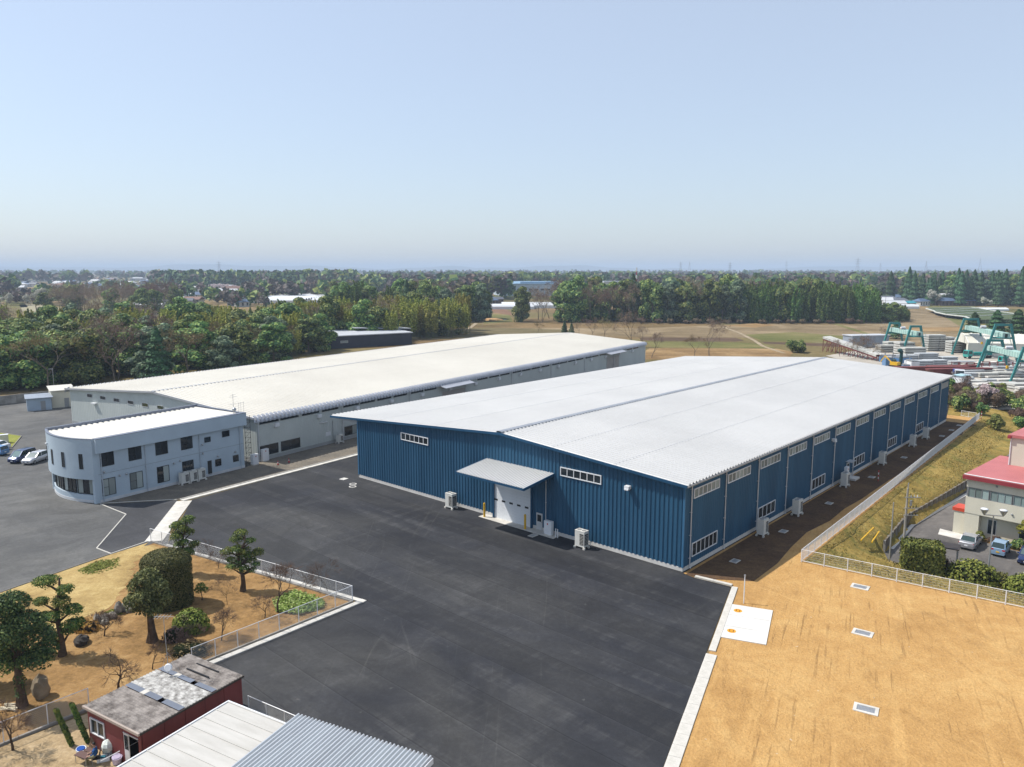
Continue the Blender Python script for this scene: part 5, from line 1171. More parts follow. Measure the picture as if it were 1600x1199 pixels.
# big clipped hedge with rounded top
def clipped(loc, label, rx, ry, h, n, s, m, flat=0.55, rz=0, name='clipped_hedge', jit=0.03, boxy=False):
    t = thing(name,label,'hedge',loc,rz); C=[];N=[]
    for i in range(n):
        u = random.random()
        if boxy:
            f = random.choices('xXyYt',(ry*h,ry*h,rx*h,rx*h,rx*ry*1.6))[0]; x,y,z = random.uniform(-rx,rx),random.uniform(-ry,ry),random.uniform(0,h); nn=[0,0,0]
            if f=='x': x=-rx; nn=(-1,0,0)
            elif f=='X': x=rx; nn=(1,0,0)
            elif f=='y': y=-ry; nn=(0,-1,0)
            elif f=='Y': y=ry; nn=(0,1,0)
            else: z=h; nn=(0,0,1)
        else:
            a = random.uniform(0,2*PI)
            if u < 0.58: z = h*flat*random.random(); x,y = rx*math.cos(a),ry*math.sin(a); nn=(math.cos(a),math.sin(a),.15)
            else:
                ph = math.acos(random.random())-0; x,y = rx*math.sin(ph)*math.cos(a),ry*math.sin(ph)*math.sin(a); z = h*flat+h*(1-flat)*math.cos(ph); nn=(math.sin(ph)*math.cos(a),math.sin(ph)*math.sin(a),math.cos(ph)+.2)
        k = 1+random.uniform(-jit*3,jit); C.append((x*k,y*k,z*(1+random.uniform(-jit,jit)))); N.append((nn[0]+random.gauss(0,.45),nn[1]+random.gauss(0,.45),nn[2]+random.gauss(0,.45)))
    mkobj('foliage',leaf_mesh('foliage',C,N,RS.uniform(.6,1.4,n)*s,m),t)
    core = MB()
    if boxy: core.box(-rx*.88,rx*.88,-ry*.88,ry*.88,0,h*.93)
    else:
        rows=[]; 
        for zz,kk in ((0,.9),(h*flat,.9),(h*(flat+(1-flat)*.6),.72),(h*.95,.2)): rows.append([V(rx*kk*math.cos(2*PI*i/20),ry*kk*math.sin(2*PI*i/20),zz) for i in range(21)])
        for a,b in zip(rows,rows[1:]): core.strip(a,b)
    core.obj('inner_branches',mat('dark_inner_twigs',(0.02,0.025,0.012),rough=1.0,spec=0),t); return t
clipped(P(254,953)+V(0,1.2,0),'massive rounded clipped hedge like a drum in the garden',2.15,1.9,5.0,26000,0.105,L_HEDGE,0.80)
clipped(P(299,984),'low bright green rounded azalea by the garden path',1.35,1.2,1.7,3200,0.16,leafmat('azalea_leaves',[(0.04,0.065,0.01),(0.08,0.12,0.02),(0.14,0.18,0.03),(0.20,0.22,0.05)],0.2,.1,1.5),0.35,name='azalea_bush',jit=0.12)
L_G = leafmat('small_shrub_leaves',[(0.05,0.07,0.012),(0.09,0.12,0.02),(0.15,0.17,0.04)],0.2,.1,1.5)
leaf_tree(P(315,938),'small leafy shrub standing alone on the bare garden earth',1.7,pads([(0,0,1.3,.45,.4),(-.3,.1,.9,.35,.3),(.35,0,1.0,.35,.3)]),0.05,420,0.14,L_G,'small_shrub')
leaf_tree(P(291,990),'grey-leaved small tree in front of the azalea',1.8,pads([(0,0,1.3,.5,.4),(.3,.2,1.0,.4,.3)]),0.06,300,0.12,L_HEDGE,'small_shrub')
def bare(loc, label, H, r0=0.07, depth=5, spread=0.8, name='bare_plum_tree', m=None, first=.3, up=.1):
    t = thing(name,label,'tree',loc,random.uniform(0,6)); mb,tips = branch_tree(H,r0,depth,spread,3,(2,3),first,5,up)
    k=len(mb.f)//3; mb.obj('trunk',m or WOOD,t)
    tw = MB()
    for p,d in tips:
        for i in range(5):
            dd=(d+V(random.gauss(0,.5),random.gauss(0,.5),random.gauss(0,.4))).normalized(); tw.tube([p,p+dd*H*.13],[r0*.11,r0*.05],3,False)
    tw.obj('twigs',MATS.get('twig_bark') or mat('twig_bark',(0.15,0.10,0.075),rough=.9,spec=.05),t)['kind']='stuff'; return t
for px,py,H,lb,r in ((434,957,3.3,'leafless dark plum tree beside the green ground cover',.11),(414,966,1.7,'low bushy leafless shrub by the garden fence',.05),(355,945,1.9,'thin leafless sapling on the bare garden earth',.03),(346,1001,1.8,'twisted small leafless tree near the fence to the shed',.06),(512,925,2.2,'leafless sapling behind the garden fence corner',.04),(341,888,1.5,'small leafless plum by the fence below the concrete band',.04),(330,874,1.6,'very thin leafless sapling at the fence by the concrete band',.025),(163,994,1.7,'leafless shrub beside the row of rocks',.07),(238,1046,1.7,'leafless shrub behind the weathered shed roof',.05),(20,1172,2.3,'leafless tree behind the fence beneath the ivy-clad tree',.09),(310,1010,1.5,'low sprawling leafless plum behind the red shed',.06)):
    bare(P(px,py),lb,H*1.45,r)
t=bare(P(185,1075),'wide crooked leafless plum with horizontal branches behind the shed',3.6,.10,4,1.1,first=.24,up=-.05)
clipped(P(273,1000),'dark brown scrubby bush behind the broad-leaved evergreen',.9,.7,1.0,700,0.14,L_TWIG,0.3,name='scrub_bush',jit=.2)
clipped(P(345,1015)+V(-2.2,-.8,0),'thorny grey-green scrub beside the crooked plum',1.5,.8,1.0,900,0.13,L_TWIGO,0.3,name='scrub_bush',jit=.25)
clipped(P(135,985),'ochre fern clump beside the cloud-pruned pine',.9,.6,.9,600,0.2,leafmat('ochre_fern',[(.16,.10,.02),(.24,.16,.03),(.30,.20,.05)],.2,.1),.3,name='fern_clump',jit=.3)
# ground cover
C=[];N=[]
gp=[P(425,940),P(462,924),P(505,938),P(508,950),P(470,962),P(432,958)]; gv=[(p.x,p.y) for p in gp]
for i in range(2600):
    x,y=in_poly(gv); C.append((x,y,random.uniform(.06,.30))); N.append((random.gauss(0,.5),random.gauss(0,.5),1))
o=mkobj('ground_cover',leaf_mesh('ground_cover',C,N,RS.uniform(.6,1.4,len(C))*.17,L_LUSH)); tag(o,'lush bright green leafy ground cover by the garden fence corner','plants',kind='stuff')
# rocks
M_ROCK = mat('garden_rock',(0.34,0.31,0.26),(0.14,0.13,0.11),scale=1.6,rough=.9,bump=.6,spec=.1)
def rock(loc, label, r, rz, sq=1.0, name='rock', group=None, m=None):
    mb = MB(); mb.ball((0,0,rz*.55),r,rz,10,7,0,.16)
    o = mb.obj(name,m or M_ROCK,None,loc=loc,smooth=False); o.rotation_euler=(0,0,random.uniform(0,6)); o.scale=(1,sq,1); return tag(o,label,'rock',group)
rock(P(65,1088),'tall egg-shaped standing stone on the garden earth',.62,1.05,.8,'standing_stone',m=mat('brown_stone',(.30,.24,.16),(.18,.14,.09),scale=1.2,rough=.85,bump=.3))
for k,(px,py,r,rz) in enumerate(((152,973,.38,.5),(163,969,.5,.35),(175,965,.55,.3),(186,958,.42,.7),(195,954,.5,.45),(203,955,.5,.4),(207,948,.35,.5),(198,947,.3,.4),(164,975,.35,.3))):
    rock(P(px,py),'grey rock in the row edging the dormant lawn',r,rz,.8,'rock','rocks edging the lawn')
rock(P(127,1006),'low dark boulder with pale plaque under the cloud-pruned pine',0.8,.45,.7,'boulder',m=mat('dark_boulder',(.05,.042,.035),rough=.8,bump=.4))
def logs():
    t=thing('firewood_pile','small pile of pale split wood under the ivy-clad tree','firewood',P(16,1108))
    for i in range(9): MB().bar(V(-.6,random.uniform(-.4,.4),.06+.05*(i%3)),V(.6,random.uniform(-.4,.4),.06+.05*(i%3)),.09).obj('log',mat('pale_split_wood',(.62,.55,.40),rough=.9),t)
logs()
for px,py,h,lb in ((113,1165,3.0,'ivy-covered leaning pole by the fence before the shed'),(138,1160,3.2,'ivy-covered pole touching the shed corner')):
    t=thing('ivy_pole',lb,'pole',P(px,py)); top=V(-.75,-.15,h*.86); MB().tube([V(0,0,0),top],.06,8).obj('pole',WOOD,t)
    n=800; C=[];N=[]
    for i in range(n):
        k=random.random(); a=random.uniform(0,2*PI); r=.12*(1.25-.35*abs(k-.5)); p=top*k+V(math.cos(a)*r,math.sin(a)*r,0); C.append(tuple(p)); N.append((math.cos(a)+random.gauss(0,.4),math.sin(a)+random.gauss(0,.4),.4))
    mkobj('ivy',leaf_mesh('ivy',C,N,RS.uniform(.6,1.4,n)*.14,L_PINE),t)

# ------------------------------------------------------------------ red shed, white lean-to roof and corrugated roof
M_REDW = mat('maroon_steel_panel',(0.19,0.045,0.042),(0.13,0.032,0.03),scale=.8,rough=.6,stretch=(1,1,.3))
def red_shed():
    a,b = V(-26.9,45.05,0),V(-22.2,42.3,0); d=(b-a); W=d.length; A=math.atan2(d.y,d.x); t=thing('garden_shed','maroon panel shed with weathered grey slab roof','shed',a,A)
    X,Y,O=V(1,0,0),V(0,1,0),V(0,0,0); D=7.5; H=2.62
    for i in range(3):
        w0,w1=i*W/3,(i+1)*W/3
        if i==0: segs=((0,.95),(2.05,H))
        elif i==2: segs=((2.1,H),)
        else: segs=((0,H),)
        for z0,z1 in segs: MB().box(w0+.02,w1-.02,0,.08,z0,z1).obj('wall_panel',M_REDW,t)
    MB().box(W/3*2,W/3*2+.12,0.005,.075,0,2.1).obj('door_post',M_REDW,t); MB().box(W-.28,W-.02,0.005,.075,0,2.1).obj('wall_panel',M_REDW,t)
    MB().box(.02,.3,0.005,.075,.95,2.05).obj('wall_panel',M_REDW,t); MB().box(W/3-.1,W/3-.03,0.005,.075,.95,2.05).obj('wall_panel',M_REDW,t)
    for i in range(5):
        y0,y1=.1+i*(D-.1)/5,.1+(i+1)*(D-.1)/5
        MB().box(W-.08,W,y0+.015,y1-.015,0,H).obj('wall_panel',M_REDW,t); MB().box(0,.08,y0+.015,y1-.015,0,H).obj('wall_panel',M_REDW,t)
    MB().box(.1,W-.1,D-.08,D,0,H).obj('wall_panel',M_REDW,t)
    MB().box(.1,W-.1,.1,D-.1,-.02,.06).obj('floor',MATS['dark_boulder'],t)
    window(t,O,X,-Y,.28,W/3-.06,.97,2.03,2,WHITE_STEEL,DARKGL,-.06,.06,.12)
    dr=MB().box(W/3*2+.13,W/3*2+.62,-.03,.02,.05,2.08).obj('sliding_door',ALU,t); MB().box(W/3*2+.19,W/3*2+.56,-.04,-.025,1.05,1.98).obj('pane',DARKGL,dr)
    MB().box(W/3*2+.10,W-.25,-.05,.09,2.08,2.14).obj('door_frame',ALU,t)
    MR=mat('weathered_roof_slab',(0.31,0.28,0.255),(0.09,0.078,0.07),scale=1.6,rough=.9,bump=.5,spec=.1); MR2=mat('lichen_roof_slab',(0.55,0.54,0.51),(0.12,0.11,0.10),scale=2.6,rough=.9,bump=.6,spec=.1)
    def slab(y0,y1,m,nm='roof_slab'):
        mb=MB(); n=int((y1-y0)/.21); A_=[];B_=[]
        for i in range(n+1):
            y=y0+(y1-y0)*i/n
            for dd,u in ((0.0,0),(.05,.5)):
                if i==n and u: break
                yy=y+u*(y1-y0)/n; A_.append(V(-.12,yy,H+.10+dd)); B_.append(V(W+.10,yy,H+.02+dd))
        mb.strip(B_,A_); mb.box(-.1,W+.08,y0+.01,y1-.01,H-.05,H+.015); mb.obj(nm,m,t)
    slab(-.15,2.6,MR); slab(3.05,5.05,MR2); slab(5.45,7.6,MR)
    MF=mat('blue_grey_flashing',(.16,.18,.22),rough=.5)
    for y0,y1 in ((2.6,3.05),(5.05,5.45)):
        for x0,x1 in ((-.05,1.55),(1.95,3.35),(3.75,W+.05)): MB().add([V(x0,y0,H+.155-.015*x0),V(x1,y0,H+.155-.015*x1),V(x1,y1,H+.155-.015*x1),V(x0,y1,H+.155-.015*x0)],[(0,1,2,3)]).obj('flashing_strip',MF,t)
        MB().box(1.5,2.0,y0,y1,H+.07,H+.13).obj('flashing_joint',M_KERB,t)
    for y in (6.1,6.9): MB().box(1.6,3.9,y-.04,y+.04,H+.12,H+.18).obj('roof_strap',BLACK,t)
    MB().bar(V(-.14,-.17,H+.06),V(W+.12,-.17,H-.02),.12,.16).obj('fascia',mat('pale_fascia',(.40,.33,.28),rough=.7),t); MB().bar(V(W+.12,-.1,H-.03),V(W+.12,D+.1,H-.03),.08,.12).obj('gutter',MATS['dark_boulder'],t)
    an=thing('roof_aerial','tall thin aerial mast with small dish on the weathered shed roof','aerial',t.matrix_basis@V(1.2,5.0,H+.13))
    MB().tube([V(0,0,0),V(-.1,0,4.2)],.022,6).obj('mast',GALV,an); m=MB(); 
    for k in range(5): m.bar(V(-.1-.5+.22*k,-.35,4.15),V(-.1-.5+.22*k,.35,4.15),.018)
    m.bar(V(-.75,0,4.15),V(.6,0,4.15),.025); m.obj('yagi_elements',GALV,an); d=MB(); d.tube([V(.05,-.12,.55),V(.05,-.2,.58)],[.28,.22],14); d.obj('dish',WHITE_STEEL,an)
    for k in range(3): a_=k*2.1; MB().tube([V(0,0,1.6),V(math.cos(a_)*.9,math.sin(a_)*.9,-.02)],.008,3,False).obj('guy_wire',GALV,an)
red_shed()
def leanto():
    # pale flat roof made of wide panels, beside the shed
    a=V(-18.29,45.97,2.4); ux=V(-14.17,43.64,2.4)-a; uy=V(-20.98,39.41,2.4)-a; A=math.atan2(ux.y,ux.x)
    L=uy.length*1.5; W=ux.length+1.5; t=thing('lean_to_roof','pale panelled lean-to roof on posts beside the red shed','shelter',(a.x,a.y,0),A)
    n=11; mw=mat('dusty_white_panel',(.50,.485,.45),(.40,.385,.35),scale=.8,rough=.6,stretch=(.3,1.5,1))
    for i in range(n):
        y1,y0=-i*L/n,-(i+1)*L/n; mb=MB(); mb.box(0,W,y0+.02,y1-.02,2.34,2.40); mb.box(0,W,y1-.06,y1-.0,2.40,2.44); mb.obj('roof_panel',mw,t)
    MB().box(-.1,0.0,-L,0,2.28,2.46).obj('edge_trim',WHITE_STEEL,t); MB().box(-.1,W,.005,.10,2.26,2.45).obj('edge_trim',WHITE_STEEL,t)
    for x,y in ((.3,-.3),(W-.3,-.3),(.3,-L+.3),(W-.3,-L+.3),(.3,-L/2),(W-.3,-L/2)): MB().tube([V(x,y,-.05),V(x,y,2.34)],.05,8).obj('post',GALV,t)
leanto()
def corr_shelter():
    a=V(-13.22,43.57,3.0); b=V(-4.47,39.33,3.0); ux=b-a; A=math.atan2(ux.y,ux.x); W=ux.length; L=8.0
    t=thing('corrugated_shelter','grey corrugated metal roof on posts at the edge of the asphalt','shelter',(a.x,a.y,0),A)
    m=mat('corrugated_zinc',(.54,.57,.59),(.46,.48,.50),scale=.6,rough=.35,metal=.35,stretch=(2,.2,1)); ns=4; sw=W/ns
    for s_ in range(ns):
        mb=MB(); A_=[];B_=[]; n=9
        for i in range(n):
            for u,d in ((0,0),(.28,0),(.5,.10),(.78,.10)):
                x=s_*sw+(i+u)*sw/n; A_.append(V(x,.05,2.95+d*1.7)); B_.append(V(x,-L,2.72+d*1.7))
        x=(s_+1)*sw; A_.append(V(x,.05,2.95)); B_.append(V(x,-L,2.72)); mb.strip(B_,A_); mb.obj('roof_sheet',m,t)
    for y in (-.3,-L/2,-L+.3): MB().box(.05,W-.05,y-.06,y+.06,2.52+y*.028,2.70+y*.028).obj('purlin',GALV,t)
    for x in (.2,W-.2):
        for y in (-.3,-L+.3): MB().tube([V(x,y,-.05),V(x,y,2.55)],.06,8).obj('post',GALV,t)
    MB().box(W,W+.06,-L,.05,2.65,3.0).obj('edge_trim',WHITE_STEEL,t)
corr_shelter()
t=thing('handrail','white pipe handrails of the steps at the shed door','handrail',P(172,1199)); 
for off in (V(0,0,0),V(3.2,-1.2,0)):
    p0=P(158,1199)-t.location+off*.5; MB().tube([V(p0.x,p0.y,.4),V(p0.x+1.9,p0.y+1.35,.95)],.03,6).obj('rail',WHITE_STEEL,t); MB().tube([V(p0.x+1.8,p0.y+1.28,0),V(p0.x+1.8,p0.y+1.28,.95)],.03,6).obj('post',WHITE_STEEL,t)
# clutter in front of the shed and the seated person
def seated_person():
    loc=P(151,1192); fr=math.atan2(-0.35,-1.0); t=thing('person','seated person in blue shirt and olive trousers beside a small table','person',loc,fr)
    S=[((0,0,.46),.15),((0,0,.64),.155),((.02,0,.84),.165),((.03,0,.98),.13),((.05,0,1.07),.055),((.07,0,1.13),.05)]
    V_=[Vector(a) for a,r in S]; Rr=[r for a,r in S]; E=[(i,i+1) for i in range(5)]
    def chain(start, lst):
        pr=start
        for p,r in lst: V_.append(Vector(p)); Rr.append(r); E.append((pr,len(V_)-1)); pr=len(V_)-1
        return pr
    for s_ in (1,-1):
        chain(0,[((.10,s_*.10,.47),.10),((.44,s_*.13,.47),.075),((.50,s_*.13,.40),.062),((.50,s_*.13,.12),.045),((.52,s_*.13,.05),.045),((.68,s_*.14,.04),.035)])
        w_=chain(3,[((.03,s_*.15,.98),.075),((.06,s_*.22,.93),.06),((.14,s_*.25,.72),.045),((.36,s_*.18,.62),.034),((.43,s_*.16,.62),.032)])
        for k in range(4): chain(w_,[((.46,s_*(.16-.02*(k-1.5)),.62),.010),((.50,s_*(.16-.022*(k-1.5)),.60),.009)])
        chain(w_,[((.44,s_*.13,.63),.010),((.47,s_*.11,.62),.009)])
    me=bpy.data.meshes.new('body'); me.from_pydata([tuple(v) for v in V_],E,[]); ob=mkobj('body',me)
    md=ob.modifiers.new('skin','SKIN'); 
    for i,sv in enumerate(me.skin_vertices[0].data): sv.radius=(Rr[i],Rr[i]); sv.use_root=(i==0)
    ob.modifiers.new('sub','SUBSURF').levels=1
    dg=bpy.context.evaluated_depsgraph_get(); dg.update(); m2=bpy.data.meshes.new_from_object(ob.evaluated_get(dg)); bpy.data.objects.remove(ob)
    sk=mat('skin',(.50,.30,.21),rough=.55); sh=mat('blue_shirt',(.02,.09,.26),rough=.8); tr=mat('olive_trousers',(.20,.19,.12),rough=.85); bo=BLACK
    m2.materials.clear()
    for m in (sh,tr,sk,bo): m2.materials.append(m)
    for f in m2.polygons:
        c=f.center; f.use_smooth=True
        f.material_index = 3 if c.z<.09 else 1 if (c.z<.585 and abs(c.y)<.24 and not (c.x>.2 and c.z>.555)) else 2 if (c.z>1.06 or (c.x>.27 and c.z>.55)) else 0
    b=mkobj('body',m2,t)
    hd=MB(); hd.ball((.09,0,1.25),.095,.125,14,10); hd.ball((.19,0,1.24),.02,.03,6,5); hd.ball((.085,.095,1.25),.018,.03,6,5); hd.ball((.085,-.095,1.25),.018,.03,6,5); hd.obj('head',sk,t,smooth=True)
    ha=MB(); ha.ball((.07,0,1.285),.102,.11,14,10); ha.obj('hair',mat('dark_hair',(.02,.018,.016),rough=.6),t,smooth=True)
    fc=MB(); 
    for s_ in (1,-1): fc.ball((.178,s_*.035,1.262),.011,.008,6,4)
    fc.box(.178,.186,-.025,.025,1.185,1.193); fc.obj('eyes_and_mouth',bo,t)
    ch=thing('folding_chair','dark folding chair under the seated person','chair',loc,fr)
    MB().box(-.22,.2,-.24,.24,.33,.36).obj('seat',BLACK,ch); MB().obox(V(-.22,0,.62),V(0,.24,0),V(.02,0,0),V(-.04,0,.22)).obj('backrest',BLACK,ch)
    for x in (-.2,.18):
        for y in (-.22,.22): MB().tube([V(x,y,0),V(x,y,.34)],.014,6).obj('leg',GALV,ch)
seated_person()
def table(loc, rz, label, w_, d, h, m):
    t=thing('small_table',label,'table',loc,rz); MB().box(-w_/2,w_/2,-d/2,d/2,h-.04,h).obj('tabletop',m,t)
    for x in (-1,1):
        for y in (-1,1): MB().tube([V(x*(w_/2-.06),y*(d/2-.06),0),V(x*(w_/2-.06),y*(d/2-.06),h-.04)],.018,6).obj('leg',GALV,t)
MT=mat('brown_table_board',(.13,.075,.065),rough=.6)
table(P(131,1192),-.4,'low brown board table in front of the seated person',1.0,.5,.55,MT); table(P(140,1182),-.4,'brown board bench behind the seated person',.9,.35,.45,MT)
def basket(loc,label,c,rim):
    t=thing('laundry_basket',label,'basket',loc); MB().tube([V(0,0,.05),V(.05,-.05,.48)],[.24,.30],14).obj('tub',rim,t); MB().tube([V(.045,-.048,.485),V(.05,-.05,.52)],[.26,.22],14).obj('lid',c,t)
    MB().tube([V(.2,.1,0),V(-.2,-.1,0)],.02,5).obj('stand',GALV,t)
basket(P(127,1180),'white basin with blue tarp lid on a stand by the shed',mat('blue_plastic',(.02,.09,.38),rough=.4),WHITE_STEEL)
t=thing('covered_appliance','white appliance under a crumpled plastic cover by the maroon wall','appliance',P(171,1180)); mb=MB(); mb.ball((0,0,.62),.42,.42,10,7,0,.14); mb.obj('plastic_cover',mat('white_plastic_cover',(.62,.66,.62),rough=.4),t); MB().box(-.28,.28,-.25,.25,0,.45).obj('casing',GREY_STEEL,t)
basket(P(183,1193),'lilac plastic bucket beside the shed door',mat('lilac_plastic',(.50,.44,.58),rough=.4),mat('lilac_plastic',(.50,.44,.58)))
t=thing('crate','open white crate with blue net beside the covered appliance','crate',P(162,1188),.4); mb=MB(); mb.box(-.35,.35,-.22,.22,.0,.05); mb.box(-.35,-.32,-.22,.22,.05,.25); mb.box(.32,.35,-.22,.22,.05,.25); mb.box(-.32,.32,-.22,-.19,.05,.25); mb.box(-.32,.32,.19,.22,.05,.25); mb.obj('box',WHITE_STEEL,t); MB().box(-.25,.1,-.15,.15,.05,.22).obj('net',mat('teal_net',(.02,.16,.22),rough=.7),t)
t=thing('plank_stack','old planks leaning at the maroon shed corner','planks',P(143,1166)); 
for k in range(3): MB().bar(V(k*.14,-.25,0),V(k*.14+.1,.12,.9+.12*k),.12,.03).obj('plank',mat('old_plank',(.20,.13,.08),rough=.9),t)

def grass_tufts(name, polys, n, s_, m, label, zf):
    C=[];N=[]
    for poly,k in polys:
        for i in range(int(n*k)):
            x,y=in_poly(poly)
            if zf is not None:
                z=zf(x,y)
            else: z=0.02
            C.append((x,y,z+random.uniform(.01,.06))); N.append((random.gauss(0,.5),random.gauss(0,.5),1))
    o=mkobj(name,leaf_mesh(name,C,N,RS.uniform(.5,1.5,len(C))*s_,m)); return tag(o,label,'grass',kind='stuff')
q=lambda *pp:[(P(*a).x,P(*a).y) for a in pp]
L_GR=leafmat('fresh_grass_blades',[(.10,.12,.015),(.17,.19,.03),(.24,.23,.05)],.2,.1,1.0)
grass_tufts('lawn_grass',[(q((128,889),(150,880),(172,875),(180,882),(160,890),(140,895)),.5),(q((120,892),(150,877),(186,872),(188,884),(160,896),(132,899)),.3),(q((150,964),(172,954),(192,949),(190,960),(168,968)),.35)],1500,.16,L_GR,'fresh green grass patches in the dormant lawn',None)
# ------------------------------------------------------------------ lower car park: wall, red-roofed building, poles, hedges
def retaining_wall():
    t=thing('retaining_wall','dark weathered panel retaining wall at the foot of the grass bank','wall',(LOT[0].x,LOT[0].y,LOTZ)); M=mat('mossy_wall_panel',(0.20,0.17,0.13),(0.075,0.062,0.048),scale=1.3,rough=.95,bump=.4,spec=.05,stretch=(1,1,.4))
    for i in range(LOT_WALL):
        a,b=LOT[i],LOT[i+1]; L=(b-a).length; n=max(1,round(L/2.0)); ang=math.atan2(b.y-a.y,b.x-a.x); w_=L/n
        pm=MB().box(.02,w_-.02,0,.18,0,1.42).mesh('wall_panel',M); po=MB().box(-.09,.09,-.06,.2,0,1.48).mesh('post',CONC_D)
        for k in range(n):
            p=a.lerp(b,k/n)-LOT[0]; mkobj('wall_panel',pm,t,(p.x,p.y,0),ang); mkobj('post',po,t,(p.x,p.y,0),ang)
retaining_wall()
M_IVW=mat('ivory_render',(0.62,0.59,0.48),(0.53,0.50,0.40),scale=.5,rough=.85,spec=.1,stretch=(1,1,.3)); M_RRF=mat('red_sheet_roof',(0.46,0.15,0.145),(0.38,0.12,0.12),scale=.3,rough=.55); M_RTR=mat('maroon_trim',(0.28,0.04,0.05),rough=.5)
def red_building():
    a=V(55.6,91.0,0); A=R(-47.5); t=thing('factory_building','ivory two-level building with red roofs above the lower car park','building',(a.x,a.y,LOTZ),A)
    X,Y,O=V(1,0,0),V(0,1,0),V(0,0,0); D=13.5; L=22.0; H=7.5
    # ground floor is set back under the upper storey
    MB().box(.0,1.6,.05,D-.02,0,3.0).obj('wall',M_IVW,t)
    MB().box(1.6,L-.05,1.0,D-.02,0,3.0).obj('wall',M_IVW,t); MB().box(-.02,L,0,D,3.0,5.0).obj('upper_wall',M_IVW,t); MB().box(-.02,L,0,D,6.25,H).obj('upper_wall',M_IVW,t); MB().box(.2,L-.2,.25,D-.2,5.0,6.25).obj('window_band_core',mat('dim_interior',(.30,.33,.31),rough=.8),t)
    for i in range(9):
        x=.15+i*2.4
        if x+2.3<L: window(t,V(0,.12,0),X,-Y,x,x+2.3,5.0,6.25,3,GREY_STEEL,glassmat('blue_grey_curtain_glass',(.20,.26,.25),.12),0.0,.07,.10)
    window(t,V(.05,0,0),Y,-X,.3,2.6,5.0,6.25,2,GREY_STEEL,MATS['blue_grey_curtain_glass'],0.0,.07,.1)
    MB().box(-.02,.2,3.0,D,5.0,6.25).obj('wall',M_IVW,t)
    MB().box(-.35,L+.3,-.35,D+.3,H,H+.28).obj('roof',M_RRF,t); MB().box(-.42,L+.35,-.45,-.352,H-.25,H+.2).obj('fascia',M_RTR,t); MB().box(-.45,-.352,-.4,D+.3,H-.25,H+.2).obj('fascia',M_RTR,t)
    MB().tube([V(-.3,-.3,H+.33),V(L,-.3,H+.33)],.06,6).obj('roof_pipe',WHITE_STEEL,t)
    # red porch at the corner
    MB().box(-1.5,-.02,.4,2.6,2.85,3.25).obj('porch_roof',mat('bright_red_paint',(.55,.07,.03),rough=.45),t); MB().box(-1.3,-.02,.5,.7,0,2.85).obj('porch_wall',M_IVW,t)
    for x0,x1,z0,z1 in ((2.3,3.3,.6,2.5),(5.6,8.6,.9,2.4),(10.5,13.5,.9,2.4),(15.5,18.5,.9,2.4)): window(t,V(0,1.0,0),X,-Y,x0,x1,z0,z1,2 if x1-x0>1.5 else 1,ALU,DARKGL,0,.07,.06)
    for x,z in ((3.2,6.9),(5.0,3.9)): MB().ball((x,-.06,z),.12,.12,8,6).obj('wall_vent',GREY_STEEL,t)
    # upper block set back
    u=mkobj('upper_block',None,t,(2.0,9.0,H+.28)); MB().box(0,18,0,7,0,3.6).obj('wall',M_IVW,u); MB().box(-.3,18.3,-.3,7.3,3.6,3.95).obj('roof',M_RRF,u); window(u,O,X,-Y,1.6,2.3,1.6,2.6,1,WHITE_STEEL,DARKGL,0,.06,.06); MB().tube([V(-.05,-.05,0),V(-.05,-.05,3.6)],.07,6).obj('downpipe',WHITE_STEEL,u)
    MB().box(-.4,.0,-.4,7.3,3.45,3.85).obj('fascia',M_RTR,u)
red_building()
sheet('planting_strip',[V(57.0,91.0,0),V(60.6,87.2,0),V(75,72,0),V(73.5,70.5,0),V(58.5,86.2,0),V(56.2,89.6,0)],M_GARD,LOTZ+.02)
sheet('entrance_slab',[V(54.2,93.5,0),V(56.0,91.2,0),V(57.2,89.6,0),V(55.2,88.8,0),V(52.8,91.4,0)],CONC,LOTZ+.02)
bl=lambda x,y:V(55.6,91.0,LOTZ)+V(math.cos(R(-47.5)),math.sin(R(-47.5)),0)*x+V(-math.sin(R(-47.5)),math.cos(R(-47.5)),0)*y
for k,(x,kind,s_) in enumerate(((2.2,'shrub_olive',.6),(3.6,'shrub_brown',.5),(4.6,'shrub_yellow',.45),(6.0,'shrub',.62),(7.2,'shrub',.6),(8.4,'shrub',.62),(9.8,'shrub',.65),(11.2,'shrub',.6))):
    plant(kind,bl(x,-.6),['olive shrub at the building corner by the porch','brown shrub between the olive shrub and the yellow one','small yellow-green shrub behind the silver sedan'][k] if k<3 else 'dark green shrub in the row below the ivory building','shrub','shrubs below the ivory building' if k>=3 else None,s_,s_)
for x in (7.0,12.0): leaf_tree(bl(x,-.3),'slender yellow-green tree against the ivory wall','%s'%'' or 4.2,pads([(0,0,3.3,.9,.6),(.8,0,2.7,.7,.5),(-.8,.1,2.6,.7,.5),(.3,-.3,2.1,.6,.4)]),.06,900,.24,MATS['yellow_green_leaves'],'slender_tree')['group']='slender trees against the ivory wall'
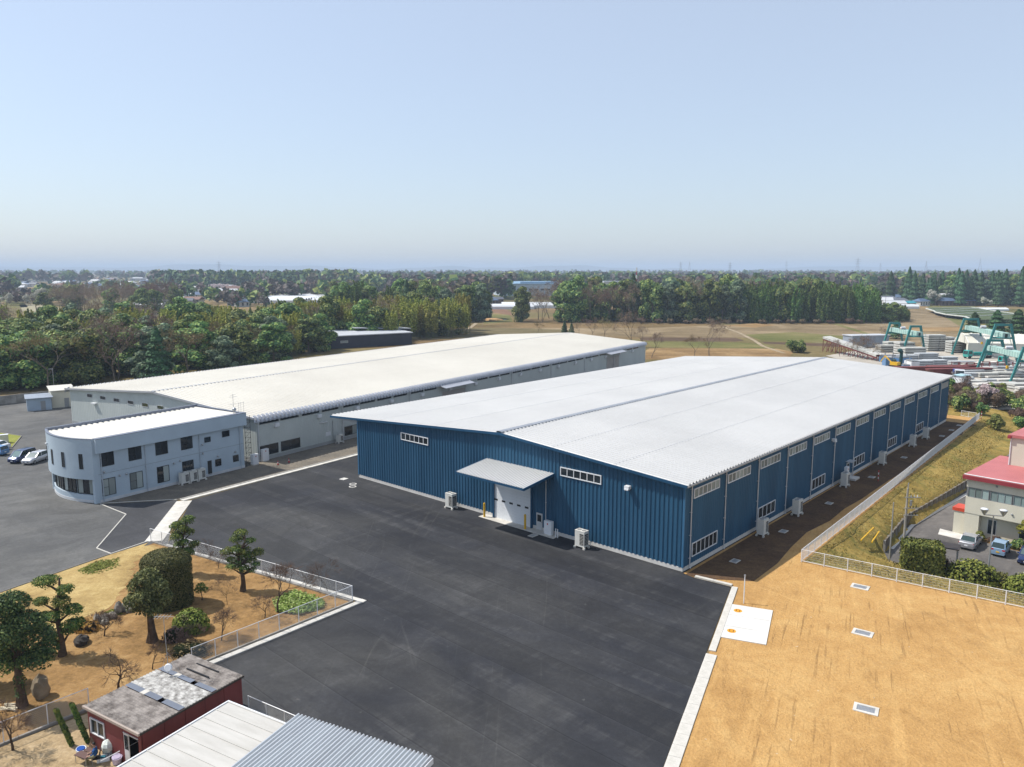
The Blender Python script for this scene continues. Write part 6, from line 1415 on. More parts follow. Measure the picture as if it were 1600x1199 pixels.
# poles
def utility_pole(loc,label,h,arms=True,r=.16,m=None):
    t=thing('utility_pole',label,'utility pole',loc); MB().tube([V(0,0,0),V(0,0,h)],[r,r*.62],10).obj('pole',m or CONC_D,t)
    if arms:
        MB().tube([V(0,0,h-.6),V(0.03,0,h+.6)],.06,8).obj('pole_top',GALV,t)
        for z,w_ in ((h-1.0,1.0),(h-2.2,.9),(h-3.0,.9)):
            c=MB().bar(V(-.3,-.1,z),V(w_*1.4,-.1,z),.08).obj('cross_arm',GALV,t)
            for k in range(3): MB().tube([V(.35+k*.35*w_,-.1,z+.04),V(.35+k*.35*w_,-.1,z+.28)],[.06,.04],6).obj('insulator',WHITE_STEEL if z>h-1.5 else BLACK,c)
        MB().tube([V(.35,-.2,h-1.9),V(.35,-.2,h-1.3)],.13,8).obj('switch_box',GREY_STEEL,t)
        MB().box(-.22,-.1,-.12,.12,1.6,2.3).obj('sign_plate',WHITE_STEEL,t)
utility_pole(P(1409,887,LOTZ),'concrete utility pole with cross-arms by the retaining wall',9.0)
utility_pole(P(1389,883,LOTZ),'plain slim steel pole beside the concrete utility pole',7.2,False,.09,GALV)
def twin_lamp(loc,label):
    t=thing('street_lamp',label,'street lamp',loc); h=7.0; MB().tube([V(0,0,0),V(0,0,h)],[.10,.06],8).obj('pole',GALV,t); MB().bar(V(-.9,.25,h),V(.9,-.25,h),.09).obj('cross_arm',GALV,t)
    for s_ in (-1,1):
        hd=MB().tube([V(s_*.85,s_*-.24,h+.05),V(s_*.85,s_*-.24,h+.5),V(s_*.85,s_*-.24,h+.62)],[.12,.36,.40],14).obj('lamp_shade',GALV,t); MB().ball((s_*.85,s_*-.24,h+.62),.38,.12,14,6).obj('lens',mat('lamp_lens',(.70,.72,.74),rough=.2),hd,smooth=True)
    MB().box(-.1,.1,-.12,-.08,.7,1.0).obj('hatch',WHITE_STEEL,t)
twin_lamp(P(1543,905,LOTZ),'twin-headed floodlight on a tall steel pole in the lower car park')
clipped(P(1450,905,LOTZ)+V(0,1.5,0),'tall boxy clipped hedge behind the white mesh fence',1.9,1.5,3.4,5200,.24,leafmat('boxy_hedge_leaves',[(.02,.035,.008),(.05,.075,.014),(.09,.12,.025),(.15,.17,.04)],.1,.1,1.6),boxy=True,rz=-.35)
LH=leafmat('round_bush_leaves',[(.025,.04,.006),(.06,.08,.012),(.11,.13,.022),(.17,.18,.04)],.1,.1,1.6)
clipped(V(48.2,76.6,LOTZ),'wide rounded green bush behind the white mesh fence next to the boxy hedge',2.4,1.5,2.3,3600,.22,LH,.3,name='round_bush',jit=.12,rz=-.5)
clipped(V(51.4,72.6,LOTZ),'smooth domed green bush in front of the white van',2.1,1.5,2.5,3600,.2,LH,.3,name='round_bush',jit=.06,rz=-.5)
clipped(V(50.8,75.8,LOTZ),'small brown-green bush at the foot of the floodlight pole',.9,.7,1.3,900,.2,MATS['olive_shrub_leaves'],.4,name='low_bush',jit=.15)
clipped(V(46.4,79.8,LOTZ),'dark leafless-looking bush between the boxy hedge and the asphalt',1.3,.8,1.7,900,.22,L_TWIG,.4,name='low_bush',jit=.2)
clipped(V(49.0,78.6,LOTZ),'brownish low hedge at the edge of the lower car park',2.2,.6,1.2,1200,.2,MATS['olive_shrub_leaves'],.4,name='low_bush',jit=.15,rz=-.6)
t=thing('bicycle_shelter','small dark flat-roofed shelter behind the boxy hedge','shelter',V(47.3,80.9,LOTZ),-.6); MB().box(-1.7,1.7,-1.0,1.0,2.5,2.62).obj('roof',mat('dark_shelter_roof',(.05,.042,.04),rough=.6),t)
for x in (-1.5,1.5):
    for y in (-.85,.85): MB().tube([V(x,y,0),V(x,y,2.5)],.05,6).obj('post',GALV,t)
for px0,py0,px1,py1,lb in ((1345,849,1364,830,'yellow pole lying on the grass bank, the longer one'),(1362,852,1373,836,'short yellow pole lying on the grass bank')):
    a,b=P(px0,py0,-.6),P(px1,py1,-.6); t=thing('yellow_pole',lb,'pole',a); d=b-a; MB().tube([V(0,0,.35),V(d.x,d.y,.35)],.09,8).obj('tube',M_YEL,t); MB().tube([V(d.x*.97,d.y*.97,.35),V(d.x*1.03,d.y*1.03,.35)],.1,8).obj('cap',M_YEL,t)

# grass on the bank and scrub at its far end
def bank_grass():
    C=[];N=[]; poly=[(30.6,76.2),(94.6,152.4),(100,150),(69,112.4),(50.3,95.2),(42.8,85.4),(42,82),(46,79.5),(50,76),(60,67),(58,58)]
    pv=[V(x,y,0) for x,y in poly]
    for i in range(15000):
        x,y=in_poly(poly)
        if math.sin(x*.5+1)*math.sin(y*.37)+random.gauss(0,.6)<-.25: continue
        C.append((x,y,bank_h(x,y)+random.uniform(.02,.22))); N.append((random.gauss(0,.8),random.gauss(0,.8),.6))
    o=mkobj('bank_grass',leaf_mesh('bank_grass',C,N,RS.uniform(.4,1.5,len(C))*.26,leafmat('dry_grass_blades',[(.09,.085,.02),(.20,.16,.05),(.32,.24,.08),(.40,.30,.11)],.2,.1,1.0),aspect=.35)); tag(o,'dry yellow grass with green tufts covering the bank','grass',kind='stuff')
bank_grass()
bp=[(94,158),(108,150),(122,146),(128,170),(112,184),(98,178)]
for i,(x,y) in enumerate(scatter(bp,34,2.6)):
    k=random.choice(['shrub_olive','shrub','shrub_brown','shrub_brown','shrub_yellow','shrub_olive']); s_=random.uniform(1.0,2.0)
    nm={'shrub_olive':'olive','shrub':'dark green','shrub_brown':'brown leafless','shrub_yellow':'yellow-green'}[k]
    plant(k,(x,y,bank_h(x,y) if y<181 and x<149 else GZ),nm+' bush in the thicket past the end of the long fence','bush','bushes of the thicket',s_,s_*1.1)
for i,(x,y) in enumerate(scatter([(86,114),(100,128),(108,146),(96,150),(88,138)],12,2.4)):
    k=random.choice(['shrub_olive','shrub','shrub_brown']); plant(k,(x,y,bank_h(x,y)),{'shrub_olive':'olive','shrub':'dark green','shrub_brown':'brown leafless'}[k]+' bush on the slope behind the red-roofed building','bush','bushes behind the red-roofed building',random.uniform(.9,1.7))
plant('cherry',(104,168,GZ),'pale pink cherry in bloom in the thicket past the fence','tree',None,.8,.7,name='cherry_tree'); plant('cherry',(98,172,GZ),'small pale cherry in bloom by the far corner of the blue warehouse','tree',None,.55,.5,name='cherry_tree')
bare(V(97,176,GZ),'dark pollarded leafless tree by the precast yard entrance',7.0,.35,5,.45); bare(V(124,164,GZ),'leaning leafless tree above the thicket',8.0,.3,5,.6)
for i,(x,y) in enumerate(((92,170),(95,166),(101,186),(110,188),(88,174))): bare(V(x,y,GZ),'thin leafless tree in the thicket by the far corner',random.uniform(4,6),.12,5,.7)['group']='leafless trees by the far corner'

# ------------------------------------------------------------------ cars
TYRE=mat('tyre_rubber',(.018,.018,.019),rough=.85); RIM=mat('alloy_rim',(.50,.51,.53),rough=.3,metal=.8); LAMPR=mat('red_tail_lamp',(.45,.02,.02),rough=.2); LAMPW=mat('clear_headlamp',(.65,.68,.70),rough=.1); CGL=glassmat('car_glass',(.02,.035,.035),.04)
def car(loc, rz, label, paint, style='sedan', plate=None, L=4.5, W=1.70):
    """x forward. cross-sections lofted along x"""
    t=thing('parked_car',label,'car',loc,rz)
    if style=='sedan': st=[(-.5,.62,.92,.92),(-.485,.30,.98,.95),(-.36,.20,1.0,1.0),(-.30,.20,1.02,1.0),(-.2,.20,1.0,1.0),(.0,.20,.98,1.0),(.2,.20,.98,1.0),(.3,.20,.95,1.0),(.42,.22,.82,.96),(.49,.28,.68,.88),(.5,.42,.60,.80)]; cab=[(-.36,1.0,.62),(-.24,1.42,.58),(-.02,1.46,.58),(.08,1.43,.58),(.24,.97,.64)]
    elif style=='van': st=[(-.5,.55,1.0,.92),(-.49,.28,1.05,.96),(-.3,.2,1.06,1.0),(0,.2,1.05,1.0),(.25,.2,1.04,1.0),(.42,.22,1.0,.97),(.49,.28,.80,.90),(.5,.42,.68,.82)]; cab=[(-.49,1.05,.66),(-.45,1.72,.60),(-.1,1.80,.60),(.14,1.76,.60),(.34,1.03,.66)]
    else: st=[(-.5,.55,.95,.92),(-.49,.28,1.0,.96),(-.3,.2,1.02,1.0),(0,.2,1.0,1.0),(.25,.2,1.0,1.0),(.40,.22,.93,.97),(.49,.28,.76,.90),(.5,.42,.66,.82)]; cab=[(-.485,1.0,.64),(-.42,1.52,.58),(-.1,1.58,.58),(.06,1.54,.58),(.25,1.0,.64)]
    hs=1.0 if L>3.8 else 1.06
    mb=MB(); rows=[]
    for x,zb,zt,wk in st:
        w_=W/2*wk; rows.append([V(x*L,y*w_,z*hs) for y,z in ((-.86,zb),(-1.0,zb+.1),(-1.0,zb+(zt-zb)*.55),(-.94,zt-.03),(-.80,zt),(.80,zt),(.94,zt-.03),(1.0,zb+(zt-zb)*.55),(1.0,zb+.1),(.86,zb))])
    for a,b in zip(rows,rows[1:]): mb.strip(a,b,close=True)
    mb.add(rows[0],[tuple(range(10))]); mb.add(rows[-1],[tuple(reversed(range(10)))])
    body=mb.obj('body',paint,t,smooth=True)
    rf=MB(); top=cab[1:-1]
    A_=[V(x*L,-W/2*wk*1.62,z*hs) for x,z,wk in top]; B_=[V(x*L,W/2*wk*1.62,z*hs) for x,z,wk in top]
    A_=[V(x*L,-W*.5*wk*1.42,z*hs) for x,z,wk in top]; B_=[V(x*L,W*.5*wk*1.42,z*hs) for x,z,wk in top]; M_=[V(x*L,0,z*hs+.03) for x,z,wk in top]
    rf.strip(A_,M_); rf.strip(M_,B_)
    base=[(x,z) for x,z,_ in (cab[0],cab[-1])]
    wb=W*.5*.92
    # pillars
    for s_ in (-1,1):
        for (x0,z0),(x1,z1) in (((cab[0][0],cab[0][1]),(top[0][0],top[0][1])),((cab[-1][0],cab[-1][1]),(top[-1][0],top[-1][1])),((-.06,1.0),(-.06,top[1][1]))):
            rf.bar(V(x0*L,s_*wb,z0*hs-.02),V(x1*L,s_*W*.5*.58*1.42,z1*hs-.01),.09,.09)
    rf.obj('roof',paint,t)
    gm=MB()
    for s_ in (-1,1):
        lo=[V(x*L,s_*wb*.99,cab[0][1]*hs-.03) for x in np.linspace(cab[0][0],cab[-1][0],5)]; hi=[V(x*L,s_*W*.5*.58*1.40,z*hs-.03) for x,z in ((top[0][0],top[0][1]),(top[0][0]*.7+top[1][0]*.3,top[0][1]),(top[1][0],top[1][1]),(top[-1][0],top[-1][1]),(top[-1][0],top[-1][1]))]
        m_=MB().strip(lo,hi); m_.obj('side_window',CGL,t)
    for (x0,z0,_),(x1,z1,_),nm in ((cab[0],top[0],'rear_window'),(cab[-1],top[-1],'windscreen')):
        m_=MB().add([V(x0*L,-wb*.95,z0*hs-.01),V(x0*L,wb*.95,z0*hs-.01),V(x1*L,W*.5*.58*1.36,z1*hs-.01),V(x1*L,-W*.5*.58*1.36,z1*hs-.01)],[(0,1,2,3)]); m_.obj(nm,CGL if nm=='rear_window' else glassmat('windscreen_glass',(.10,.15,.15),.05),t)
    for sx in (-.30,.31):
        for s_ in (-1,1):
            w_=MB().tube([V(sx*L,s_*(W/2-.20),.31),V(sx*L,s_*(W/2+.012),.31)],.31,16).obj('wheel',TYRE,t); MB().tube([V(sx*L,s_*(W/2+.0),.31),V(sx*L,s_*(W/2+.022),.31)],.20,12).obj('rim',RIM,w_)
    for s_ in (-1,1):
        MB().obox(V(-.492*L,s_*W*.38,.84*hs),V(.03,0,0),V(0,.14,0),V(0,0,.10)).obj('tail_lamp',LAMPR,t); MB().obox(V(.478*L,s_*W*.35,.64*hs),V(.06,0,0),V(0,.17,0),V(0,0,.075)).obj('headlamp',LAMPW,t)
        MB().obox(V(.19*L,s_*(W/2+.09),1.0*hs),V(.07,0,0),V(0,.10,0),V(0,0,.07)).obj('mirror',paint,t)
    MB().box(.5*L-.01,.5*L+.015,-.17,.17,.42,.56).obj('number_plate',plate or WHITE_STEEL,t); MB().box(-.5*L-.02,-.5*L+.01,-.17,.17,.55,.70).obj('number_plate',plate or WHITE_STEEL,t)
    MB().box(.495*L-.02,.5*L+.006,-.45,.45,.46,.58).obj('grille',BLACK,t)
    return t
cp=lambda n,c,m=.3:mat(n,c,tuple(x*.92 for x in c),rough=.35,metal=m,spec=.5,coat=.6)
SILV=cp('silver_paint',(.48,.49,.52),.5); SKY=cp('light_blue_paint',(.30,.45,.62)); NAVY=cp('navy_paint',(.015,.035,.12)); WHT=cp('white_car_paint',(.72,.73,.74),.0); SLV2=cp('pale_silver_paint',(.56,.56,.57),.4); BLU=cp('mid_blue_paint',(.12,.27,.50))
h0=R(47)
car(V(54.5,87.5,LOTZ),h0,'silver sedan parked tail-out below the ivory building',SILV,'sedan')
car(V(56.5,85.0,LOTZ),h0,'light blue small hatchback with yellow plate beside the silver sedan',SKY,'hatch',M_YEL,3.4,1.48)
car(V(58.1,82.5,LOTZ),h0+PI,'dark navy car parked nose-out next to the light blue hatchback',NAVY,'hatch',None,4.0,1.68)
car(V(54.2,74.6,LOTZ),R(-40),'white van mostly hidden behind the domed green bush',WHT,'van',None,3.4,1.48)
car(V(-75.0,117.9,-.02),R(-95),'pale silver SUV parked beside the curved office end',SLV2,'hatch',None,4.5,1.76)
car(V(-77.6,118.6,-.02),R(-97),'dark navy minivan parked next to the pale silver SUV',NAVY,'van',None,4.4,1.7)
car(V(-84.6,122.6,-.02),R(168),'mid-blue hatchback parked past the navy minivan',BLU,'hatch',None,4.2,1.7)
car(V(-87.0,126.5,-.02),R(168),'white sedan parked behind the mid-blue hatchback',WHT,'sedan',None,4.5,1.7)

# ------------------------------------------------------------------ left yard edge: grass island, sheds, block wall, lamp
sheet('grass_island',[P(33,682),P(0,677),V(-110,138,0),V(-100,128,0),P(0,702),P(18,699)],M_MOSS,.06)
kerb('island_kerb',P(33,682),P(18,700),.15,.12,1.0,CONC_D); kerb('island_kerb',P(0,677),P(33,682),.15,.12,1.0,CONC_D)
t=thing('utility_box','small white cabinet on the grass island by the parked cars','cabinet',P(4,693),.5); MB().box(-.9,.9,-.4,.4,0,1.5).obj('casing',M_IVW,t); MB().box(-.95,.95,-.45,.45,1.5,1.56).obj('lid',WHITE_STEEL,t)
def small_shed(px0,px1,py,label,h,m,roofm,dep,win=False):
    a,b=P(px0,py),P(px1,py-2); d=b-a; t=thing('storage_shed',label,'shed',a,math.atan2(d.y,d.x)+.25); W=d.length
    for nm,bx in (('wall',(0,W,0,dep)),): MB().box(*bx,-.05,h).obj(nm,m,t)
    MB().add([V(-.3,-.4,h+.02),V(W+.3,-.4,h+.02),V(W+.3,dep+.3,h+.35),V(-.3,dep+.3,h+.35),V(-.3,-.4,h+.14),V(W+.3,-.4,h+.14),V(W+.3,dep+.3,h+.47),V(-.3,dep+.3,h+.47)],[(0,3,2,1),(4,5,6,7),(0,1,5,4),(1,2,6,5),(2,3,7,6),(3,0,4,7)]).obj('roof',roofm,t)
    MB().box(W*.55,W*.55+.9,-.05,.0,0,2.0).obj('door',GREY_STEEL,t)
    if win:
        for k in range(3): MB().box(W+.0,W+.03,.5+k*.8,.95+k*.8,h*.45,h*.7).obj('window',mat('red_brown_poster',(.25,.08,.06)),t)
    return t
small_shed(43,81,643,'low pale blue-grey storage shed beside the old yard',2.6,mat('pale_blue_panel',(.36,.44,.52),rough=.6),mat('grey_blue_roof',(.30,.34,.40),rough=.5),4.0)
small_shed(82,117,638,'ivory storage shed with pale roof next to the beige warehouse',3.7,M_IVW,M_CREAM,6.0,True)
t=thing('block_wall','weathered grey block wall along the wood behind the old yard','wall',V(-122,160,0)); 
bw0,bw1=V(-122,160,0),V(-100,186,0); d=bw1-bw0; n=9; ang=math.atan2(d.y,d.x); pm=MB().box(.02,d.length/n-.02,0,.2,0,2.0).mesh('wall_panel',CONC_D)
for k in range(n): q_=d*(k/n); mkobj('wall_panel',pm,t,(q_.x,q_.y,0),ang)
t=thing('street_lamp','short grey lamp post behind the ivory storage shed','street lamp',P(85,611)); MB().tube([V(0,0,0),V(0,0,5.5)],.08,6).obj('pole',GALV,t); MB().box(-1.0,.1,-.12,.12,5.4,5.6).obj('lamp_head',GALV,t)
# dark building behind the cream roof
def dark_building():
    t=thing('dark_building','low dark navy building with pale monopitch roofs behind the cream roof','building',V(-69,291,0),R(33)); m=mat('dark_navy_cladding',(.035,.04,.06),rough=.6)
    MB().box(0,34,0,26,0,4.6).obj('wall',m,t); MB().add([V(-.4,-.4,4.6),V(34.4,-.4,4.6),V(34.4,26.4,5.0),V(-.4,26.4,5.0),V(-.4,-.4,4.95),V(34.4,-.4,4.95),V(34.4,26.4,5.35),V(-.4,26.4,5.35)],[(0,3,2,1),(4,5,6,7),(0,1,5,4),(1,2,6,5),(2,3,7,6),(3,0,4,7)]).obj('roof',mat('pale_grey_roof',(.50,.52,.55),rough=.5),t)
    MB().box(16,40,14,30,0,5.0).obj('rear_wall',m,t); MB().add([V(15.6,13.6,6.3),V(40.4,13.6,5.1),V(40.4,30.4,5.1),V(15.6,30.4,6.3),V(15.6,13.6,6.6),V(40.4,13.6,5.4),V(40.4,30.4,5.4),V(15.6,30.4,6.6)],[(0,3,2,1),(4,5,6,7),(0,1,5,4),(1,2,6,5),(2,3,7,6),(3,0,4,7)]).obj('roof',MATS['pale_grey_roof'],t)
    for k in range(2): window(t,V(0,0,0),V(1,0,0),V(0,-1,0),4+k*1.6,5.4+k*1.6,2.0,2.9,1,ALU,CURT,0,.08,.06)
dark_building()
# ------------------------------------------------------------------ precast yard: gantry cranes, tent hall, stacks, lorries
M_TEAL=mat('teal_crane_paint',(.04,.21,.20),(.03,.16,.16),scale=.4,rough=.5); M_MINT=mat('mint_girder_paint',(.36,.52,.46),(.30,.44,.40),scale=.4,rough=.55)
def gantry(fa, fb, spread, H, label, gh):
    """fa, fb: ground centres of the two leg frames; legs splay across the travel direction"""
    d=(fb-fa); L=d.length; t=thing('gantry_crane',label,'crane',fa,math.atan2(d.y,d.x))
    for x,stiff in ((0,0),(L,1)):
        fr=mkobj('leg_frame',None,t,(x,0,0)); tw=spread*.21
        for s_ in (-1,1):
            mb=MB(); a=V(0,s_*spread/2,.5); b=V(0,s_*tw,H); n=6
            for k in range(n):
                p,q=a.lerp(b,k/n),a.lerp(b,(k+1)/n); mb.bar(p,q,.42+.28*k/n,.62,up=(1,0,0))
            mb.obj('leg',M_TEAL,fr); MB().box(-.7,.7,s_*spread/2-.28,s_*spread/2+.28,0,.55).obj('bogie',M_TEAL,fr)
        MB().box(-.34,.34,-tw-.35,tw+.35,H-.35,H+.35).obj('top_beam',M_TEAL,fr); MB().box(-.3,.3,-spread*.30,spread*.30,gh-.75,gh-.15).obj('girder_seat',M_TEAL,fr)
        if stiff:
            for s_ in (-1,1): MB().tube([V(0,s_*spread*.22,gh-.8),V(-.2,s_*spread*.46,1.0)],.09,6).obj('brace',M_MINT,fr)
    for y in (-.75,.75): MB().box(-2.2,L+3.2,y-.35,y+.35,gh-.1,gh+1.35).obj('girder',M_MINT,t)
    MB().box(-2.2,L+3.2,-.39,.39,gh+1.2,gh+1.28).obj('walkway',M_MINT,t)
    st=MB()
    for k in range(int(L/1.6)): st.box(k*1.6,k*1.6+.08,-1.13,-1.1,gh-.05,gh+1.3)
    st.obj('girder_stiffeners',M_TEAL,t)
    tr=mkobj('trolley',None,t,(L*.42,0,gh+1.36)); MB().box(-1.2,1.2,-1,1,0,.25).obj('trolley_frame',GREY_STEEL,tr); MB().tube([V(0,-.8,.6),V(0,.8,.6)],.38,10).obj('drum',WHITE_STEEL,tr); MB().box(-1.0,-.4,-.6,.2,.25,.8).obj('motor_box',M_OR,tr)
    MB().tube([V(L*.42,.0,gh),V(L*.42,0,gh-3.2)],.05,5).obj('hoist_rope',GREY_STEEL,t); MB().box(L*.42-.3,L*.42+.3,-.25,.25,gh-4.0,gh-3.2).obj('hook_block',M_YEL,t)
    pf=MB(); pf.box(L-.4,L+3.6,-1.9,1.9,gh-.3,gh-.12)
    for x in (L-.4,L+1.6,L+3.6):
        for y in (-1.85,1.85): pf.tube([V(x,y,gh-.1),V(x,y,gh+1.0)],.04,4)
    pf.bar(V(L-.4,-1.85,gh+1.0),V(L+3.6,-1.85,gh+1.0),.06); pf.bar(V(L-.4,1.85,gh+1.0),V(L+3.6,1.85,gh+1.0),.06); pf.obj('platform',M_TEAL,t)
c1a,c1b=PY(1395,288),PY(1427.5,272)
gantry(c1a,c1b,8.0,10.0,'teal gantry crane standing alone behind the stacked slabs',6.9)
gantry(PY(1512.5,271),PY(1562,243),10.2,12.6,'tall teal gantry crane in front of the white tent hall',8.9)
gantry(PY(1550,222),PY(1606,200),8.6,9.6,'low teal gantry crane nearest the lorries in the precast yard',6.6)
def tent():
    a=P(1512,556.5); t=thing('tent_hall','white fabric tent hall with open end in the precast yard','tent',a,R(-14)); m=mat('white_tent_fabric',(.66,.64,.56),(.56,.54,.46),scale=.2,rough=.7); W,L,h,r=15.5,24.0,4.6,7.4
    MB().box(0,L,-.1,.1,0,h).obj('side_wall',m,t); MB().box(0,L,W-.1,W+.1,0,h).obj('side_wall',m,t); MB().box(L-.1,L,0,W,0,h).obj('end_wall',m,t)
    mb=MB(); n=10; A_=[V(-.2,W*i/n,h+(r-h)*math.sin(PI*i/n)) for i in range(n+1)]; B_=[V(L+.2,p.y,p.z) for p in A_]; mb.strip(B_,A_); mb.obj('roof',m,t)
    for k in range(8):
        x=k*L/8; MB().tube([V(x,W*i/n,h+(r-h)*math.sin(PI*i/n)+.05) for i in range(n+1)],.09,5,False).obj('arch_rib',WHITE_STEEL,t)
    g=MB(); g.add([V(-.15,W*i/n,h+(r-h)*math.sin(PI*i/n)) for i in range(n+1)]+[V(-.15,W,h-.4),V(-.15,0,h-.4)],[tuple(range(n+3))]); g.obj('gable',m,t)
    MB().box(-.15,.1,-.1,1.8,0,h).obj('gable_post',m,t); MB().box(-.15,.1,W-1.5,W+.1,0,h).obj('gable_post',m,t)
tent()
M_PC=mat('precast_concrete',(.50,.50,.47),(.38,.38,.35),scale=.3,rough=.9,spec=.1); M_PC2=mat('blue_grey_precast',(.46,.48,.49),(.36,.38,.39),scale=.3,rough=.9,spec=.1); M_RST=mat('red_oxide_steel',(.20,.055,.05),(.14,.04,.035),scale=.4,rough=.7)
def stack(px,py,w_,d,n,h,label,m,rz=.15,grp='stacks of precast slabs'):
    t=thing('slab_stack',label,'slabs',P(px,py),rz,grp); pm=MB().box(-w_/2,w_/2,-d/2,d/2,0,h*.72).mesh('slab',m); bm=MB().box(-w_/2+.3,-w_/2+.5,-d/2,d/2,0,h*.28).box(w_/2-.5,w_/2-.3,-d/2,d/2,0,h*.28).mesh('bearer',WOOD)
    for k in range(n): mkobj('bearer',bm,t,(0,0,k*h)); mkobj('slab',pm,t,(random.uniform(-.1,.1),random.uniform(-.08,.08),k*h+h*.28),random.uniform(-.01,.01))
for px,py,w_,n in ((1458,548,7,7),(1470,548,4,6),(1480,548,4,6),(1489,551,4,5),(1400,548,9,4),(1412,553,6,5),(1385,550,7,3),(1425,558,8,4)): stack(px,py,w_,3.5,n,.85,'tall stack of pale precast slabs between the gantry cranes',M_PC)
for px,py,w_,n in ((1425,566,8,4),(1446,566,9,5),(1460,571,9,3),(1440,572,8,3),(1400,563,8,3),(1480,566,7,3),(1495,570,6,2)): stack(px,py,w_*.75,3.0,n,.6,'low stack of blue-grey precast slabs in the middle of the yard',M_PC2,.1)
i=0
for py,x0,x1,st in ((577,1470,1600,13),(584,1465,1600,15),(590,1500,1600,17),(598,1495,1600,19),(606,1520,1600,21),(614,1530,1610,22),(571,1510,1600,15)):
    px=x0
    while px<x1:
        L=random.uniform(5,9); m=random.choice([M_PC,M_PC,M_PC2,CONC]); stack(px+random.uniform(-3,3),py+random.uniform(-1.5,1.5),L,random.uniform(1.5,3),random.choice([1,1,2,2]),random.uniform(.4,.7),'long low pallet of precast beams laid out across the yard',m,random.uniform(-.1,.25),'rows of precast beams in the yard'); px+=st*random.uniform(.8,1.4)
for k,(px,py,L,rz) in enumerate(((1455,582,22,.05),(1488,580,16,.1),(1498,585,20,.12))):
    t=thing('steel_formwork','long red oxide steel mould beam in the precast yard','beam',P(px,py),rz,'red oxide mould beams')
    MB().box(-L/2,L/2,-.5,.5,.3,1.5).obj('web',M_RST,t); MB().box(-L/2,L/2,-.9,.9,1.5,1.75).obj('flange',M_RST,t); MB().box(-L/2,L/2,-.9,.9,.05,.3).obj('flange',M_RST,t)
for k in range(9):
    t=thing('steel_trestle','small red oxide steel trestle behind the low gantry crane','trestle',P(1492+k*12,576+random.uniform(-1.5,1.5)),random.uniform(-.3,.3),'red oxide trestles'); 
    for x in (-1,1): MB().tube([V(x,-.5,0),V(x,0,1.8)],.09,4).obj('leg',M_RST,t); MB().tube([V(x,.5,0),V(x,0,1.8)],.09,4).obj('leg',M_RST,t)
    MB().bar(V(-1.3,0,1.8),V(1.3,0,1.8),.2).obj('beam',M_RST,t)
def lorry(loc,rz,label,cabm,load=None):
    t=thing('lorry',label,'lorry',loc,rz); cb=MB(); prof=[(3.2,.6),(4.9,.6),(5.0,1.5),(4.75,2.75),(4.5,2.85),(3.2,2.85)]; cb.add([V(x,-1.15,z) for x,z in prof]+[V(x,1.15,z) for x,z in prof],[(0,1,2,3,4,5),(11,10,9,8,7,6)]+[(i,i+6,(i+1)%6+6,(i+1)%6) for i in range(6)]); cab=cb.obj('cab',cabm,t)
    MB().add([V(5.02,-1.0,1.5),V(5.02,1.0,1.5),V(4.8,1.0,2.6),V(4.8,-1.0,2.6)],[(0,1,2,3)]).obj('windscreen',CGL,cab)
    for s_ in (-1,1): MB().box(3.5,4.6,s_*1.16-.01,s_*1.16+.01,1.6,2.5).obj('side_window',CGL,cab)
    MB().box(-5,3.1,-1.15,1.15,.9,1.15).obj('flatbed',GREY_STEEL,t); MB().box(2.8,3.1,-1.15,1.15,1.15,2.2).obj('headboard',GREY_STEEL,t)
    if load: MB().box(-4.6,2.4,-.9,.9,1.15,2.1).obj('load',load,t)
    for x in (4.1,-2.6,-3.8):
        for s_ in (-1,1): MB().tube([V(x,s_*.85,.5),V(x,s_*1.2,.5)],.5,12).obj('wheel',TYRE,t)
TQ=cp('turquoise_paint',(.02,.32,.28),.0)
lorry(P(1496,591),R(-115),'lorry with white cab and dark blue bed at the yard entrance',WHT,mat('dark_blue_tarp',(.02,.05,.20),rough=.7)); lorry(P(1503,598),R(-112),'pale lorry in front of the blue-bedded lorry',SLV2,None); lorry(P(1528,560),R(190),'turquoise lorry beside the tent hall',TQ,mat('turquoise_tarp',(.02,.28,.25),rough=.6)); lorry(P(1583,573),R(100),'teal forklift lorry behind the low crane',TQ)
t=thing('gatehouse','small white gatehouse with pale blue roof at the yard entrance','hut',P(1502,603),.4); MB().box(-1.4,1.4,-1.2,1.2,0,2.7).obj('wall',WHITE_STEEL,t); MB().box(-1.7,1.7,-1.5,1.5,2.7,2.9).obj('roof',mat('pale_cyan_roof',(.40,.60,.66),rough=.5),t); window(t,V(0,-1.2,0),V(1,0,0),V(0,-1,0),-.9,.9,1.1,2.1,2,ALU,DARKGL,0,.06,.05)
t=thing('excavator','yellow excavator among blue machines by the conveyor','excavator',P(1398,574),2.2,None,.75); MB().box(-1.6,1.6,-1.2,1.2,.9,2.2).obj('body',M_YEL,t); MB().box(.2,1.5,-1.1,.0,2.2,3.2).obj('cab',CGL,t)
for s_ in (-1,1): MB().box(-1.9,1.9,s_*1.2-.3,s_*1.2+.3,0,.9).obj('track',BLACK,t)
MB().bar(V(1.4,.3,2),V(4.2,.3,4.4),.4).obj('boom',M_YEL,t); MB().bar(V(4.2,.3,4.4),V(6,.3,1.8),.3).obj('arm',M_YEL,t)
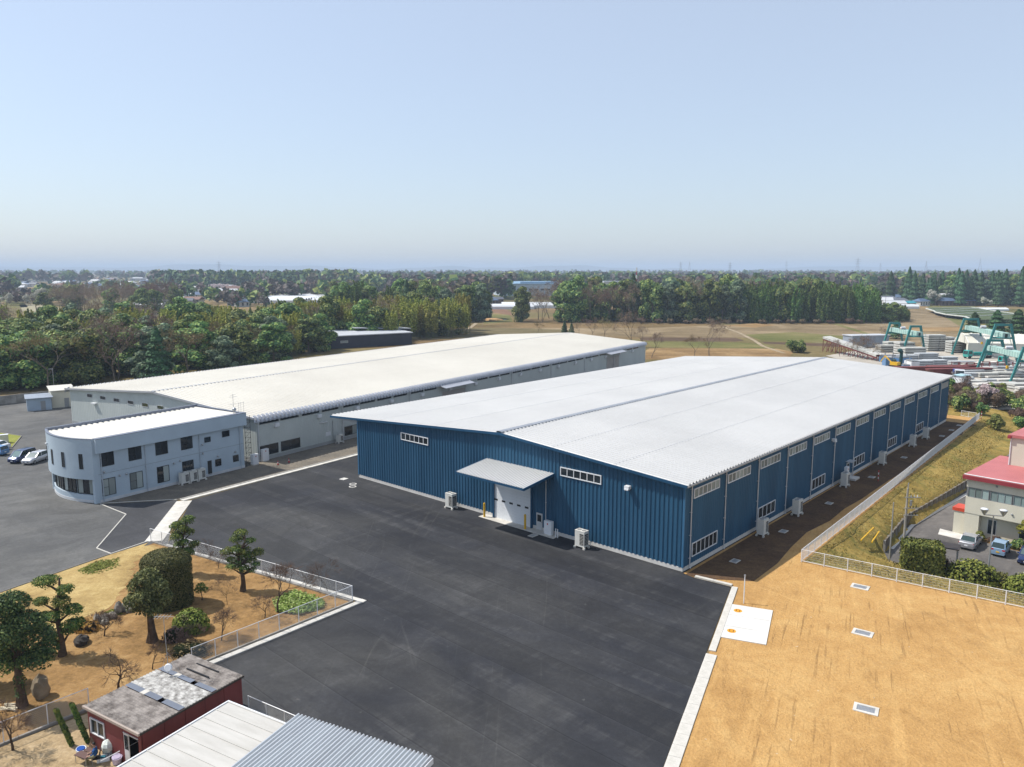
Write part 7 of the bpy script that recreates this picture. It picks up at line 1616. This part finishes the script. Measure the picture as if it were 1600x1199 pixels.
for k,(px,py,m,w_,h) in enumerate(((1388,571,BLU,3,2.2),(1409,571,BLU,5,2.4),(1392,566,WHT,3,2),(1381,565,BLU,3,1.8),(1416,577,BLU,4,1.2),(1424,577,WHITE_STEEL,5,2.4))):
    t=thing('machine_housing','blue painted machine housing near the excavator' if m is BLU else 'white machine housing near the excavator','machine',P(px,py),.3*k,'machine housings near the excavator'); MB().box(-w_/2,w_/2,-1.2,1.2,0,h).obj('housing',m,t); MB().box(-w_/2+.3,w_/2-.5,-1,1,h,h+.4).obj('lid',GREY_STEEL,t); MB().tube([V(w_/3,0,h+.4),V(w_/3,0,h+1.2)],.15,6).obj('stack_pipe',GREY_STEEL,t)
t=thing('mixer_tower','dark green slim tower machine beside the excavator','tower',P(1407,573)); MB().box(-.35,.35,-.35,.35,0,5.0).obj('mast',mat('dark_green_steel',(.01,.06,.06),rough=.6),t); MB().ball((-.5,0,5.0),.8,.7,8,6).obj('hopper',MATS['dark_green_steel'],t)
def conveyor():
    a,b=PY(1290,282,0),PY(1375,252,0); d=b-a; L=d.length; t=thing('conveyor_gallery','red oxide conveyor gallery with pale covered top sloping towards the yard','conveyor',a,math.atan2(d.y,d.x)); zz=lambda x:4.6-3.4*x/L
    n=12
    for k in range(n+1):
        x=L*k/n
        for y in (-1.2,1.2): MB().tube([V(x,y,0),V(x,y,zz(x))],.14,4).obj('trestle_leg',M_RST,t)
        if k<n: MB().bar(V(x,-1.2,0.3),V(L*(k+1)/n,-1.2,zz(x)*.9),.14).obj('brace',M_RST,t)
    for y in (-1.2,1.2): MB().bar(V(0,y,zz(0)),V(L,y,zz(L)),.25,.7).obj('truss_beam',M_RST,t)
    for k in range(14):
        x0,x1=L*k/14,L*(k+1)/14-.12; MB().add([V(x0,-1.5,zz(x0)+.9),V(x1,-1.5,zz(x1)+.9),V(x1,1.5,zz(x1)+1.15),V(x0,1.5,zz(x0)+1.15)],[(0,1,2,3)]).add([V(x0,-1.5,zz(x0)+.2),V(x1,-1.5,zz(x1)+.2),V(x1,-1.5,zz(x1)+.9),V(x0,-1.5,zz(x0)+.9)],[(0,1,2,3)]).obj('cover_sheet',M_PC,t)
conveyor()
t=thing('site_shed','grey-blue flat site shed behind the conveyor','shed',PY(1352,300),.2); MB().box(-8,8,-3,3,0,4.4).obj('wall',mat('blue_grey_cabin',(.30,.34,.40),rough=.6),t); MB().box(-8.3,8.3,-3.3,3.3,4.4,4.7).obj('roof',MATS['pale_grey_roof'],t); MB().box(-4,-3,-3.05,-3,0,2.2).obj('door',GREY_STEEL,t)
for px,Y,s_ in ((1520,330,1.0),(1555,326,1.1),(1588,320,1.15),(1400,335,.7)): plant('cedar',PY(px,Y,GZ),'dark conifer behind the tent hall by the dry field','tree','conifers behind the tent hall',s_*1.25,s_*.62)

# ------------------------------------------------------------------ far village houses, greenhouses, factory, netted orchard
RF={'grey':mat('grey_roof_tiles',(.13,.14,.16),(.10,.105,.12),scale=.5,rough=.6),'blue':mat('blue_roof_tiles',(.10,.15,.24),scale=.5,rough=.5),'brown':mat('brown_roof_tiles',(.20,.11,.08),scale=.5,rough=.7),'pale':mat('pale_tin_roof',(.55,.56,.57),scale=.5,rough=.5),'orange':mat('orange_roof_tiles',(.45,.16,.07),scale=.5,rough=.7),'teal':mat('teal_tin_roof',(.04,.30,.36),scale=.5,rough=.5)}
WLM=[mat('white_house_wall',(.62,.61,.57),rough=.8),mat('cream_house_wall',(.52,.46,.36),rough=.8),mat('brown_timber_wall',(.16,.11,.08),rough=.8),mat('grey_house_wall',(.40,.41,.42),rough=.8)]
def house(loc,rz,w_,d,h,roof,wallm,label,group,hip=True):
    t=thing('house',label,'house',loc,rz,group); MB().box(-w_/2,w_/2,-d/2,d/2,0,h).obj('wall',wallm,t); e=.7; rh=d*.27; k=(d/2+e) if hip else 0
    v=[V(-w_/2-e,-d/2-e,h-.1),V(w_/2+e,-d/2-e,h-.1),V(w_/2+e,d/2+e,h-.1),V(-w_/2-e,d/2+e,h-.1),V(-w_/2-e+k*.85,0,h+rh),V(w_/2+e-k*.85,0,h+rh)]
    MB().add(v,[(0,1,5,4),(2,3,4,5),(1,2,5),(3,0,4),(3,2,1,0)]).obj('roof',roof,t)
    for x in np.linspace(-w_/2+1.4,w_/2-1.4,max(2,int(w_/3))):
        for z in ((1.0,) if h<4 else (1.0,h-1.8)): MB().box(x-.7,x+.7,-d/2-.05,-d/2+.02,z,z+1.1).obj('window',DARKGL,t)
V1='in the hamlet between the two groves'; V2='in the village behind the bamboo end of the belt'; V3='in the settlement before the far cedar ridge'; V4='in the far settlement on the plain'; V5='behind the grove beyond the paddies'; V6='near the blue-roofed factory'
def hl(rf,wm,pl,big): return {'grey':'grey tiled','blue':'blue tiled','brown':'brown tiled','pale':'pale tin','orange':'orange tiled','teal':'teal tin'}[rf]+' roof house '+pl
HS=[(728,676,14,9,5.5,'grey',0,V1),(745,682,12,8,3.5,'pale',0,V1),(762,660,16,9,4,'blue',2,V1),(752,668,8,6,5.5,'grey',3,V1),(776,672,10,7,4.5,'grey',2,V1),(733,655,13,6,3,'pale',0,V1),
(1338,640,16,9,4,'grey',2,V2),(1352,655,14,8,5.6,'blue',0,V2),(1366,640,18,10,4.5,'brown',1,V2),(1385,652,16,9,5.5,'grey',0,V2),(1378,628,14,8,5.5,'pale',1,V2),(1404,640,14,8,4.6,'grey',0,V2),(1396,618,16,8,3.2,'pale',0,V2),(1420,628,10,6,3,'teal',0,V2),(1303,700,12,8,6,'orange',0,V2),(1290,760,30,12,6,'pale',0,V2),(1325,690,18,9,4,'blue',2,V2),(1350,700,20,10,4,'grey',2,V2),(1395,690,16,9,5.5,'blue',0,V2),(1412,700,12,8,5,'grey',3,V2),(1438,640,14,8,4,'blue',0,V2),(1492,645,28,9,4.2,'blue',2,V2),(1486,668,18,11,6.5,'pale',0,V2),(1470,655,9,6,4,'grey',2,V2),
(238,830,16,10,6,'brown',0,V3),(258,880,22,10,6.5,'pale',0,V3),(275,860,18,9,4,'orange',0,V3),(262,700,40,8,3.5,'pale',0,V3),(285,760,18,9,4.5,'pale',0,V3),(300,820,14,9,5.5,'grey',0,V3),(310,950,24,12,6.5,'pale',1,V3),(330,930,30,10,5,'pale',0,V3),(352,900,26,10,5,'pale',0,V3),(303,640,14,8,5.6,'brown',1,V3),(292,630,10,7,5,'grey',0,V3),(370,640,13,8,6,'grey',3,V3),(378,625,10,7,4,'blue',0,V3),(230,600,26,7,3,'pale',0,V3),(355,800,14,9,5,'grey',0,V3),(318,780,14,9,5,'blue',0,V3),
(575,640,16,9,5.5,'grey',3,V5),(600,640,14,9,5.5,'pale',3,V5),(620,640,11,8,6.2,'grey',0,V5),(552,620,14,8,4,'blue',0,V5),(560,660,18,9,5,'grey',0,V5),
(880,900,14,9,6,'grey',0,V6),(898,860,16,9,6.5,'pale',0,V6),(915,870,14,9,5,'blue',3,V6),(932,860,14,8,5,'grey',3,V6),(945,850,12,8,5.5,'grey',0,V6),(960,880,20,10,7,'pale',0,V6),(925,920,14,9,6,'blue',0,V6),(905,840,14,9,5,'brown',0,V6),(950,900,14,9,6,'blue',0,V6),(975,870,14,9,6,'pale',3,V6)]
for px,Y,w_,d,h,rf,wm,pl in HS: house(PY(px,Y,GZ),random.uniform(-.5,.7),w_,d,h,RF[rf],WLM[wm],hl(rf,wm,pl,0),'houses '+pl,rf in('grey','blue') and random.random()<.7)
for i in range(70):
    px=random.uniform(0,240) if i<48 else random.choice([random.uniform(240,420),random.uniform(860,1000)]); Y=random.uniform(1050,2100) if i<48 else random.uniform(1000,1300); rf=random.choice(['grey','grey','pale','blue','brown','pale'])
    house(PY(px,Y,GZ),random.uniform(-.6,.6),random.uniform(10,26),random.uniform(8,12),random.uniform(4,7),RF[rf],WLM[random.choice([0,0,1,3])],hl(rf,0,V4,0),'houses '+V4,random.random()<.4)
def greenhouse(px,Y,w_,d,h,label,group=None,rz=0.0,bays=6):
    t=thing('greenhouse',label,'greenhouse',PY(px,Y,GZ),rz,group); m=mat('white_greenhouse_film',(.66,.68,.69),(.60,.62,.63),scale=.1,rough=.45); bw=d/bays
    for b in range(bays):
        mb=MB(); n=6; A_=[V(-w_/2,b*bw+bw*i/n,h*.55+h*.45*math.sin(PI*i/n)) for i in range(n+1)]; B_=[V(w_/2,p.y,p.z) for p in A_]; mb.strip(B_,A_); mb.obj('film_roof',m,t)
    MB().box(-w_/2+.05,w_/2-.05,0,.15,0,h*.55).obj('side_film',m,t); MB().box(-w_/2,-w_/2+.15,0.2,d,0,h*.55).obj('end_film',m,t); MB().box(w_/2-.15,w_/2,0.2,d,0,h*.55).obj('end_film',m,t)
greenhouse(430,690,54,150,4.6,'broad white multi-bay greenhouse beside the lone evergreen',None,-.02,18); greenhouse(516,700,34,120,4.4,'white multi-bay greenhouse behind the lone evergreen',None,-.02,14)
greenhouse(840,600,56,20,4.2,'white greenhouse in front of the blue-roofed factory',None,.02,3); greenhouse(800,585,34,16,3.6,'low white greenhouse beside the hamlet',None,.02,3); greenhouse(1410,592,26,10,3.2,'low white greenhouse at the edge of the bamboo',None,.0,2)
greenhouse(1553,560,22,8,2.4,'small pale greenhouse at the foot of the cedar wood',None,.0,1)
def factory():
    t=thing('factory_hall','white factory hall with light blue roof edge beyond the greenhouses','factory',PY(842,890,GZ),.25); m=mat('pale_blue_factory_wall',(.46,.54,.60),rough=.6); MB().box(-42,42,0,50,0,13).obj('wall',m,t); MB().box(-42.6,42.6,-.6,50.6,13,14).obj('roof',mat('light_blue_roof',(.28,.42,.55),rough=.5),t)
    MB().box(-20,24,8,40,14,16).obj('roof_monitor',MATS['light_blue_roof'],t); MB().box(20,28,-.1,0,0,8).obj('loading_door',GREY_STEEL,t)
    for k in range(8): MB().box(-40+k*7,-36+k*7,-.1,0,6,8).obj('window',DARKGL,t)
factory()
t=thing('factory_hall','long white hall beside the red and white chimney','factory',PY(985,985,GZ),.05); MB().box(-34,34,0,22,0,14).obj('wall',WLM[0],t); MB().box(-34.5,34.5,-.5,22.5,14,15).obj('roof',MATS['pale_grey_roof'],t); MB().box(-62,-34,2,20,0,9).obj('annexe',WLM[3],t); MB().box(-62.5,-34,1.5,20.5,9,9.8).obj('annexe_roof',MATS['pale_grey_roof'],t)
t=thing('chimney','thin red and white striped chimney beside the long white hall','chimney',PY(994,960,GZ)); 
for k in range(7): MB().tube([V(0,0,k*4.6),V(0,0,k*4.6+4.6)],[1.1-.05*k,1.05-.05*k],10).obj('band',mat('chimney_red',(.30,.05,.05),rough=.7) if k%2 else WLM[0],t)
def orchard():
    # netted terraces: pale cloth borders on posts, green net between
    m=mat('white_net_border',(.58,.60,.55),rough=.8); net=field('green_orchard_net',[(.055,.08,.035),(.085,.11,.055),(.12,.14,.08)],.15,0,.3,3.0)
    rows=[((1447,482.2),(1517,480.5)),((1458,485.5),(1530,482.0)),((1462,488),(1546,484.8)),((1478,491.5),(1563,487.5)),((1508,494.8),(1590,491.0)),((1520,500),(1600,499))]
    for i in range(5):
        (a0,a1),(b0,b1)=rows[i],rows[i+1]
        q=[P(*a0,2.2),P(*a1,2.2),P(*b1,2.2),P(*b0,2.2)]; t=thing('orchard_net','netted orchard plot with pale cloth border below the cedar wood','net',q[0],0,'netted orchard plots'); o=q[0]; t.location.z=0
        L=[p-o for p in q]; z=2.2
        MB().add([V(p.x,p.y,z) for p in L],[(0,3,2,1)]).obj('net_sheet',net,t)
        for a,b in ((L[0],L[1]),(L[0],L[3]),(L[1],L[2])): MB().bar(V(a.x,a.y,z),V(b.x,b.y,z),.7,.6).obj('cloth_border',m,t)
        MB().add([V(L[3].x,L[3].y,0.2),V(L[2].x,L[2].y,.2),V(L[2].x,L[2].y,z-.3),V(L[3].x,L[3].y,z-.3)],[(0,1,2,3)]).obj('net_side',net,t)
        for a,b in ((L[0],L[1]),(L[3],L[2])):
            for k in range(5): p=a.lerp(b,k/4); MB().tube([V(p.x,p.y,0),V(p.x,p.y,z)],.07,4).obj('post',GALV,t)
    a,b=P(1543,485.5),P(1590,502); t=thing('blue_tarpaulin','bright blue tarpaulin strip along the netted orchard','tarpaulin',a); d=b-a; s_=V(-d.y,d.x,0).normalized()*1.8
    n=8; mb=MB(); A_=[V(*(d*(k/n)+s_))+V(0,0,.5+.25*(k%2)) for k in range(n+1)]; B_=[V(*(d*(k/n)-s_))+V(0,0,.4+.3*((k+1)%2)) for k in range(n+1)]; mb.strip(B_,A_); mb.obj('sheet',mat('blue_tarp',(.02,.14,.45),rough=.5),t)
    for k in range(0,n+1,2): MB().tube([d*(k/n)-s_,d*(k/n)-s_+V(0,0,.6)],.06,4).obj('peg',GALV,t)
orchard()
def pylon(px,Y,h,label):
    t=thing('power_pylon',label,'pylon',PY(px,Y,GZ),random.uniform(0,1),'power pylons on the horizon'); b=h*.11; m=GREY_STEEL
    for sx in (-1,1):
        for sy in (-1,1): MB().tube([V(sx*b,sy*b,0),V(sx*b*.35,sy*b*.35,h*.62),V(0,0,h)],.45,4).obj('leg',m,t)
    for k in (.66,.77,.88): MB().bar(V(-h*.15,0,h*k),V(h*.15,0,h*k),.8,1.0).obj('cross_arm',m,t)
    for k in range(5):
        z0,z1=h*.12*k,h*.12*(k+1); r0,r1=b*(1-.65*z0/(h*.62)),b*(1-.65*z1/(h*.62)); MB().tube([V(-r0,-r0,z0),V(r1,-r1,z1)],.3,4).obj('brace',m,t)
for px,Y,h in ((1339,3300,80),(1446,3600,70),(1530,3400,78),(1228,4200,76),(1063,3800,68),(1140,3000,58),(343,3300,66),(1375,4600,70),(1077,4300,74)): pylon(px,Y,h,'faint lattice power pylon on the horizon')
for k,(px,Y) in enumerate(((409,540),(467,545),(508,560),(1365,600),(1300,620),(1383,610))): utility_pole(PY(px,Y,GZ),'thin dark utility pole by the greenhouses' if k<3 else 'thin utility pole in the village behind the bamboo',11,False,.2); 
for o in list(COL.objects):
    if o.get('category')=='utility pole' and 'thin' in o.get('label',''): o['group']='utility poles by the greenhouses' if 'greenhouses' in o['label'] else 'utility poles in the village'
t=thing('sand_heap','low orange sand heap at the field edge between the groves','sand',P(768,500)); 
mb=MB(); mb.ball((0,0,0),7.5,1.2,14,6,0,.08); mb.obj('heap',mat('orange_sand',(.55,.34,.16),rough=.95),t); MB().box(6,9,-2,1,0,.15).obj('cover_board',M_KERB,t)
# ------------------------------------------------------------------ haze: even pale air from the ground to just above the highest thing
def haze():
    mb = MB(); mb.box(-15000,15000,-500,16500,-4.5,110)
    m = bpy.data.materials.new('haze_air'); m.use_nodes = True; n = m.node_tree.nodes; l = m.node_tree.links
    n.remove(n['Principled BSDF']); v = n.new('ShaderNodeVolumePrincipled')
    v.inputs['Color'].default_value = (0.66,0.80,0.98,1); v.inputs['Density'].default_value = 0.00018; v.inputs['Anisotropy'].default_value = 0.0
    l.new(v.outputs[0], n['Material Output'].inputs['Volume'])
    tag(mb.obj('haze', m), kind='stuff')
haze()
